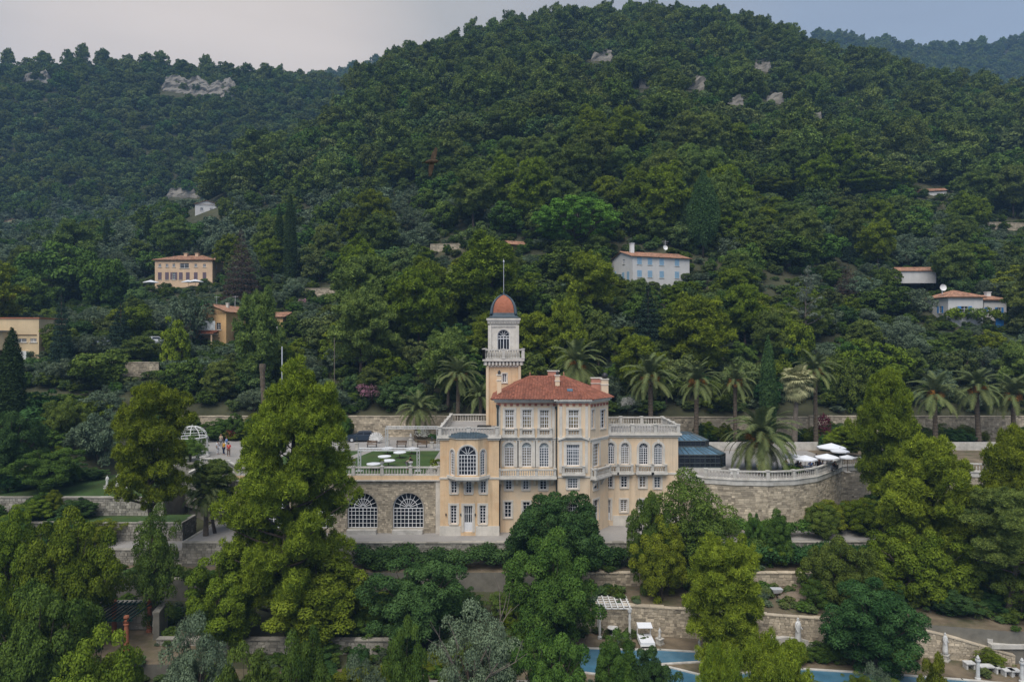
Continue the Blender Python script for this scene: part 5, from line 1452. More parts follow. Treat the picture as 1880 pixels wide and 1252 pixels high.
# fan palm
def fan_mesh(seed):
    rng = np.random.default_rng(seed); mb = MB(); mb.tint = 0.4
    mb.tube([(0, 0, 0), (0.5, 0, 0.1), (0.95, 0, 0.02)], [0.03, 0.025, 0.02], 3, cap=False)
    for k in range(17):
        a = -1.9 + 3.8 * k / 16; l = 0.85 * rng.uniform(.85, 1.1)
        mb.tint = float(np.clip(0.5 + rng.normal() * 0.2, 0, 1))
        d = np.array([math.cos(a), math.sin(a), 0.0]); p = np.array([0.95, 0, 0.02]); w = np.array([-d[1], d[0], 0]) * 0.07
        q = p + d * l * .6 + np.array([0, 0, .03]); r = p + d * l + np.array([0, 0, -0.25])
        mb.add([p, q + w, r, q - w], [(0, 1, 2, 3)])
    return mb.mesh('frond', M['lf_wash'])
FAN = [fan_mesh(1), fan_mesh(2)]
D = 96.5; wz = ground(X(1458, D), D)
e = empty('fan_palm', (X(1458, D), D, wz), 0, True, 'pale dry-looking fan palm with shaggy skirt and tall trunk', 'palm')
h = Z(702, D) - wz; mb = MB(); mb.tube([(0.02 * i, 0, h * i / 20) for i in range(21)], [0.42 - 0.010 * i for i in range(21)], 10); mb.build('trunk', M['bark_pale'], e)
_r = random.Random(4)
for k in range(62):
    t = k / 62; az = k * 2.4
    el = R(70 - 150 * t + _r.uniform(-8, 8))
    f = obj('frond', FAN[k % 2], e, (0.4, 0, h + 0.25 - 1.3 * max(0, t - .55)), (0, 0, 0), (1.45 * _r.uniform(.85, 1.15),) * 3)
    f.rotation_mode = 'XYZ'; f.rotation_euler = (_r.uniform(-.3, .3), -el, az)
HERO.append((1425, 1498, 668, 830, 96))
# cut palm trunks, poles
for px, y0, y1, D, lab in ((483.5, 668, 792, 99, 'tall bare trunk of a cut palm behind the huge pine'), (551, 671, 760, 100, 'shorter bare palm trunk right of the tall one')):
    z0 = ground(X(px, D), D); n = 26; h = Z(y0, D) - z0
    mb = MB(); mb.tube([(X(px, D) + 0.12 * math.sin(i * .2), D, z0 + h * i / n) for i in range(n + 1)], [(0.36 if i % 2 else 0.32) + (0.1 if i > n - 3 else 0) for i in range(n + 1)], 10)
    o = mb.build('palm_stump', M['palm_bark'], org=(X(px, D), D, z0)); tag(o, lab, 'trunk')
# hedges and shrubs
def hedge(name, pts, z0, h, w, m, label, seed, dens=30, L=0.26, cat='hedge', mm=None):
    rng = np.random.default_rng(seed); C = []
    for a, b in zip(pts[:-1], pts[1:]):
        n = max(2, int(math.dist(a, b) / (w * 0.45)))
        for k in range(n):
            for q in range(2):
                t = (k + rng.random()) / n
                C.append((a[0] + (b[0] - a[0]) * t + rng.normal() * .1, a[1] + (b[1] - a[1]) * t + rng.normal() * w * .18, z0 + h * rng.uniform(.35, .78), w * .5 * rng.uniform(.8, 1.2), w * .5, h * .33 * rng.uniform(.8, 1.2)))
    V, t = leaf_geo(C, dens, L, L * .6, rng)
    org = np.array([pts[0][0], pts[0][1], z0])
    me = raw_mesh(name, V - org, 4, M[m], t)
    o = obj(name, me, None, tuple(org)); tag(o, label, cat)
    return o
hedge('hedge', [(-16, 69.6), (0.5, 69.4)], 6.9, 2.2, 2.2, 'lf_dark', 'long clipped hedge below the path in front of the villa', 1)
hedge('hedge', [(0.5, 69.4), (12, 69.6)], 6.8, 2.0, 2.0, 'lf_dark', 'hedge in shade under the dark fig tree', 2)
hedge('hedge', [(22, 69.8), (45, 69.6)], 6.8, 2.6, 2.4, 'lf_dark', 'dark hedge below the curved terrace wall', 3)
hedge('hedge', [(20, 72.6), (33, 72.6)], 9.2, 1.9, 1.6, 'lf_broad', 'leafy hedge along the foot of the curved terrace wall', 33)
hedge('hedge', [(31, 77.8), (33.2, 78.6)], ZR, 1.0, 0.9, 'lf_broad', 'small clipped hedge beside the dining tables', 4)
hedge('flower_bush', [(X(660, 105.5), 105.5), (X(690, 105.5), 105.5)], Z(738, 105), 2.6, 2.0, 'fl_pink', 'pink oleander in bloom above the lawn wall', 5, dens=16)
hedge('flower_bush', [(X(425, 101), 101), (X(438, 101), 101)], ZU, 2.0, 2.0, 'fl_red', 'red flowering bush at the back of the drive', 6, dens=16)
hedge('flower_bush', [(-13.6, 99.5), (-12.2, 99.8)], ZU + .2, 1.7, 1.4, 'fl_white', 'white flowering bush beside the marble shell behind the lawn', 7, dens=14)
hedge('hedge', [(-11.6, 98.6), (-8.6, 98.4)], ZU + .2, 1.0, 1.0, 'lf_dark', 'low green planting under the short palm', 8)
hedge('flower_bush', [(X(1148, 100), 100), (X(1152, 100), 100)], Z(755, 100), 2.0, 1.8, 'fl_white', 'white flowering bush behind the right roof terrace', 9, dens=12)
hedge('flower_bush', [(X(1508, 100), 100), (X(1512, 100), 100)], ZR, 4.2, 2.2, 'fl_red', 'dark red flowering bush behind the parasols', 10, dens=9)
hedge('flower_bush', [(X(550, 150), 150), (X(585, 150), 150)], Z(562, 150), 1.6, 2.2, 'fl_pink', 'pink flowering bush uphill of the orange house', 11, dens=8)
# climbers and shrubs filling the garden slopes, one by one
_sr = random.Random(31)
_sk = ['broadA', 'broadA_green', 'broadD', 'broadB_dark', 'broadA_dark', 'broadD_yell']
def scatter_shrubs(n, x0, x1, y0, y1, hmin, hmax, label, group, keys=_sk, skip=None):
    got = 0; tries = 0
    while got < n and tries < n * 12:
        tries += 1
        x, y = _sr.uniform(x0, x1), _sr.uniform(y0, y1)
        if skip and skip(x, y): continue
        place(_sr.choice(keys), 'shrub', x, y, _sr.uniform(hmin, hmax), _sr.uniform(hmin, hmax) * 0.62, label, 'shrub', group); got += 1
scatter_shrubs(28, -48, 4, 42, 54, 2.2, 4.2, 'bush among the massed shrubs along the bottom left', 'massed shrubs at the bottom left', skip=lambda x, y: 145 < 940 + x * F / y < 345 and y > 45)
scatter_shrubs(16, -20, 3, 55, 66, 1.5, 3.2, 'bush in the shade under the huge pine', 'bushes under the huge pine')
scatter_shrubs(12, -62, -48, 60, 72, 2, 4, 'bush beside the left garden walls', 'bushes by the left garden walls')
scatter_shrubs(12, -60, -38, 79, 88, 1.6, 3.5, 'bush beside the statue lawn', 'bushes beside the statue lawn', skip=lambda x, y: -49 < x < -41 and y < 86)
scatter_shrubs(26, 26, 50, 61, 71, 1.2, 3.0, 'shrub in the right-hand garden beds', 'shrubs in the right garden beds')
scatter_shrubs(9, 34, 52, 73, 78, 2.5, 4.5, 'shrub at the foot of the far right terrace', 'shrubs at the far right terrace foot')
scatter_shrubs(10, 44, 58, 52, 66, 2.5, 5, 'bush at the bottom right corner of the garden', 'bushes at the bottom right')
scatter_shrubs(7, 6, 30, 49, 52, 1.5, 2.4, 'bush along the near pool edge', 'bushes along the near pool edge')
scatter_shrubs(24, -92, -54, 84, 105, 3, 5.5, 'tree or tall bush on the slope above the left lawns', 'bushes above the left lawns', ['oliveM0', 'oliveM1', 'broadM0', 'broadM1', 'yellM2', 'darkM1'])
scatter_shrubs(16, 42, 84, 88, 101, 1.5, 3.2, 'bush beside the road under the far right palms', 'bushes by the far right road')
scatter_shrubs(9, -62, -44, 75, 76.4, 1.8, 3.2, 'bush on the lower left lawn in front of the rubble wall', 'bushes on the lower left lawn')
scatter_shrubs(9, -62, -42, 71.8, 73.6, 2.2, 4.0, 'bush beside the lower left path', 'bushes beside the lower left path')
scatter_shrubs(8, 18, 40, 56.8, 58.6, 1.0, 2.0, 'small bush at the foot of the dry-stone wall', 'bushes at the foot of the dry-stone wall')
scatter_shrubs(34, -56, -25, 100.6, 103.4, 2.2, 4.2, 'tall shrub against the upper wall behind the drive', 'tall shrubs behind the drive')
scatter_shrubs(70, -54, 80, 101.2, 103.2, 1.2, 3.4, 'bush at the foot of the upper retaining wall', 'bushes along the upper wall', skip=lambda x, y: -24 < x < -7)
# ------------------------------------------------------------------ houses on the slopes
FOOTPRINTS = []
def hwin(root, pl, u, z, w, h, shutter=None, closed=False, m='frame', nx=2, nz=3):
    if closed:
        s = MB(); pbox(s, pl, u - w / 2, u - 0.01, z, z + h, 0.0, 0.06); pbox(s, pl, u + 0.01, u + w / 2, z, z + h, 0.0, 0.06)
        for k in range(5): pbox(s, pl, u - w / 2 + .05, u + w / 2 - .05, z + h * (k + .3) / 5, z + h * (k + .45) / 5, .06, .075)
        s.build('shutter', M[shutter], root)
        s = MB(); pbox(s, pl, u - w / 2 - .1, u + w / 2 + .1, z - .1, z - .01, 0, .1); s.build('sill', M['trim'], root)
        return
    wd = window(root, pl, u - w / 2, u + w / 2, z, z + h, nx=nx, nz=nz, surround=0, dep=0.1, bar=.05, fr=.07, frame=m)
    if shutter:
        for a in (-1, 1):
            s = MB(); c = u + a * (w / 2 + w * .26)
            pbox(s, pl, c - w * .24, c + w * .24, z, z + h, 0.01, 0.07); s.build('shutter', M[shutter], wd)
def house(name, loc, rz, w, d, h, wm, label, roof='gable_x', rise=1.5, over=0.45, fwin=(), lwin=(), rwin=(), tile='tile_old', group=None, cat='house', base=3.0):
    root = empty(name, loc, rz, True, label, cat, group)
    FOOTPRINTS.append((loc[0], loc[1], max(w, d) * 0.62))
    pf = PL((0, -d / 2, 0), (1, 0, 0)); pl_ = PL((-w / 2, 0, 0), (0, -1, 0)); pr = PL((w / 2, 0, 0), (0, 1, 0)); pb = PL((0, d / 2, 0), (-1, 0, 0))
    mb = MB()
    def hol(ws): return [(u - a / 2, u + a / 2, z, z + b) for (u, z, a, b, *r) in ws if not (len(r) > 1 and r[1])]
    wall(mb, pf, -w / 2, w / 2, -base, h, hol(fwin), .2); wall(mb, pl_, -d / 2, d / 2, -base, h, hol(lwin), .2); wall(mb, pr, -d / 2, d / 2, -base, h, hol(rwin), .2); wall(mb, pb, -w / 2, w / 2, -base, h, (), .2)
    if roof == 'gable_x':
        for s in (-1, 1): mb.poly([(s * w / 2, -d / 2, h), (s * w / 2, d / 2, h), (s * w / 2, 0, h + rise)])
    if roof == 'gable_y':
        for s in (-1, 1): mb.poly([(-w / 2, s * d / 2, h), (w / 2, s * d / 2, h), (0, s * d / 2, h + rise)])
    mb.build('wall', M[wm], root)
    for pl, ws in ((pf, fwin), (pl_, lwin), (pr, rwin)):
        for (u, z, a, b, *r) in ws: hwin(root, pl, u, z, a, b, r[0] if r else None, r[1] if len(r) > 1 else False)
    rf = MB(); W, Dp = w / 2 + over, d / 2 + over
    if roof == 'gable_x':
        k = rise / (d / 2) * over; z0 = h - k + .06; z1 = h + rise + .06
        tile_face(rf, [(-W, -Dp, z0), (W, -Dp, z0), (W, 0, z1), (-W, 0, z1)], .36, .6); tile_face(rf, [(W, Dp, z0), (-W, Dp, z0), (-W, 0, z1), (W, 0, z1)], .36, .6)
        ridge_tiles(rf, (-W, 0, z1), (W, 0, z1), .14)
    elif roof == 'gable_y':
        k = rise / (w / 2) * over; z0 = h - k + .06; z1 = h + rise + .06
        tile_face(rf, [(-W, Dp, z0), (-W, -Dp, z0), (0, -Dp, z1), (0, Dp, z1)], .36, .6); tile_face(rf, [(W, -Dp, z0), (W, Dp, z0), (0, Dp, z1), (0, -Dp, z1)], .36, .6)
        ridge_tiles(rf, (0, -Dp, z1), (0, Dp, z1), .14)
    elif roof == 'hip':
        z0 = h + .05; z1 = h + rise; q = max(0.2, W - Dp)
        A, B, C, E = (-W, -Dp, z0), (W, -Dp, z0), (W, Dp, z0), (-W, Dp, z0); P1, P2 = (-q, 0, z1), (q, 0, z1)
        tile_face(rf, [A, B, P2, P1], .36, .6); tile_face(rf, [B, C, P2], .36, .6); tile_face(rf, [C, E, P1, P2], .36, .6); tile_face(rf, [E, A, P1], .36, .6)
        for a, b in ((P1, P2), (A, P1), (B, P2), (C, P2), (E, P1)): ridge_tiles(rf, a, b, .14)
    elif roof == 'flat':
        rf.box(-W, W, -Dp, Dp, h, h + .18)
    o = rf.build('roof', M[tile], root)
    if roof != 'flat': o['kind'] = 'stuff'
    if roof == 'hip' or roof.startswith('gable'):
        s = MB(); s.box(-W + .08, W - .08, -Dp + .08, -Dp + .2, h - .12, h - .0); s.build('gutter', M['wood'], root)
    return root
def chim(root, x, y, z, h, w=.6, m='trim'):
    s = MB(); s.box(x - w / 2, x + w / 2, y - w / 2, y + w / 2, z - 1, z + h); s.box(x - w * .62, x + w * .62, y - w * .62, y + w * .62, z + h + .002, z + h + .12); s.build('chimney', M[m], root)
def at(px, py, D): return (X(px, D), D, Z(py, D))
# white house
wx = [-5.1, -2.7, 0.0, 3.6]
hw = house('white_house', (28.6, 141.5, 41.2), R(20), 13.2, 8.8, 5.6, 'wall_white', 'white two-storey house with pale blue shutters above the villa', 'gable_x', 1.3,
    fwin=[(x, z, 1.0, 1.35, 'shut_blue', True) for x in wx for z in (1.5, 4.0)], lwin=[(2.6, 0.6, .9, 2.1, 'shut_blue', True), (.6, .6, .9, 2.1, 'shut_blue', True), (-2.8, 1.2, .9, 2.0, 'shut_blue', True), (.8, 4.4, .7, .9)])
chim(hw, -4.6, -.6, 7.4, 1.2, .7, 'white')
s = MB(); s.tube([(3.4, -.4, 7.4), (3.4, -.4, 9.8)], .035, 5); s.tube([(2.6, -.4, 9.5), (4.2, -.4, 9.5)], .025, 4); s.tube([(2.9, -.4, 9.1), (3.9, -.4, 9.1)], .025, 4); s.build('antenna', M['alu'], hw)
s = MB(); s.lathe([(.02, 0), (.3, .04), (.5, .16), (.55, .22)], (0, 0, 0), 12, cap=False); o = s.build('satellite_dish', M['white'], hw); o.location = (3.0, -.9, 8.1); o.rotation_euler = (R(75), 0, 0)
# peach house on the left
hp = house('peach_house', at(352, 531, 185), 0, 15.2, 9.0, 7.3, 'wall_pink', 'long peach three-storey house with grey-violet shutters, left slope', 'hip', 1.7,
    fwin=[(u, 5.5, .75, .85) for u in (-6.3, -4.4, -2.6, 3.2, 5.5)] + [(0.2, 5.2, 2.4, 1.3)] + [(u, 2.2, .95, 1.9, 'shut_violet', True) for u in (-6.3, -4.4, -.75, 1.1, 3.2, 5.5)] + [(-2.6, 2.2, .9, 1.9, 'shut_violet', False)],
    rwin=[(-2, 5.2, .8, 1.0), (1.5, 5.2, .8, 1.0), (-2, 2.2, .9, 1.6, 'shut_violet', True)])
for x in (-1.2, 1.8, 7.0): chim(hp, x, -.6, 8.5, 1.0, .8, 'wall_pink')
# orange house
ho_ = house('orange_house', at(412, 640, 137), R(-4), 6.8, 12.0, 7.2, 'wall_orange', 'orange gabled house with red awning roof below the peach house', 'gable_y', 1.35,
    fwin=[(-.2, 3.7, 1.1, 1.3), (1.9, 3.7, .9, 1.3), (-1.9, 3.7, .8, 1.2)], rwin=[(-3, 4, 1, 1.3), (0, 4, 1, 1.3)])
s = MB(); s.box(-3.5, 1.9, -8.4, -6.05, 2.75, 2.85); s.build('awning_slab', M['trim'], ho_)
s = MB(); tile_face(s, [(-3.6, -8.6, 2.9), (2.0, -8.6, 2.9), (2.0, -6.02, 3.5), (-3.6, -6.02, 3.5)], .3, .5); s.build('awning_roof', M['terra'], ho_)['kind'] = 'stuff'
s = MB(); s.box(-1.7, 2.4, -8.3, -8.22, 3.55, 5.3); s.build('white_banner', mat('printed_banner', (0.50, 0.52, 0.53), .8, .35, 2.5), ho_)
for x in (-3.3, 1.7):
    s = MB(); s.box(x - .12, x + .12, -8.4, -8.16, -2, 2.75); s.build('post', M['wall_pink'], ho_)
chim(ho_, -2.6, 2, 7.6, 1.2, .6, 'white'); chim(ho_, 1.2, -1, 8.2, .8, .5)
for x, y, hh in ((-2.2, 1.2, 3.2), (.8, 3, 3.4), (.4, 3.6, 2.4)):
    s = MB(); s.tube([(x, y, 7.4), (x, y, 7.4 + hh)], .03, 4)
    if hh > 3: s.tube([(x - .6, y, 7.2 + hh), (x + .6, y, 7.2 + hh)], .025, 4)
    s.build('antenna', M['alu'], ho_)
hx = house('orange_annexe', at(512, 640, 140), R(-4), 4.6, 7, 6.4, 'wall_orange', 'small orange annexe half hidden behind the tall dark pine', 'gable_x', .9, fwin=[(1.0, 3.6, .8, 1.1)])
# flat-roofed house at the left edge
hm_ = house('flat_roof_house', (X(52, 119), 119.5, 26.6), 0, 7.9, 7, 7.2, 'wall_sand', 'sand-coloured modern house with flat roof at the left edge', 'flat', 0, .18, tile='terra',
    fwin=[(.9, 3.2, 1.9, .62), (3.0, 3.2, 1.1, .62)], base=2)
s = MB(); s.prism([(-9.5, -7.0), (-1.4, -7.0), (-.6, -6.6), (-.3, -5.9), (-.3, -3.53), (-9.5, -3.53)], 1.9, 4.9); s.build('front_wing', M['wall_sand'], hm_)
s = MB(); s.prism([(-9.8, -7.4), (-1.2, -7.4), (-.2, -6.9), (.1, -6), (.1, -3.4), (-9.8, -3.4)], 4.903, 5.15); s.build('canopy_roof', M['stone_grey'], hm_)
s = MB(); s.box(-.9, 2.2, -4.1, -3.53, -.6, 1.7); s.build('garage_door', M['white'], hm_)
s = MB(); s.box(-3, 3.6, -3.62, -3.52, 4.4, 4.5); s.build('ledge', M['wood'], hm_)
# villa with blue shutters
hb = house('blue_shutter_villa', (X(1772, 130) , 133.5, 32.4), 0, 6.6, 7.2, 5.9, 'wall_white', 'low white villa with bright blue shutters and tiled roof', 'hip', 1.5, .5,
    fwin=[(-.2, 2.6, 1.35, 1.6, 'shut_cobalt', False)], lwin=[(1.2, 3.0, .9, 1.3, 'shut_cobalt', False)])
hb2 = house('villa_side_wing', (X(1822, 132) + .2, 134.6, 32.4), 0, 4.4, 6.0, 5.45, 'wall_white', 'lower right wing of the blue-shuttered villa', 'hip', 1.1, .45,
    fwin=[(-1.7, 2.7, .6, 1.35, 'shut_cobalt', True), (.8, 2.7, .8, 1.35, 'shut_cobalt', False)])
chim(hb2, .3, -.5, 6.3, .8, .8, 'white')
s = MB(); s.lathe([(.02, 0), (.35, .05), (.6, .18), (.66, .26)], (0, 0, 0), 14, cap=False); s.tube([(0, 0, 0), (0, -1.2, -.2)], .05, 5); o = s.build('satellite_dish', M['white'], hb); o.location = (-2.9, -1.2, 7.9); o.rotation_euler = (R(80), 0, 0)
s = MB(); s.tube([(-2.9, -1.0, 6.6), (-2.9, -1.0, 8.0)], .05, 5); s.build('dish_mast', M['alu'], hb)
for k, (px, top) in enumerate(((1752, 566), (1790, 566), (1826, 568))):
    rngv = 300 + k
    hedge('climbing_vine', [(X(px - 14, 129), 129), (X(px + 16, 129), 129)], Z(592, 129), 2.6, 1.5, 'lf_yell' if k != 1 else 'lf_broad', ('leafy vine left of the blue terrace railing', 'leafy vine under the window with cobalt shutters', 'leafy vine under the villa side wing')[k], rngv, dens=14, L=.4, cat='vine')
s = MB(); s.obox((X(1835, 129.2), 129.2, Z(601, 129)), 1.5, .1, 1.7, 0); tag(s.build('gate', M['shut_cobalt'], org=(X(1835, 129.2), 129.2, Z(601, 129))), 'open bright blue gate beneath the villa side wing', 'gate')
hs = house('store_house', at(1676, 518, 146), R(-3), 7.4, 4, 2.2, 'wall_white', 'small white outbuilding with tiled roof among the trees', 'gable_x', .8, .3, base=.4)
p = hit(374, 393) or Vector((-115, 240, 70)); ht = house('far_cottage', (p.x, p.y + 4, p.z - .5), R(12), 7.5, 6, 3.8, 'wall_white', 'tiny pale cottage high on the left slope', 'gable_y', 1.2, .4, fwin=[(-1.6, 1.6, 1, 1), (1.4, 1.6, 1, 1)])
p = hit(1715, 362) or Vector((130, 215, 75)); hu = house('far_cottage', (p.x, p.y + 3, p.z - .8), R(-14), 8.4, 5, 2.6, 'wall_white', 'pale cottage roof high on the right slope', 'gable_x', 1.0, .4, fwin=[(-2, .9, .9, .9), (2, .9, .9, .9)])
p = hit(14, 421) or Vector((-200, 270, 66)); hv = house('far_cottage', (p.x, p.y + 6, p.z - 1), R(10), 9, 8, 4.6, 'wall_sand', 'distant cottage at the left edge on the ridge foot', 'gable_y', 1.4, .4, fwin=[(-2, 1.5, 1, 1.2), (2, 1.5, 1, 1.2)])
p = hit(950, 463) or Vector((1, 165, 55)); hq = house('brown_shelter', (p.x, p.y + 2.5, p.z - .4), R(25), 5.4, 4, 2.0, 'wood', 'small brown roofed shelter uphill behind the tower', 'gable_x', .9, .4)
for (a, b, c, dd, lab) in ((1815, 422, 1885, 398, 'pale terrace wall at the right edge high on the slope'), (790, 466, 850, 462, 'dry stone terrace wall uphill left of the tower'), (560, 548, 620, 546, 'pale terrace wall right of the cypress pair'), (195, 690, 300, 676, 'broken garden wall below the parked cars')):
    p = hit(a, b); q = hit(c, b - 3)
    if p and q:
        stone_wall('terrace_wall', [(p.x, p.y), (q.x, p.y + (q.y - p.y) * .5)], lambda t, z=p.z: z - .6, lambda t, z=p.z: z + 2.0, label=lab, mname='stone')
        FOOTPRINTS.append(((p.x + q.x) / 2, p.y, 4)); HERO.append((a, c, b - 14, b, p.y))
# ------------------------------------------------------------------ cliffs and crags
CLIFF_CLEAR = []
def cliff(px0, px1, py0, py1, label, seed, D=None, tilt=0.0, sink=0.3):
    c = hit((px0 + px1) / 2, py1 - 2) or Vector((0, 400, 200))
    D = D or c.y
    w = (px1 - px0) * D / F; h = (py1 - py0) * D / F
    x0 = X(px0, D); z0 = Z(py1, D)
    nx, nz = max(8, min(40, int(w / 1.2))), max(6, min(18, int(h / 1.2)))
    rnd = random.Random(seed); vs = []; fs = []
    for j in range(nz + 1):
        for i in range(nx + 1):
            u, v = i / nx, j / nz
            e = min(1, 9 * min(u, 1 - u)) ** .6
            top = (0.78 + 0.22 * mnoise.noise(Vector((u * 5 + seed, 0.3, 0))) + 0.18 * mnoise.noise(Vector((u * 16 + seed, 1.3, 0))) + 0.1 * mnoise.noise(Vector((u * 40 + seed, 2.3, 0)))) * e + .08
            zz = z0 + h * v * top - tilt * h * (u - .2) * 1.0
            n = mnoise.noise(Vector((u * w * .22, v * h * .3, seed))) * 1.3 + mnoise.noise(Vector((u * w * .7, v * h * .6, seed + 9))) * .5
            n = math.floor(n * 2.2) / 2.2 * .6 + n * .4 - .9 * abs(mnoise.noise(Vector((u * w * .35, v * h * .06, seed + 3)))) ** .5
            vs.append((x0 + w * u, D - 2.0 - n * min(1.5, .1 * h + .5) + v * h * .28, zz - (sink * h if j == 0 else 0)))
    for j in range(nz):
        for i in range(nx): fs.append((j * (nx + 1) + i, j * (nx + 1) + i + 1, (j + 1) * (nx + 1) + i + 1, (j + 1) * (nx + 1) + i))
    o0 = len(vs)
    for i in range(nx + 1):      # back of the rock, running into the slope
        a = vs[nz * (nx + 1) + i]; vs.append((a[0], a[1] + h * .45 + 2, a[2] - .45 * h))
    for i in range(nx): fs.append((nz * (nx + 1) + i, nz * (nx + 1) + i + 1, o0 + i + 1, o0 + i))
    me = bpy.data.meshes.new('rock_cliff'); me.from_pydata([(a - x0, b - D, c_ - z0) for a, b, c_ in vs], [], fs); me.materials.append(M['rock'])
    o = obj('rock_cliff', me, None, (x0, D, z0)); tag(o, label, 'cliff')
    CLIFF_CLEAR.append((px0 + 4, px1 - 4, py0 + 1, py1 - 5, D + 1.0))
cliff(286, 436, 128, 178, 'long pale limestone cliff under the left ridge crest', 1, tilt=.3)
cliff(42, 90, 128, 154, 'small pale crag at the far left of the ridge', 2)
cliff(305, 368, 340, 364, 'pale rock bank above the tiny cottage', 3)
cliff(1084, 1128, 90, 114, 'upper crag on the hill below the summit', 4)
cliff(1172, 1196, 138, 164, 'small upright crag left of the big one', 5)
cliff(1252, 1302, 132, 168, 'largest broken crag on the upper hill', 6)
cliff(1384, 1416, 104, 132, 'crag right of the summit', 7)
cliff(1335, 1372, 172, 198, 'low orange-stained crag below the largest one', 8)
cliff(1405, 1440, 170, 190, 'small grey crag lower right of the summit', 9)
cliff(1492, 1508, 205, 228, 'thin upright rock on the right of the hill', 10)
# ------------------------------------------------------------------ people
def skin_mesh(name, V, E, rad, sub=1, root=0):
    me = bpy.data.meshes.new(name); me.from_pydata(V, E, [])
    o = bpy.data.objects.new(name, me); COL.objects.link(o)
    o.modifiers.new('s', 'SKIN')
    for i, r in enumerate(rad): me.skin_vertices[0].data[i].radius = (r, r)
    me.skin_vertices[0].data[root].use_root = True
    md = o.modifiers.new('d', 'SUBSURF'); md.levels = sub
    bpy.context.view_layer.update()
    dg = bpy.context.evaluated_depsgraph_get()
    m = bpy.data.meshes.new_from_object(o.evaluated_get(dg))
    bpy.data.objects.remove(o); m.name = name
    m.shade_smooth()
    return m
def pose(kind):
    if kind == 'stand':
        J = dict(pel=(0, 0, .92), ch=(0, .0, 1.3), nk=(0, .01, 1.48), hd=(0, .0, 1.62), tp=(0, 0, 1.70), lh=(-.1, 0, .88), lk=(-.11, -.02, .48), lf=(-.11, .02, .08), lt=(-.12, -.13, .04), rh=(.1, 0, .88), rk=(.12, -.05, .48), rf=(.13, .03, .08), rt=(.15, -.12, .04),
                 ls=(-.18, 0, 1.42), le=(-.26, .03, 1.14), lw=(-.24, -.08, .9), lg=(-.23, -.12, .82), rs=(.18, 0, 1.42), re=(.27, .02, 1.14), rw=(.2, -.15, .98), rg=(.17, -.2, .93))
    elif kind == 'sit':
        J = dict(pel=(0, .05, .5), ch=(0, .05, .88), nk=(0, .02, 1.06), hd=(0, -.01, 1.2), tp=(0, -.02, 1.28), lh=(-.1, .03, .48), lk=(-.13, -.40, .5), lf=(-.13, -.38, .08), lt=(-.14, -.52, .04), rh=(.1, .03, .48), rk=(.13, -.40, .5), rf=(.13, -.36, .08), rt=(.14, -.5, .04),
                 ls=(-.18, .04, 1.0), le=(-.25, -.08, .76), lw=(-.12, -.3, .78), lg=(-.08, -.37, .8), rs=(.18, .04, 1.0), re=(.26, -.06, .76), rw=(.14, -.3, .8), rg=(.1, -.36, .84))
    else:
        J = dict(pel=(0, .12, .88), ch=(0, -.22, 1.08), nk=(0, -.38, 1.12), hd=(0, -.5, 1.12), tp=(0, -.58, 1.12), lh=(-.1, .12, .84), lk=(-.11, .02, .46), lf=(-.11, .1, .08), lt=(-.12, -.05, .04), rh=(.1, .12, .84), rk=(.12, .0, .46), rf=(.12, .08, .08), rt=(.13, -.07, .04),
                 ls=(-.18, -.3, 1.1), le=(-.2, -.34, .84), lw=(-.14, -.42, .62), lg=(-.12, -.45, .55), rs=(.18, -.3, 1.1), re=(.2, -.36, .84), rw=(.14, -.46, .64), rg=(.12, -.5, .57))
    return J
_E = [('pel', 'ch'), ('ch', 'nk'), ('nk', 'hd'), ('hd', 'tp'), ('pel', 'lh'), ('lh', 'lk'), ('lk', 'lf'), ('lf', 'lt'), ('pel', 'rh'), ('rh', 'rk'), ('rk', 'rf'), ('rf', 'rt'), ('ch', 'ls'), ('ls', 'le'), ('le', 'lw'), ('lw', 'lg'), ('ch', 'rs'), ('rs', 're'), ('re', 'rw'), ('rw', 'rg')]
_RAD = dict(pel=.13, ch=.15, nk=.055, hd=.095, tp=.06, lh=.085, lk=.06, lf=.045, lt=.035, rh=.085, rk=.06, rf=.045, rt=.035, ls=.065, le=.045, lw=.033, lg=.03, rs=.065, re=.045, rw=.033, rg=.03)
def sub_skin(name, J, keys, grow):
    ks = [k for k in J if k in keys]; ix = {k: i for i, k in enumerate(ks)}
    return skin_mesh(name, [J[k] for k in ks], [(ix[a], ix[b]) for a, b in _E if a in ix and b in ix], [_RAD[k] * grow for k in ks], 1, 0)
PPL = {}
for kd in ('stand', 'sit', 'bend'):
    J = pose(kd)
    body = sub_skin('body', J, set(J), 1.0)
    hc = MB(); h = J['hd']; t = Vector(J['tp']) - Vector(h); t.normalize()
    hc.lathe([(.107, -.02), (.108, .03), (.09, .075), (.05, .105), (.01, .115)], (0, 0, 0), 10)
    hm2 = hc.mesh('hair', M['wood'], smooth=True)
    PPL[kd] = (body, sub_skin('shirt', J, {'pel', 'ch', 'ls', 'le', 'rs', 're'}, 1.16), sub_skin('trousers', J, {'pel', 'lh', 'lk', 'lf', 'rh', 'rk', 'rf'}, 1.2), hm2, h, t)
skinm = mat('skin', (.42, .24, .16), .6, .05)
CLO = {k: mat(k + '_cloth', c, .9, .1) for k, c in dict(white=(.6, .62, .66), yellow=(.55, .32, .02), red=(.5, .03, .03), navy=(.02, .03, .07), black=(.015, .015, .018), blue=(.12, .24, .5), beige=(.4, .33, .25), brown=(.13, .07, .05), grey=(.2, .2, .21)).items()}
HAIR = {k: mat(k + '_hair', c, .7, .2) for k, c in dict(dark=(.02, .014, .01), blond=(.22, .14, .06), brown=(.07, .04, .02)).items()}
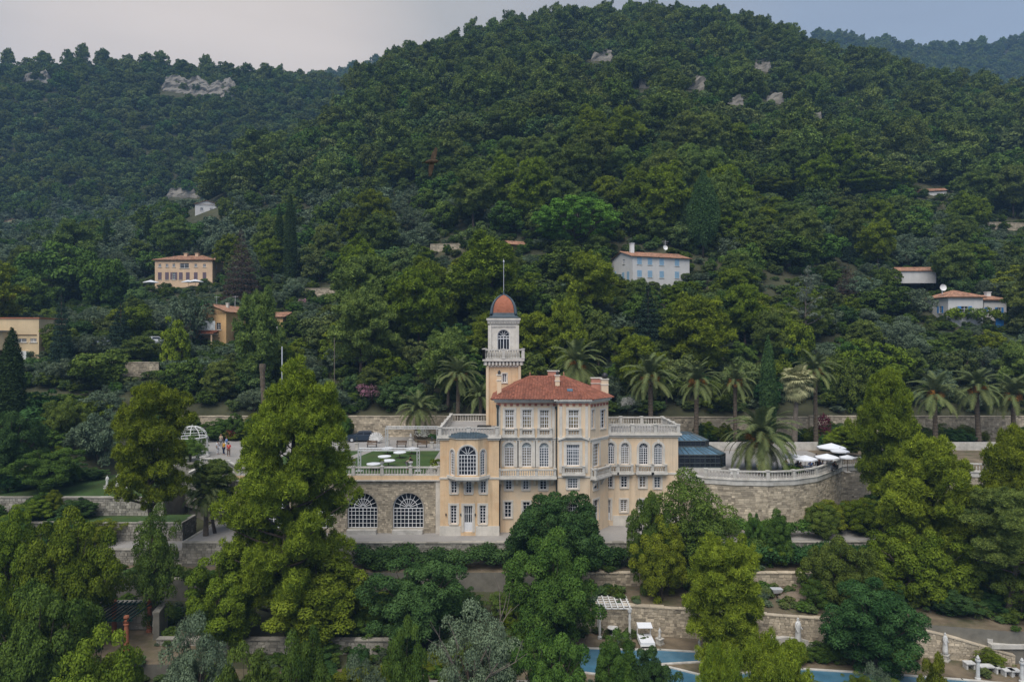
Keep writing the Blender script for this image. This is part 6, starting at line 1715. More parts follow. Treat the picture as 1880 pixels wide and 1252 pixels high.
def person(x, y, z, rz, kd, shirt, trou, hair, label, s=1.0, group=None):
    b, sh, tr_, hm2, h, t = PPL[kd]
    e = empty('person', (x, y, z), rz, True, label, 'person', group); e.scale = (s, s, s)
    for nm, me, m in (('body', b, skinm), ('shirt', sh, CLO[shirt]), ('trousers', tr_, CLO[trou]), ('hair', hm2, HAIR[hair])):
        o = obj(nm, me, e)
        if not me.materials: me.materials.append(m)
        o.material_slots[0].link = 'OBJECT'; o.material_slots[0].material = m
        if nm == 'hair': o.location = Vector(h) + t * .01; o.rotation_euler = t.to_track_quat('Z', 'Y').to_euler()
    return e
def zd(py, z): return (30 - z) * F / (py - 626)      # distance of a point at height z seen at pixel row py
for px, py, rz, sh, tr_, ha, lab in ((400, 834, 1.2, 'white', 'white', 'dark', 'person in white standing beside the gazebo'), (411, 835, -.6, 'yellow', 'navy', 'dark', 'person in a yellow top in the terrace group'),
        (416, 826, 2.4, 'blue', 'white', 'brown', 'person in a pale blue shirt at the back of the group'), (420, 838, .3, 'red', 'brown', 'dark', 'person in red at the terrace edge'), (406, 820, 3.0, 'beige', 'grey', 'blond', 'person in a pale hat-like hairdo farthest along the drive')):
    Dp = zd(py, ZU); person(X(px, Dp), Dp, ZU + .02, rz, 'stand', sh, tr_, ha, lab)
person(X(748, 77), 77.2, ZU + .03, 1.4, 'bend', 'beige', 'grey', 'brown', 'person in beige bending over on the lawn behind the balustrade')
person(X(753.5, 77), 77.0, ZU + .03, 2.0, 'stand', 'black', 'black', 'dark', 'person in black standing on the lawn behind the balustrade', .95)
# ------------------------------------------------------------------ gazebo
gx, gy = -40.3, 86.0
gz = empty('gazebo', (gx, gy, ZU), label='white domed wire gazebo at the left end of the terrace', cat='gazebo')
s = MB(); s.lathe([(2.1, 0), (2.1, .15), (1.95, .15)], (gx, gy, ZU), 16); s.build('base', M['balu'], gz)
for k in range(6):
    a = k * math.pi / 3 + .3; x, y = gx + 1.75 * math.cos(a), gy + 1.75 * math.sin(a)
    s = MB(); s.lathe([(.2, .152), (.2, .3), (.13, .36), (.11, 2.2), (.18, 2.28), (.2, 2.4)], (x, y, ZU), 8); s.build('column', M['marble'], gz)
s = MB()
for k in range(24):
    a, b = k * math.pi / 12, (k + 1) * math.pi / 12
    s.tube([(gx + 1.75 * math.cos(a), gy + 1.75 * math.sin(a), ZU + 2.5), (gx + 1.75 * math.cos(b), gy + 1.75 * math.sin(b), ZU + 2.5)], .1, 4)
s.build('ring_beam', M['marble'], gz)
s = MB()
for k in range(10):
    a = k * math.pi / 5
    s.tube([(gx + 1.75 * math.cos(t) * math.cos(a), gy + 1.75 * math.cos(t) * math.sin(a), ZU + 2.55 + 1.35 * math.sin(t)) for t in [i * math.pi / 16 for i in range(9)]], .04, 4)
for t in (.5, .95): 
    for k in range(20):
        a, b = k * math.pi / 10, (k + 1) * math.pi / 10; r = 1.75 * math.cos(t)
        s.tube([(gx + r * math.cos(a), gy + r * math.sin(a), ZU + 2.55 + 1.35 * math.sin(t)), (gx + r * math.cos(b), gy + r * math.sin(b), ZU + 2.55 + 1.35 * math.sin(t))], .03, 4)
s.lathe([(.1, 3.88), (.05, 4.05), (.1, 4.15), (.02, 4.4)], (gx, gy, ZU), 6)
s.build('dome_lattice', M['white'], gz)
# steps parapet beside it
s = MB(); a = Vector((-38.2, 80.9, ZU - 1.0)); b = Vector((-34.4, 79.8, ZU + .75)); 
s.tube([a, b], .22, 4); tag(s.build('stair_parapet', M['balu'], org=a), 'sloping pale stone stair parapet under the gazebo', 'parapet')
# ------------------------------------------------------------------ trusses, tables, benches, urns on the lawn terrace
def truss(x0, x1, y, h, label):
    e = empty('stage_truss', (x0, y, ZU), label=label, cat='truss')
    def beam(nm, a, b, u, v):
        s = MB(); a = Vector(a); b = Vector(b); n = max(2, int((b - a).length / .35))
        c = [a + u * .14 + v * .14, a + u * .14 - v * .14, a - u * .14 - v * .14, a - u * .14 + v * .14]; d = [p + (b - a) for p in c]
        for p, q in zip(c, d): s.tube([p, q], .035, 5)
        for f in range(4):
            p0, p1, q0, q1 = c[f], c[(f + 1) % 4], d[f], d[(f + 1) % 4]
            for i in range(n):
                A_, B2 = (p0, p1) if i % 2 == 0 else (p1, p0); C2, D2 = (q0, q1) if i % 2 == 0 else (q1, q0)
                s.tube([A_.lerp(C2, i / n), B2.lerp(D2, (i + 1) / n)], .018, 3, cap=False)
        s.build(nm, M['alu'], e)
    xx, yy, zz = Vector((1, 0, 0)), Vector((0, 1, 0)), Vector((0, 0, 1))
    beam('post', (x0, y, ZU + .06), (x0, y, ZU + h), xx, yy); beam('post', (x1, y, ZU + .06), (x1, y, ZU + h), xx, yy); beam('crossbeam', (x0 - .1, y, ZU + h), (x1 + .1, y, ZU + h), yy, zz)
    for x in (x0, x1):
        s = MB(); s.obox((x, y, ZU + .03), .7, .7, .05); s.build('base_plate', M['alu'], e)
truss(X(660, 76.6), X(768, 76.6), 76.6, 2.45, 'aluminium stage truss arch near the lawn balustrade')
truss(X(710, 91.5), X(804, 91.5), 91.5, 3.0, 'aluminium stage truss arch at the back of the lawn')
for px, py, lab in ((711.6, 822.7, 'far left of the white round tables on the lawn'), (756, 823, 'far right of the white round tables on the lawn'), (734, 830, 'white round table at the middle back of the lawn'), (706, 837.4, 'white round table left of the lawn middle'), (713, 845, 'white round table right of the front one'), (686, 851, 'front white round table nearest the balustrade')):
    Dt = zd(py, ZU + .75); x = X(px, Dt)
    e = empty('round_table', (x, Dt, ZU + .03), label=lab, cat='table')
    s = MB(); s.lathe([(.78, .62), (.80, .73), (.78, .75)], (x, Dt, ZU + .03), 20); s.build('tablecloth', M['cloth'], e)
    s = MB(); s.lathe([(.3, .0), (.05, .05), (.05, .66), (.6, .69), (.6, .72)], (x, Dt, ZU + .032), 10); s.build('table_frame', M['wood'], e)
for px, lab in ((683, 'brown bench behind the leftmost lawn tables'), (737, 'brown bench in the middle behind the lawn'), (775, 'brown bench nearest the villa behind the lawn')):
    x, y = X(px, 93.6), 93.6; e = empty('park_bench', (x, y, ZU + .02), label=lab, cat='bench')
    for k in range(3):
        s = MB(); s.box(x - .72, x + .72, y - .25 + k * .16, y - .12 + k * .16, ZU + .45, ZU + .49); s.build('seat_slat', M['wood'], e)
    for k in range(3):
        s = MB(); s.box(x - .72, x + .72, y + .26, y + .3, ZU + .58 + k * .13, ZU + .68 + k * .13); s.build('back_slat', M['wood'], e)
    for sx in (-.6, .6):
        s = MB(); s.box(x + sx - .03, x + sx + .03, y - .24, y - .18, ZU + .02, ZU + .445); s.box(x + sx - .03, x + sx + .03, y + .2, y + .255, ZU + .02, ZU + .95); s.box(x + sx - .03, x + sx + .03, y - .175, y + .195, ZU + .38, ZU + .445); s.build('leg', M['black'], e)
URN = [(.13, 0), (.13, .05), (.06, .1), (.07, .16), (.2, .28), (.24, .42), (.27, .45)]
def urn(x, y, z, lab, m='marble', plant=True, sc_=1.0, mm='lf_yell'):
    e = empty('stone_urn', (x, y, z), 0, True, lab, 'urn'); e.scale = (sc_,) * 3
    s = MB(); s.lathe(URN, (0, 0, 0), 10); s.build('bowl', M[m], e)
    if plant:
        V, t = leaf_geo([(0, 0, .55, .28, .28, .2)], 120, .16, .08, np.random.default_rng(3)); obj('foliage', raw_mesh('foliage', V, 4, M[mm], t), e)
for k, (px, pl_, lab) in enumerate(((663, True, 'planted urn on the balustrade below the left truss post'), (705, True, 'planted urn on the balustrade in the middle of the lawn'), (756, False, 'empty urn on the balustrade beside the two people'), (803, True, 'planted urn on the balustrade next to the villa'), (622, True, 'planted urn at the edge of the huge pine'))):
    p = min(LAWN_PIERS, key=lambda q: abs(q.x - X(px, 74))); urn(p.x, p.y, 15.43 + 1.03, lab, plant=pl_)
hedge('clipped_shrub', [(X(800, 77) - .3, 77.0), (X(800, 77) + .4, 77.0)], ZU, 1.3, 1.1, 'lf_yell', 'round clipped lime-green bush beside the villa corner', 21, cat='shrub')
# marble shell seat, plinths by the bed
x, y = X(690, 97.5), 97.5
s = MB()
for k in range(11):
    a = math.pi * k / 10; s.tube([(x, y, ZU + .1), (x + .8 * math.cos(a), y + .25, ZU + .2 + .75 * math.sin(a) + .35), (x + 1.0 * math.cos(a), y + .3, ZU + .3 + 1.0 * math.sin(a) + .3)], [.08, .14, .1], 5)
s.lathe([(.5, 0), (.45, .25), (.6, .3)], (x, y, ZU), 10)
tag(s.build('marble_shell', M['marble'], org=(x, y, ZU)), 'white marble shell fountain behind the parked car', 'fountain')
for px, D_, lab in ((655, 92.2, 'small dark statue plinth left of the lawn benches'), (712, 95.5, 'small statue on plinth under the back truss, left'), (754, 95.5, 'small statue on plinth under the back truss, middle'), (793, 93, 'plinth beside the right post of the back truss')):
    x = X(px, D_); e = empty('garden_statue', (x, D_, ZU + .02), label=lab, cat='statue')
    s = MB(); s.box(x - .2, x + .2, D_ - .2, D_ + .2, ZU + .02, ZU + .8); s.box(x - .26, x + .26, D_ - .26, D_ + .26, ZU + .802, ZU + .88); s.build('plinth', M['balu'], e)
    o = obj('figure', PPL['stand'][2], e, (0, 0, .86), (0, 0, .4), (.5, .5, .5)); o.material_slots[0].link = 'OBJECT'; o.material_slots[0].material = M['marble'] if 'statue on' in lab else M['iron']
    o2 = obj('torso', PPL['stand'][0], e, (0, 0, .86), (0, 0, .4), (.5, .5, .5)); o2.material_slots[0].link = 'OBJECT'; o2.material_slots[0].material = M['marble'] if 'statue on' in lab else M['iron']
# ------------------------------------------------------------------ cars
def car(x, y, z, rz, col, label, suv=True, name='parked_car', L=4.3):
    e = empty(name, (x, y, z), rz, True, label, 'car'); FOOTPRINTS.append((x, y, 3.6)); FOOTPRINTS.append((x * .985, y - 2.5, 2.6))
    cm_ = mat('car_paint_' + col[0], col[1], .3, .05, 1, spec=.6)
    k = L / 4.3
    low = [(-2.12, .32), (-2.15, .62), (-2.05, .86), (-1.1, .98), (1.0, 1.0), (1.95, .95), (2.12, .8), (2.14, .4), (2.0, .28), (-2.0, .28)]
    cab = [(-1.05, .985), (-.35, 1.46), (.2, 1.54), (1.35, 1.5), (1.98, 1.0)]
    s = MB()
    def ext(prof, w0, w1=None, zc=None):
        n = len(prof); a = [(px * k, -w0 if w1 is None else -(w0 + (w1 - w0) * (pz - .98) / .56), pz) for px, pz in prof]
        b = [(p[0], -p[1], p[2]) for p in a]
        s.add(a + b, [tuple(range(n)), tuple(range(2 * n - 1, n - 1, -1))] + [(i, n + i, n + (i + 1) % n, (i + 1) % n) for i in range(n)])
    ext(low, .88)
    ext(cab, .84, .66)
    s.build('body', cm_, e)
    g = MB()
    for sd in (-1, 1):
        q = lambda px, pz: (px * k, sd * (.84 + (.66 - .84) * (pz - .98) / .56 + .008), pz)
        g.add([q(-.85, 1.04), q(-.33, 1.4), q(.28, 1.46), q(.28, 1.04)], [(0, 1, 2, 3)]); g.add([q(.36, 1.04), q(.36, 1.46), q(1.25, 1.42), q(1.7, 1.08)], [(0, 1, 2, 3)])
    g.build('side_window', M['pane'], e)['kind'] = 'stuff'
    for nm, pts in (('windscreen', [(-1.0, 1.03), (-.42, 1.43)]), ('rear_window', [(1.93, 1.06), (1.42, 1.46)])):
        g = MB(); (xa, za), (xb, zb) = pts; o_ = -.012 if xa < 0 else .012
        g.quad((xa * k + o_, -.74, za + .012), (xa * k + o_, .74, za + .012), (xb * k + o_, .62, zb + .012), (xb * k + o_, -.62, zb + .012)); g.build(nm, M['pane'], e)
    for wx_ in (-1.32, 1.3):
        for sd in (-1, 1):
            t = MB(); c = (wx_ * k, sd * .80, .33)
            def disc(r, y0, y1):
                n = 16; a = [(c[0] + r * math.cos(2 * math.pi * i / n), c[1] + sd * y0, c[2] + r * math.sin(2 * math.pi * i / n)) for i in range(n)]; b = [(p[0], c[1] + sd * y1, p[2]) for p in a]
                return a + b, [tuple(range(n)), tuple(range(2 * n - 1, n - 1, -1))] + [(i, (i + 1) % n, n + (i + 1) % n, n + i) for i in range(n)]
            t.add(*disc(.33, -.1, .1)); w = t.build('wheel', M['black'], e)
            t = MB(); t.add(*disc(.2, .1, .115)); t.build('rim', M['alu'], w)
    for sd in (-1, 1):
        t = MB(); t.obox((-2.1 * k, sd * .62, .68), .12, .35, .14); t.build('headlight', M['white'], e)
        t = MB(); t.obox((2.07 * k, sd * .68, .78), .12, .28, .16); t.build('taillight', CLO['red'], e)
    return e
car(X(664, 99.3), 99.3, ZU + .02, R(8), ('navy', (.02, .035, .06)), 'dark blue parked car behind the lawn')
for px, py, rz, col, lab in ((285, 634, 2.3, ('white', (.6, .62, .65)), 'white car parked beside the lime-green tree'), (195, 636, .5, ('silver', (.32, .36, .42)), 'silver car half hidden by bushes, left of the white one'), (250, 634, .4, ('dark', (.03, .06, .07)), 'dark car parked between the silver and the white one')):
    p = hit(px, py)
    if p: car(p.x, p.y, p.z + .05, rz, col, lab)
p = hit(262, 622)
if p:
    s = MB(); s.quad((p.x - 1.5, p.y + 3, p.z), (p.x + 1.2, p.y + 3, p.z), (p.x + 1.0, p.y + 4.2, p.z + 2.0), (p.x - 1.3, p.y + 4.2, p.z + 2.0)); s.tint = .4
    s.quad((p.x - 1.3, p.y + 4.2, p.z + 2.0), (p.x + 1.0, p.y + 4.2, p.z + 2.0), (p.x + 1.2, p.y + 5.4, p.z), (p.x - 1.5, p.y + 5.4, p.z)); tag(s.build('tarpaulin_tent', M['tarp'], org=p), 'green tarpaulin behind the parked dark car', 'tarpaulin')
# ------------------------------------------------------------------ parasols, tables and diners
def parasol(x, y, z, h, r, label, n=8, cm_='cloth'):
    e = empty('parasol', (x, y, z), label=label, cat='parasol')
    s = MB(); P = [(x + r * math.cos(2 * math.pi * k / n + .2), y + r * math.sin(2 * math.pi * k / n + .2), z + h) for k in range(n)]; top = (x, y, z + h + r * .30)
    vs = P + [top] + [(p[0], p[1], p[2] - .14) for p in P]
    s.add(vs, [(k, (k + 1) % n, n) for k in range(n)] + [(k, n + 1 + k, n + 1 + (k + 1) % n, (k + 1) % n) for k in range(n)]); s.build('canopy', M[cm_], e)
    s = MB(); s.tube([(x, y, z), (x, y, z + h + r * .3 + .12)], .03, 6); s.build('pole', M['wood'], e)
    for k in range(n):
        s = MB(); p = P[k]; s.tube([(x, y, z + h + r * .2), (p[0], p[1], p[2] - .02)], .012, 3); s.build('rib', M['wood'], e)
    s = MB(); s.obox((x, y, z), .6, .6, .08); s.build('base', M['balu'], e)
    return e
for px, py, D_, r, lab in ((1478, 842, 78.6, 1.35, 'second parasol from the big low palm'), (1518, 841, 79.6, 1.35, 'third parasol from the palm, over a crowded table'), (1526, 826, 87, 1.75, 'farthest white parasol on the dining terrace'), (1542, 834, 84, 1.1, 'small white parasol between the far and near ones'), (1455, 846, 80, 1.2, 'parasol partly hidden by the big low palm'), (1556, 847, 79.5, .9, 'rightmost parasol beside the pine boughs')):
    zc = Z(py + 4, D_); parasol(X(px, D_), D_, ZR, max(1.75, zc - ZR), r, lab)
for k, (px, D_) in enumerate(((1478, 78.9), (1518, 79.9), (1455, 80.3))):
    x, y = X(px, D_) + .2, D_ + .35; e = empty('dining_table', (x, y, ZR), label=('round dining table under the second parasol', 'round dining table under the third parasol', 'round dining table beside the big low palm')[k], cat='table')
    s = MB(); s.lathe([(.62, .3), (.64, .72), (.62, .74)], (x, y, ZR), 14); s.build('tablecloth', M['cloth'], e)
    s = MB(); s.lathe([(.3, 0), (.05, .04), (.05, .7)], (x, y, ZR), 8); s.build('pedestal', M['black'], e)
_dr = random.Random(6)
LABS = [('blue', 'navy', 'dark', 'diner in blue left of the second parasol pole'), ('black', 'black', 'brown', 'diner in black facing the palm'), ('beige', 'navy', 'blond', 'blond diner in beige under the second parasol'), ('white', 'grey', 'dark', 'diner in white under the second parasol'),
        ('navy', 'navy', 'dark', 'diner in navy under the third parasol'), ('brown', 'black', 'brown', 'diner in brown under the third parasol'), ('blue', 'black', 'blond', 'blond diner in blue under the third parasol'), ('black', 'grey', 'dark', 'diner in black at the right table'), ('white', 'navy', 'brown', 'diner in white behind the palm'), ('red', 'black', 'dark', 'diner in red beside the big palm')]
for k, (sh, tr_, ha, lab) in enumerate(LABS):
    t = k // 4; px, D_ = ((1478, 78.9), (1518, 79.9), (1455, 80.3))[t]; a = (k % 4) * 1.571 + .6
    x, y = X(px, D_) + .2 + .95 * math.cos(a), D_ + .35 + .95 * math.sin(a)
    e = empty('chair', (x, y, ZR), a - math.pi / 2, True, ('dark chair of the ' + lab)[:90], 'chair')
    s = MB(); s.obox((0, .06, .43), .44, .44, .04); s.build('seat', M['black'], e)
    s = MB(); s.obox((0, .29, .5), .42, .03, .42); s.build('backrest', M['black'], e)
    for cx_ in (-.19, .19):
        for cy_ in (-.13, .26):
            s = MB(); s.obox((cx_, cy_, 0), .035, .035, .43); s.build('leg', M['black'], e)
    person(x, y, ZR, a - math.pi / 2, 'sit', sh, tr_, ha, lab)
person(X(1500, 82), 82.2, ZR, 2.6, 'stand', 'black', 'black', 'dark', 'waiter in black standing between the parasols')
person(X(1391, 78.5), 78.2, ZR, .4, 'stand', 'white', 'navy', 'dark', 'person in a white top standing before the big low palm')
for px, D_, h_, r_, lab in ((277, 182 - 9, 2.3, 1.9, 'pale parasol left of the peach house'), (346, 174, 2.4, 1.7, 'pale blue parasol in front of the peach house'), (359, 174.5, 2.5, 1.9, 'pale parasol nearest the right corner of the peach house')):
    x = X(px, D_); z = float(terrain(np.array([x]), np.array([D_]))[0]); z = max(z, Z(535, D_)); parasol(x, D_, z, h_, r_, lab, 4)
# parapet / tank on the terrace
s = MB(); s.obox((X(1350, 78), 78.5, ZR), 1.0, .6, .5); s.obox((X(1350, 78), 78.5, ZR + .5), 1.1, .7, .06); tag(s.build('planter_box', M['marble'], org=(X(1350, 78), 78.5, ZR)), 'white stone planter between conservatory and palm', 'planter')
s = MB(); s.box(27, 82, 95.4, 95.8, ZR, ZR + 1.1); tag(s.build('low_parapet', M['balu'], org=(27, 95.6, ZR)), 'low pale parapet along the road behind the parasols', 'parapet')
# ------------------------------------------------------------------ statues and the pool garden
def statue(x, y, z, h, label, rz=0.0, plinth=.7, mm='marble'):
    e = empty('statue', (x, y, z), rz, True, label, 'statue')
    s = MB(); s.obox((0, 0, 0), .62, .62, .12); s.obox((0, 0, .122), .5, .5, plinth - .2); s.obox((0, 0, plinth - .075), .6, .6, .075); s.build('plinth', M['balu'], e)
    f = (h - plinth) / 1.72
    o = obj('figure', PPL['stand'][0], e, (0, 0, plinth), (0, 0, 0), (f, f, f)); o.material_slots[0].link = 'OBJECT'; o.material_slots[0].material = M[mm]
    s = MB(); s.lathe([(.24, 0), (.22, .3), (.2, .6), (.17, .9), (.19, 1.05), (.2, 1.3), (.1, 1.45)], (0, 0, 0), 10); o = s.build('drapery', M[mm], e, smooth=True); o.location = (0, 0, plinth); o.scale = (f * 1.05, f * .9, f)
    return e
for k, (px, lab) in enumerate(((197, 'leftmost small white statue on the upper left lawn'), (212, 'second small white statue from the left on the lawn'), (219, 'third small white statue, leaning group'), (231, 'fourth small white statue on the lawn'), (245, 'rightmost small white statue on the upper left lawn'))):
    statue(X(px, 81.5), 81.5 + (k % 2) * .5, 12.42, 1.55 + .12 * (k % 3), lab, .5 * k, .35)
for px, py, h, lab in ((1211, 1182, 1.5, 'small statue beside the white day bed'), (1284, 1204, 1.5, 'statue on the near pool edge left of the round pine'), (1465, 1193, 2.9, 'tall white standing statue against the dry-stone wall'), (1414, 1203, 1.1, 'low statue at the left foot of the pool bridge'), (1443, 1206, 1.5, 'statue in front of the pool bridge arch'), (1735, 1212, 2.4, 'statue on tall plinth against the right end of the dry wall')):
    D_ = zd(py, ZD); statue(X(px, D_), D_, ZD, h, lab, .7, .55)
for px, py, lab in ((1795, 1247, 'slim white column left of the stone benches'), (1876, 1252, 'white column at the right edge of the pool garden')):
    D_ = zd(py, ZD); e = empty('garden_column', (X(px, D_), D_, ZD), 0, True, lab, 'column')
    s = MB(); s.lathe([(.22, 0), (.22, .14), (.15, .2), (.12, 1.4), (.2, 1.5), (.2, 1.62)], (0, 0, 0), 10); s.build('shaft', M['marble'], e)
    s = MB(); s.lathe([(.05, 1.62), (.14, 1.75), (.05, 1.95)], (0, 0, 0), 8); s.build('finial', M['marble'], e)
# pool bridge
bx0, bx1 = X(1412, 60.3), X(1482, 60.3); e = empty('pool_bridge', (bx0, 60.3, ZD), label='small pale stone bridge with an arch over the pool', cat='bridge')
s = MB(); n = 12; by = 60.0
pts = [(bx0 + (bx1 - bx0) * i / n, ZD + .75 + .32 * math.sin(math.pi * i / n)) for i in range(n + 1)]
for y0, y1 in ((by, by + .2), (by + 1.0, by + 1.2)):
    for i in range(n):
        (xa, za), (xb, zb) = pts[i], pts[i + 1]
        def low(x): 
            c = (bx0 + bx1) / 2 - .3; r = .75
            return ZD + (math.sqrt(max(0, r * r - (x - c) ** 2)) * .75 if abs(x - c) < r else 0)
        la, lb = low(xa), low(xb)
        s.hexa([(xa, y0, la), (xb, y0, lb), (xb, y1, lb), (xa, y1, la), (xa, y0, za), (xb, y0, zb), (xb, y1, zb), (xa, y1, za)])
for i in range(n):
    (xa, za), (xb, zb) = pts[i], pts[i + 1]; s.hexa([(xa, by + .2, za - .3), (xb, by + .2, zb - .3), (xb, by + 1, zb - .3), (xa, by + 1, za - .3), (xa, by + .2, za - .15), (xb, by + .2, zb - .15), (xb, by + 1, zb - .15), (xa, by + 1, za - .15)])
s.build('arch', M['balu'], e)
s = MB(); s.box(bx1, X(1590, 59.3), 60.0, 60.3, ZD, ZD + .5); tag(s.build('pool_parapet', M['balu'], org=(bx1, 60, ZD)), 'low pale parapet running right from the pool bridge', 'parapet')
# ring ornament
D_ = zd(1192, ZD); x = X(1522, D_); e = empty('ring_ornament', (x, D_, ZD), label='grey ring with a cross on a post in the pool garden', cat='ornament')
s = MB(); cz = ZD + 1.25
for k in range(20):
    a, b = k * math.pi / 10, (k + 1) * math.pi / 10; s.tube([(x + .36 * math.cos(a), D_, cz + .36 * math.sin(a)), (x + .36 * math.cos(b), D_, cz + .36 * math.sin(b))], .06, 5, cap=False)
s.tube([(x - .36, D_, cz), (x + .36, D_, cz)], .05, 5); s.tube([(x, D_, cz - .36), (x, D_, cz + .36)], .05, 5); s.build('ring', M['balu'], e)
s = MB(); s.lathe([(.16, 0), (.1, .1), (.08, .86), (.12, .9)], (x, D_, ZD), 8); s.build('post', M['balu'], e)
# benches, troughs on the right
for px, py, w, lab in ((1812, 1232, 1.5, 'white stone bench right of the slim column'), (1833, 1234, .7, 'square white stone block beside the bench'), (1850, 1239, .9, 'white stone seat near the right edge'), (1862, 1240, .8, 'white stone trough near the right edge'), (1779, 1226, .8, 'pale stone block left of the slim column')):
    D_ = zd(py, ZD); s = MB(); x = X(px, D_); s.obox((x - w * .38, D_, ZD), .14, .5, .42); s.obox((x + w * .38, D_, ZD), .14, .5, .42); s.obox((x, D_, ZD + .42), w, .62, .1); s.obox((x, D_ + .22, ZD + .1), w * .7, .06, .32)
    tag(s.build('stone_bench', M['marble'], org=(x, D_, ZD)), lab, 'bench')
# steps at the right edge of the garden
for k in range(3):
    s = MB(); s.box(40.2, 44, 57.2 + k * .5, 57.75 + k * .5, 4.2, 4.55 + k * .28); tag(s.build('stone_step', M['balu'], org=(40.2, 57.2 + k * .5, 4.2)), ('lowest', 'middle', 'highest')[k] + ' of the pale stone steps at the right edge', 'step')
# white pergola with table and day bed
pg = empty('white_pergola', (X(1125, 63), 63, ZD), label='white lattice pergola against the dry-stone wall', cat='pergola')
xa, xb, ya, yb, ht_ = X(1101, 62.2), X(1156, 62.2), 62.2, 65.0, 2.7
for x in (xa, xb):
    for y in (ya, 63.6):
        s = MB(); s.lathe([(.2, 0), (.2, .2), (.11, .3), (.13, .8), (.1, 1.3), (.13, 1.8), (.1, 2.3), (.18, 2.45), (.18, ht_)], (x, y, ZD), 8); s.build('post', M['marble'], pg)
for k in range(6):
    x = xa + (xb - xa) * k / 5; s = MB(); s.box(x - .05, x + .05, ya - .2, yb, ZD + ht_ + .1, ZD + ht_ + .22); s.build('rafter', M['white'], pg)
for k in range(6):
    y = ya + (yb - ya) * k / 5; s = MB(); s.box(xa - .2, xb + .2, y - .04, y + .04, ZD + ht_ + .002, ZD + ht_ + .098); s.build('purlin', M['white'], pg)
x, y = X(1125, 62.9), 62.9; e = empty('round_table', (x, y, ZD), label='white round table under the white pergola', cat='table')
s = MB(); s.lathe([(.5, .7), (.5, .75)], (x, y, ZD), 14); s.build('table_top', M['white'], e); s = MB(); s.lathe([(.25, 0), (.05, .06), (.05, .7)], (x, y, ZD), 8); s.build('pedestal', M['white'], e)
D_ = zd(1187, ZD); x = X(1188, D_); e = empty('day_bed', (x, D_, ZD), label='white canopied day bed right of the pergola', cat='day bed')
s = MB(); s.obox((x, D_ + .6, ZD + .3), 1.25, 1.9, .22); s.build('mattress', M['cloth'], e); s = MB(); s.obox((x, D_ + .6, ZD + .2), 1.3, 2.0, .09); s.build('frame', M['white'], e)
for sx in (-.6, .6):
    for sy in (-.3, 1.5): s = MB(); s.obox((x + sx, D_ + sy, ZD), .07, .07, 1.5 if sy > 0 else .2); s.build('leg', M['white'], e)
s = MB(); s.hexa([(x - .65, D_ + .7, ZD + 1.35), (x + .65, D_ + .7, ZD + 1.35), (x + .65, D_ + 1.6, ZD + 1.5), (x - .65, D_ + 1.6, ZD + 1.5), (x - .65, D_ + .7, ZD + 1.38), (x + .65, D_ + .7, ZD + 1.38), (x + .65, D_ + 1.6, ZD + 1.53), (x - .65, D_ + 1.6, ZD + 1.53)]); s.build('canopy', M['cloth'], e)
# sand heap and small dig on the upper bed
x, y = X(1460, 64.5), 64.5; s = MB()
for j in range(5):
    pass
s.lathe([(1.7, 0), (1.45, .18), (1.0, .42), (.45, .62), (.08, .7)], (x, y, 5.6), 14); tag(s.build('sand_heap', mat('sand', (.22, .175, .13), .95, .2, 3, bump=.6), org=(x, y, 5.6), smooth=True), 'pale heap of sand in the upper bed behind the round pine', 'heap')
x, y = X(1428, 65.3), 65.3; e = empty('barrow', (x, y, 5.6), label='grey wheelbarrow left of the sand heap', cat='wheelbarrow')
s = MB(); s.hexa([(x - .45, y - .25, 5.95), (x + .25, y - .2, 5.95), (x + .25, y + .2, 5.95), (x - .45, y + .25, 5.95), (x - .65, y - .38, 6.35), (x + .4, y - .34, 6.35), (x + .4, y + .34, 6.35), (x - .65, y + .38, 6.35)]); s.build('tray', M['alu'], e)
s = MB(); s.tube([(x - .6, y, 5.65), (x - .6, y, 5.9)], .16, 8); s.build('wheel', M['black'], e)
s = MB(); s.tube([(x - .6, y - .1, 5.8), (x + .9, y - .3, 6.15)], .03, 5); s.tube([(x - .6, y + .1, 5.8), (x + .9, y + .3, 6.15)], .03, 5); s.build('handles', M['wood'], e)
# green pergola with terracotta columns
pg = empty('green_pergola', (-33, 58.6, 3.5), label='dark green steel pergola on terracotta columns, lower left', cat='pergola')
cols = [-46.2, -42.9, -39.6, -36.3, -33.1]
for x in cols:
    for y in (58.6, 62.3):
        s = MB(); s.lathe([(.28, 0), (.28, .15), (.2, .22), (.19, 1.6), (.17, 2.15), (.26, 2.22), (.18, 2.3), (.27, 2.5), (.27, 2.62)], (x, y, 3.5), 10); s.build('column', M['terra'], pg)
        s = MB(); s.lathe([(.12, 2.62), (.24, 2.8), (.2, 2.95), (.05, 3.0)], (x, y, 3.5), 8); s.build('pot', M['terra'], pg)
for y in (58.6, 62.3):
    s = MB(); s.box(-46.6, -32.6, y - .06, y + .06, 5.95, 6.1); s.build('beam', M['grn_metal'], pg)
n = 34
for k in range(n):
    x = -46.4 + 13.6 * k / (n - 1); s = MB(); s.box(x - .045, x + .045, 58.2, 62.7, 6.102, 6.2); s.build('rail', M['grn_metal'], pg)
# poles
for px, y0, y1, D_, r_, lab, m_ in ((518, 636, 700, 101.5, .09, 'thin pale lamp post between the palm trunks', 'alu'), (614, 620, 660, 106, .06, 'thin pole among the trees above the lawn', 'bark_pale')):
    x = X(px, D_); zb = ground(x, D_); s = MB(); s.tube([(x, D_, zb), (x, D_, Z(y0, D_))], r_, 6); tag(s.build('pole', M[m_], org=(x, D_, zb)), lab, 'pole')
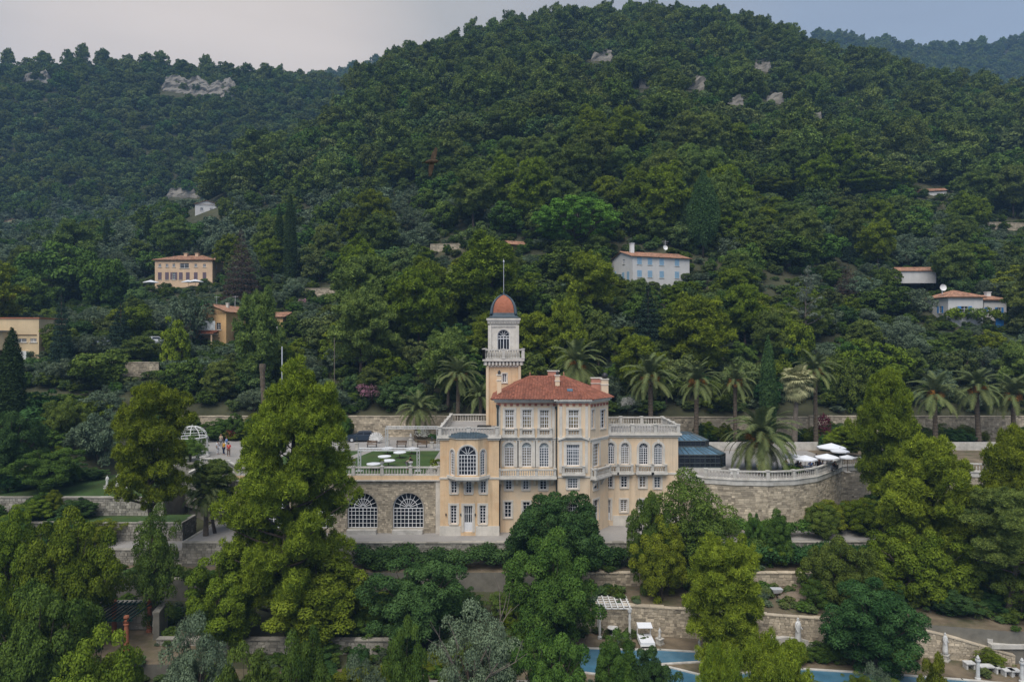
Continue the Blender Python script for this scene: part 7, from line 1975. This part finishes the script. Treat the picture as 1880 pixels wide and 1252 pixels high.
# bird
bp = WP(793, 297, 15.0); e = empty('bird', bp, R(-15), True, 'brown bird gliding with spread wings before the hill', 'bird')
def wing(sd):
    s = MB(); s.add([(-.05, 0, 0), (.06, 0, .01), (.075, .0, sd * .14 + .01), (.05, .02, sd * .3), (-.01, .03, sd * .33), (-.05, .01, sd * .16)], [(0, 1, 2, 5), (5, 2, 3, 4)]); s.add([(-.05, .008, 0), (.06, .008, .01), (.075, .008, sd * .14 + .01), (.05, .028, sd * .3), (-.01, .038, sd * .33), (-.05, .018, sd * .16)], [(3, 2, 1, 0)[::-1][:3] + (5,), (5, 2, 3, 4)]); return s
bm_ = mat('brown_feathers', (.05, .035, .022), .8, .6, 14)
for sd in (-1, 1):
    o = wing(sd).build('wing', bm_, e); o.rotation_euler = (0, R(14), 0)
s = MB(); s.tube([(-.15, 0, -.01), (-.09, 0, 0), (0, 0, .005), (.08, 0, .0), (.13, 0, -.005), (.16, 0, -.01)], [.02, .04, .05, .045, .03, .006], 8); s.build('body', bm_, e, smooth=True)
s = MB(); s.add([(-.14, -.01, 0), (-.14, .01, 0), (-.24, .05, -.01), (-.24, -.05, -.01)], [(0, 1, 2, 3)]); s.build('tail', bm_, e)
# dead twigs at the bottom centre
rngd = random.Random(8)
s = MB(); base = Vector((X(868, 49), 49, ground(X(868, 49), 49)))
def twig(p, d, l, r, n):
    q = p + d * l; s.tube([p, q], [r, r * .6], 5, cap=False)
    if n:
        for k in range(3 if n > 1 else 2): twig(p + d * l * rngd.uniform(.55, 1), (d + Vector((rngd.uniform(-.8, .8), rngd.uniform(-.8, .8), rngd.uniform(-.1, .5)))).normalized(), l * rngd.uniform(.45, .7), r * .55, n - 1)
tz = Z(1112, 49) - base.z
twig(base, Vector((.02, 0, 1)), tz * .68, .13, 3)
tag(s.build('dead_tree', M['bark_pale'], org=base), 'bare dead branches sticking out at the bottom centre', 'tree')
# ------------------------------------------------------------------ the woods
CLEAR = [(1128, 1274, 448, 512, 139), (274, 420, 460, 532, 180), (374, 540, 553, 630, 132), (0, 98, 570, 648, 115), (1700, 1852, 522, 600, 130), (1640, 1712, 498, 519, 142),
         (346, 400, 368, 394, 245), (190, 300, 618, 655, 118), (1680, 1745, 343, 362, 215), (0, 40, 396, 425, 300), (922, 978, 440, 462, 170), (1820, 1880, 385, 425, 195), (270, 420, 520, 545, 178)] + CLIFF_CLEAR + HERO
FOOT = FOOTPRINTS
def blocked(px, pt, pb, wpx_, D):
    for x0, x1, y0, y1, Dh in CLEAR:
        if D < Dh - 0.5 and px + wpx_ > x0 and px - wpx_ < x1 and pt < y1 - 2 and pb > y0: return True
    return False
def onfoot(x, y, r):
    for fx, fy, fr_ in FOOT:
        if (x - fx) ** 2 + (y - fy) ** 2 < (fr_ + r * 0.6) ** 2: return True
    return False
_wr = random.Random(2024)
def zone(px, py):
    """mix of kinds by place on the hillside"""
    if px < 560 and 380 < py < 540: return 'olive'
    if 560 <= px < 800 and 370 < py < 500: return 'olive'
    if px > 1600 and py > 590: return 'olive'
    if px < 620 and py > 540: return 'mixed_left'
    if px > 1500 and 380 < py: return 'mixed_left'
    return 'hill'
WHERE = {'L': 'on the slope left of the tower', 'C': 'on the slope behind the villa', 'R': 'on the slope right of the white house'}
cnt = {}
sites = []
y = 107.0
while y < 205:
    s = 4.6 + (y - 107) * 0.016
    x = -0.86 * y
    while x < 0.86 * y:
        sites.append((x + _wr.uniform(-.42, .42) * s, y + _wr.uniform(-.42, .42) * s)); x += s
    y += s * 0.92
far = {'far_pine': [], 'far_oak': [], 'far_broad': [], 'far_olive': []}
for x, y in sites:
    z = float(terrain(np.array([x]), np.array([y]))[0])
    px, py = 940 + x * F / y, 626 - (z - 30) * F / y
    if px < -140 or px > 2020: continue
    zn = zone(px, py); u = _wr.random()
    if zn == 'olive': kind = 'olive' if u < .72 else ('broad' if u < .92 else 'pine')
    elif zn == 'mixed_left': kind = 'olive' if u < .34 else ('broad' if u < .88 else 'pine')
    else: kind = 'broad' if u < .62 else ('pine' if u < .94 else 'olive')
    H = {'olive': _wr.uniform(4.2, 6.2), 'broad': _wr.uniform(4.8, 9.0), 'pine': _wr.uniform(9.5, 16)}[kind]
    if y < 118: H *= 0.8
    Rw = H * {'olive': .56, 'broad': .46, 'pine': .36}[kind] * _wr.uniform(.9, 1.15)
    ok = False
    for _ in range(3):
        if not blocked(px, py - H * F / y, py, Rw * F / y * 0.8, y): ok = True; break
        H *= 0.55; Rw *= 0.7; kind = 'olive' if H < 3.5 else kind
    if not ok or onfoot(x, y, Rw): continue
    side = 'L' if px < 800 else ('C' if px < 1270 else 'R')
    if kind == 'olive': key, nm, lab = 'oliveM%d' % _wr.randrange(2), 'olive_tree', 'silvery olive tree'
    elif kind == 'pine':
        key = ('pineMd%d' if _wr.random() < .6 else 'pineM%d') % _wr.randrange(3); nm, lab = 'pine_tree', 'woodland pine'
    else:
        key = _wr.choice(['broadM%d', 'oakM%d', 'oakM%d', 'broadM%d', 'darkM%d', 'yellM%d'] if y < 150 else ['broadM%d', 'oakM%d', 'oakM%d', 'broadM%d']) % _wr.randrange(3); nm, lab = 'broadleaf_tree', 'green broadleaf tree'
    c = cnt.get(nm, 0)
    if c >= 290:
        far[{'olive': 'far_olive', 'pine': 'far_pine', 'broad': 'far_broad'}[kind]].append((x, y, z - .2, Rw / 4, H / {'olive': 5.2, 'pine': 11, 'broad': 8}[kind])); continue
    cnt[nm] = c + 1
    band = 'low' if y < 140 else 'half way up'
    place(key, nm, x, y, H, Rw, '%s %s, %s' % (lab, band, WHERE[side]), 'tree', '%ss %s, %s' % (nm.replace('_', ' '), band, WHERE[side]), z - .15)
# beyond: woods that read as one mass
def far_fill(y0, y1, s0, zf, xr, kinds, hscale=1.0, hf=None, rows=None):
    y = y0
    while y < y1:
        s = s0(y)
        x = xr(y)[0]
        while x < xr(y)[1]:
            xx, yy = x + _wr.uniform(-.45, .45) * s, y + _wr.uniform(-.45, .45) * s
            x += s
            z = float(zf(np.array([xx]), np.array([yy]))[0])
            px, py = 940 + xx * F / yy, 626 - (z - 30) * F / yy
            if px < -160 or px > 2040: continue
            u = _wr.random()
            k, h, w = kinds(px, py, u, yy)
            h *= hscale; w *= hscale
            H0 = {'far_pine': 11, 'far_oak': 6.5, 'far_broad': 8, 'far_olive': 5.2}[k]
            if blocked(px, py - h * H0 * F / yy, py, w * 3.2 * F / yy, yy) or onfoot(xx, yy, 2.5): continue
            far[k].append((xx, yy, z - .3, w, h))
        y += s * 0.9
def kinds_hill(px, py, u, y):
    if zone(px, py) == 'olive':
        if u < .7: return 'far_olive', _wr.uniform(.85, 1.3), _wr.uniform(.9, 1.3)
        return 'far_broad', _wr.uniform(.7, 1.1), _wr.uniform(.7, 1.0)
    left = px < 640 and y > 262 or px < 300
    if left:
        f = math.exp(_wr.gauss(0, .28))
        if u < .80: return 'far_oak', .9 * f * _wr.uniform(.85, 1.15), .92 * f
        if u < .92: return 'far_broad', .9 * f, .9 * f
        return 'far_pine', _wr.uniform(.7, 1.15), _wr.uniform(.75, 1.1)
    f = math.exp(_wr.gauss(0, .24))
    if u < .58: return 'far_oak', 1.0 * f * _wr.uniform(.85, 1.15), 1.0 * f
    if u < .80: return 'far_broad', 1.0 * f * _wr.uniform(.85, 1.15), .95 * f
    return 'far_pine', _wr.uniform(.95, 1.6), _wr.uniform(1.1, 1.9)
far_fill(205, 460, lambda y: 5.6 + (y - 205) * 0.003, terrain, lambda y: (-0.15 * y - 60 if y > 330 else -0.86 * y, 0.86 * y), kinds_hill)
far_fill(330, 600, lambda y: 6.0, terrain, lambda y: (-0.86 * y, -0.15 * y - 60 if y < 455 else -10), kinds_hill)
# single pines standing out along the left crest and the hill top
for px, top in ((15, 94), (52, 108), (82, 97), (125, 92), (152, 84), (190, 92), (236, 104), (270, 100), (296, 96), (375, 100), (335, 112), (420, 118), (455, 120), (485, 118), (515, 122), (560, 140)):
    Dc = 505 + _wr.uniform(-8, 8); xx = X(px, Dc); zg = float(terrain(np.array([xx]), np.array([Dc]))[0])
    far['far_pine'].append((xx, Dc, zg - .3, _wr.uniform(1.2, 1.6), max(.7, (Z(top, Dc) - zg) / 11)))
for px, top in ((700, 118), (745, 100), (790, 82), (835, 62), (868, 38), (905, 38), (940, 26), (1000, 18), (1045, 14), (1085, 20), (1120, 8), (1155, 4), (1200, 3), (1245, 8), (1290, 16), (1330, 20), (1365, 34), (1405, 44), (1445, 58)):
    Dc = 372 + _wr.uniform(-10, 10); xx = X(px, Dc); zg = float(terrain(np.array([xx]), np.array([Dc]))[0])
    far['far_pine'].append((xx, Dc, zg - .3, _wr.uniform(.9, 1.25), max(.8, (Z(top, Dc) - zg) / 11)))
def kinds_far(px, py, u, y):
    return ('far_oak' if u < .6 else 'far_pine'), _wr.uniform(.8, 1.25), _wr.uniform(.9, 1.3)
far_fill(640, 935, lambda y: 9.5, FH_R[0], lambda y: (FH_R[1][0] + 230, FH_R[1][-1]), kinds_far, 1.5)
far_fill(800, 990, lambda y: 11, FH_L[0], lambda y: (FH_L[1][0] + 120, FH_L[1][-1]), kinds_far, 1.6)
def instancer(name, pts, protos, label):
    me = bpy.data.meshes.new(name)
    P = np.array(pts, float)
    me.vertices.add(len(P)); me.vertices.foreach_set('co', P[:, :3].astype(np.float32).ravel())
    sc_ = np.stack([P[:, 3], P[:, 3], P[:, 4]], 1).astype(np.float32)
    a = me.attributes.new('size', 'FLOAT_VECTOR', 'POINT'); a.data.foreach_set('vector', sc_.ravel())
    rng = np.random.default_rng(len(P))
    ro = np.zeros((len(P), 3), np.float32); ro[:, 2] = rng.uniform(0, 6.28, len(P)); ro[:, 0] = rng.normal(0, .05, len(P))
    a = me.attributes.new('turn', 'FLOAT_VECTOR', 'POINT'); a.data.foreach_set('vector', ro.ravel())
    a = me.attributes.new('pick', 'INT', 'POINT'); a.data.foreach_set('value', rng.integers(0, len(protos), len(P)).astype(np.int32))
    me.update()
    o = bpy.data.objects.new(name, me); COL.objects.link(o)
    tag(o, label, None, None, 'stuff')
    col = bpy.data.collections.new(name + '_kinds')
    for p in protos: col.objects.link(p)
    g = bpy.data.node_groups.new(name, 'GeometryNodeTree')
    g.interface.new_socket('Geometry', in_out='INPUT', socket_type='NodeSocketGeometry')
    g.interface.new_socket('Geometry', in_out='OUTPUT', socket_type='NodeSocketGeometry')
    N = g.nodes.new; L = g.links.new
    gi, go = N('NodeGroupInput'), N('NodeGroupOutput')
    ip = N('GeometryNodeInstanceOnPoints'); ci = N('GeometryNodeCollectionInfo')
    ci.inputs['Collection'].default_value = col; ci.inputs['Separate Children'].default_value = True; ci.inputs['Reset Children'].default_value = True
    def na(nm, t):
        n = N('GeometryNodeInputNamedAttribute'); n.data_type = t; n.inputs['Name'].default_value = nm; return n.outputs[0]
    L(gi.outputs[0], ip.inputs['Points']); L(ci.outputs[0], ip.inputs['Instance']); ip.inputs['Pick Instance'].default_value = True
    L(na('pick', 'INT'), ip.inputs['Instance Index']); L(na('size', 'FLOAT_VECTOR'), ip.inputs['Scale'])
    L(na('turn', 'FLOAT_VECTOR'), ip.inputs['Rotation'])
    L(ip.outputs[0], go.inputs[0])
    md = o.modifiers.new('scatter', 'NODES'); md.node_group = g
    return o
# low plants and tufts on the garden terraces
cover = []
for _ in range(5200):
    xx, yy = _wr.uniform(-62, 52), _wr.uniform(44, 71.5)
    if inpoly(xx, yy, POOL) or (4 < xx < 50 and yy < 61 and _wr.random() < .8): continue
    if mnoise.noise(Vector((xx * .16, yy * .16, 4))) < -.05: continue
    if -47.5 < xx < -31 and 55.5 < yy < 63.5: continue
    zt = ground(xx, yy)
    if yy > 70.2 or zt > 8: continue
    s_ = _wr.uniform(.04, .13); cover.append((xx, yy, zt - .05, s_ * 1.3, s_))
instancer('undergrowth', cover, FARP['far_oak'][:1] + FARP['far_olive'][:1] + FARP['far_broad'][:1], 'weeds and small plants on the garden terraces')
# undergrowth between the trees
under = []; yv = 105.6
while yv < 215:
    s_ = 2.1 + (yv - 105) * 0.012; xv = -0.86 * yv
    while xv < 0.86 * yv:
        xx, yy = xv + _wr.uniform(-.5, .5) * s_, yv + _wr.uniform(-.5, .5) * s_; xv += s_
        if yy < 105.4: continue
        z = float(terrain(np.array([xx]), np.array([yy]))[0])
        if any((xx - a) ** 2 + (yy - b) ** 2 < (c * .6) ** 2 for a, b, c in FOOT): continue
        under.append((xx, yy, z - .15, _wr.uniform(.22, .42), _wr.uniform(.14, .34)))
    yv += s_
instancer('undergrowth', under, FARP['far_oak'] + FARP['far_broad'] + FARP['far_olive'], 'low scrub and bushes covering the slope between the trees')
instancer('pine_forest', far['far_pine'], FARP['far_pine'], 'pines rising through the woods on the hills')
instancer('oak_forest', far['far_oak'], FARP['far_oak'], 'dense holm oak woods covering the hills and the ridge')
instancer('mixed_woods', far['far_broad'], FARP['far_broad'], 'green broadleaf woods on the middle of the hill')
instancer('olive_forest', far['far_olive'], FARP['far_olive'], 'silvery olive groves on the left slope')
print('TREES', cnt, {k: len(v) for k, v in far.items()})
# ------------------------------------------------------------------ evening haze
mb = MB(); mb.box(-1300, 1300, -30, 1440, -22, 560)
hz = mb.build('haze', None or M['cloth']); hz['kind'] = 'stuff'
hm = bpy.data.materials.new('evening_haze'); hm.use_nodes = True
t = hm.node_tree; t.nodes.clear()
ho = t.nodes.new('ShaderNodeOutputMaterial'); pv = t.nodes.new('ShaderNodeVolumePrincipled')
pv.inputs['Color'].default_value = (0.35, 0.62, 1.0, 1); pv.inputs['Density'].default_value = 0.00026; pv.inputs['Anisotropy'].default_value = 0.0
t.links.new(pv.outputs[0], ho.inputs['Volume'])
hz.data.materials.clear(); hz.data.materials.append(hm)
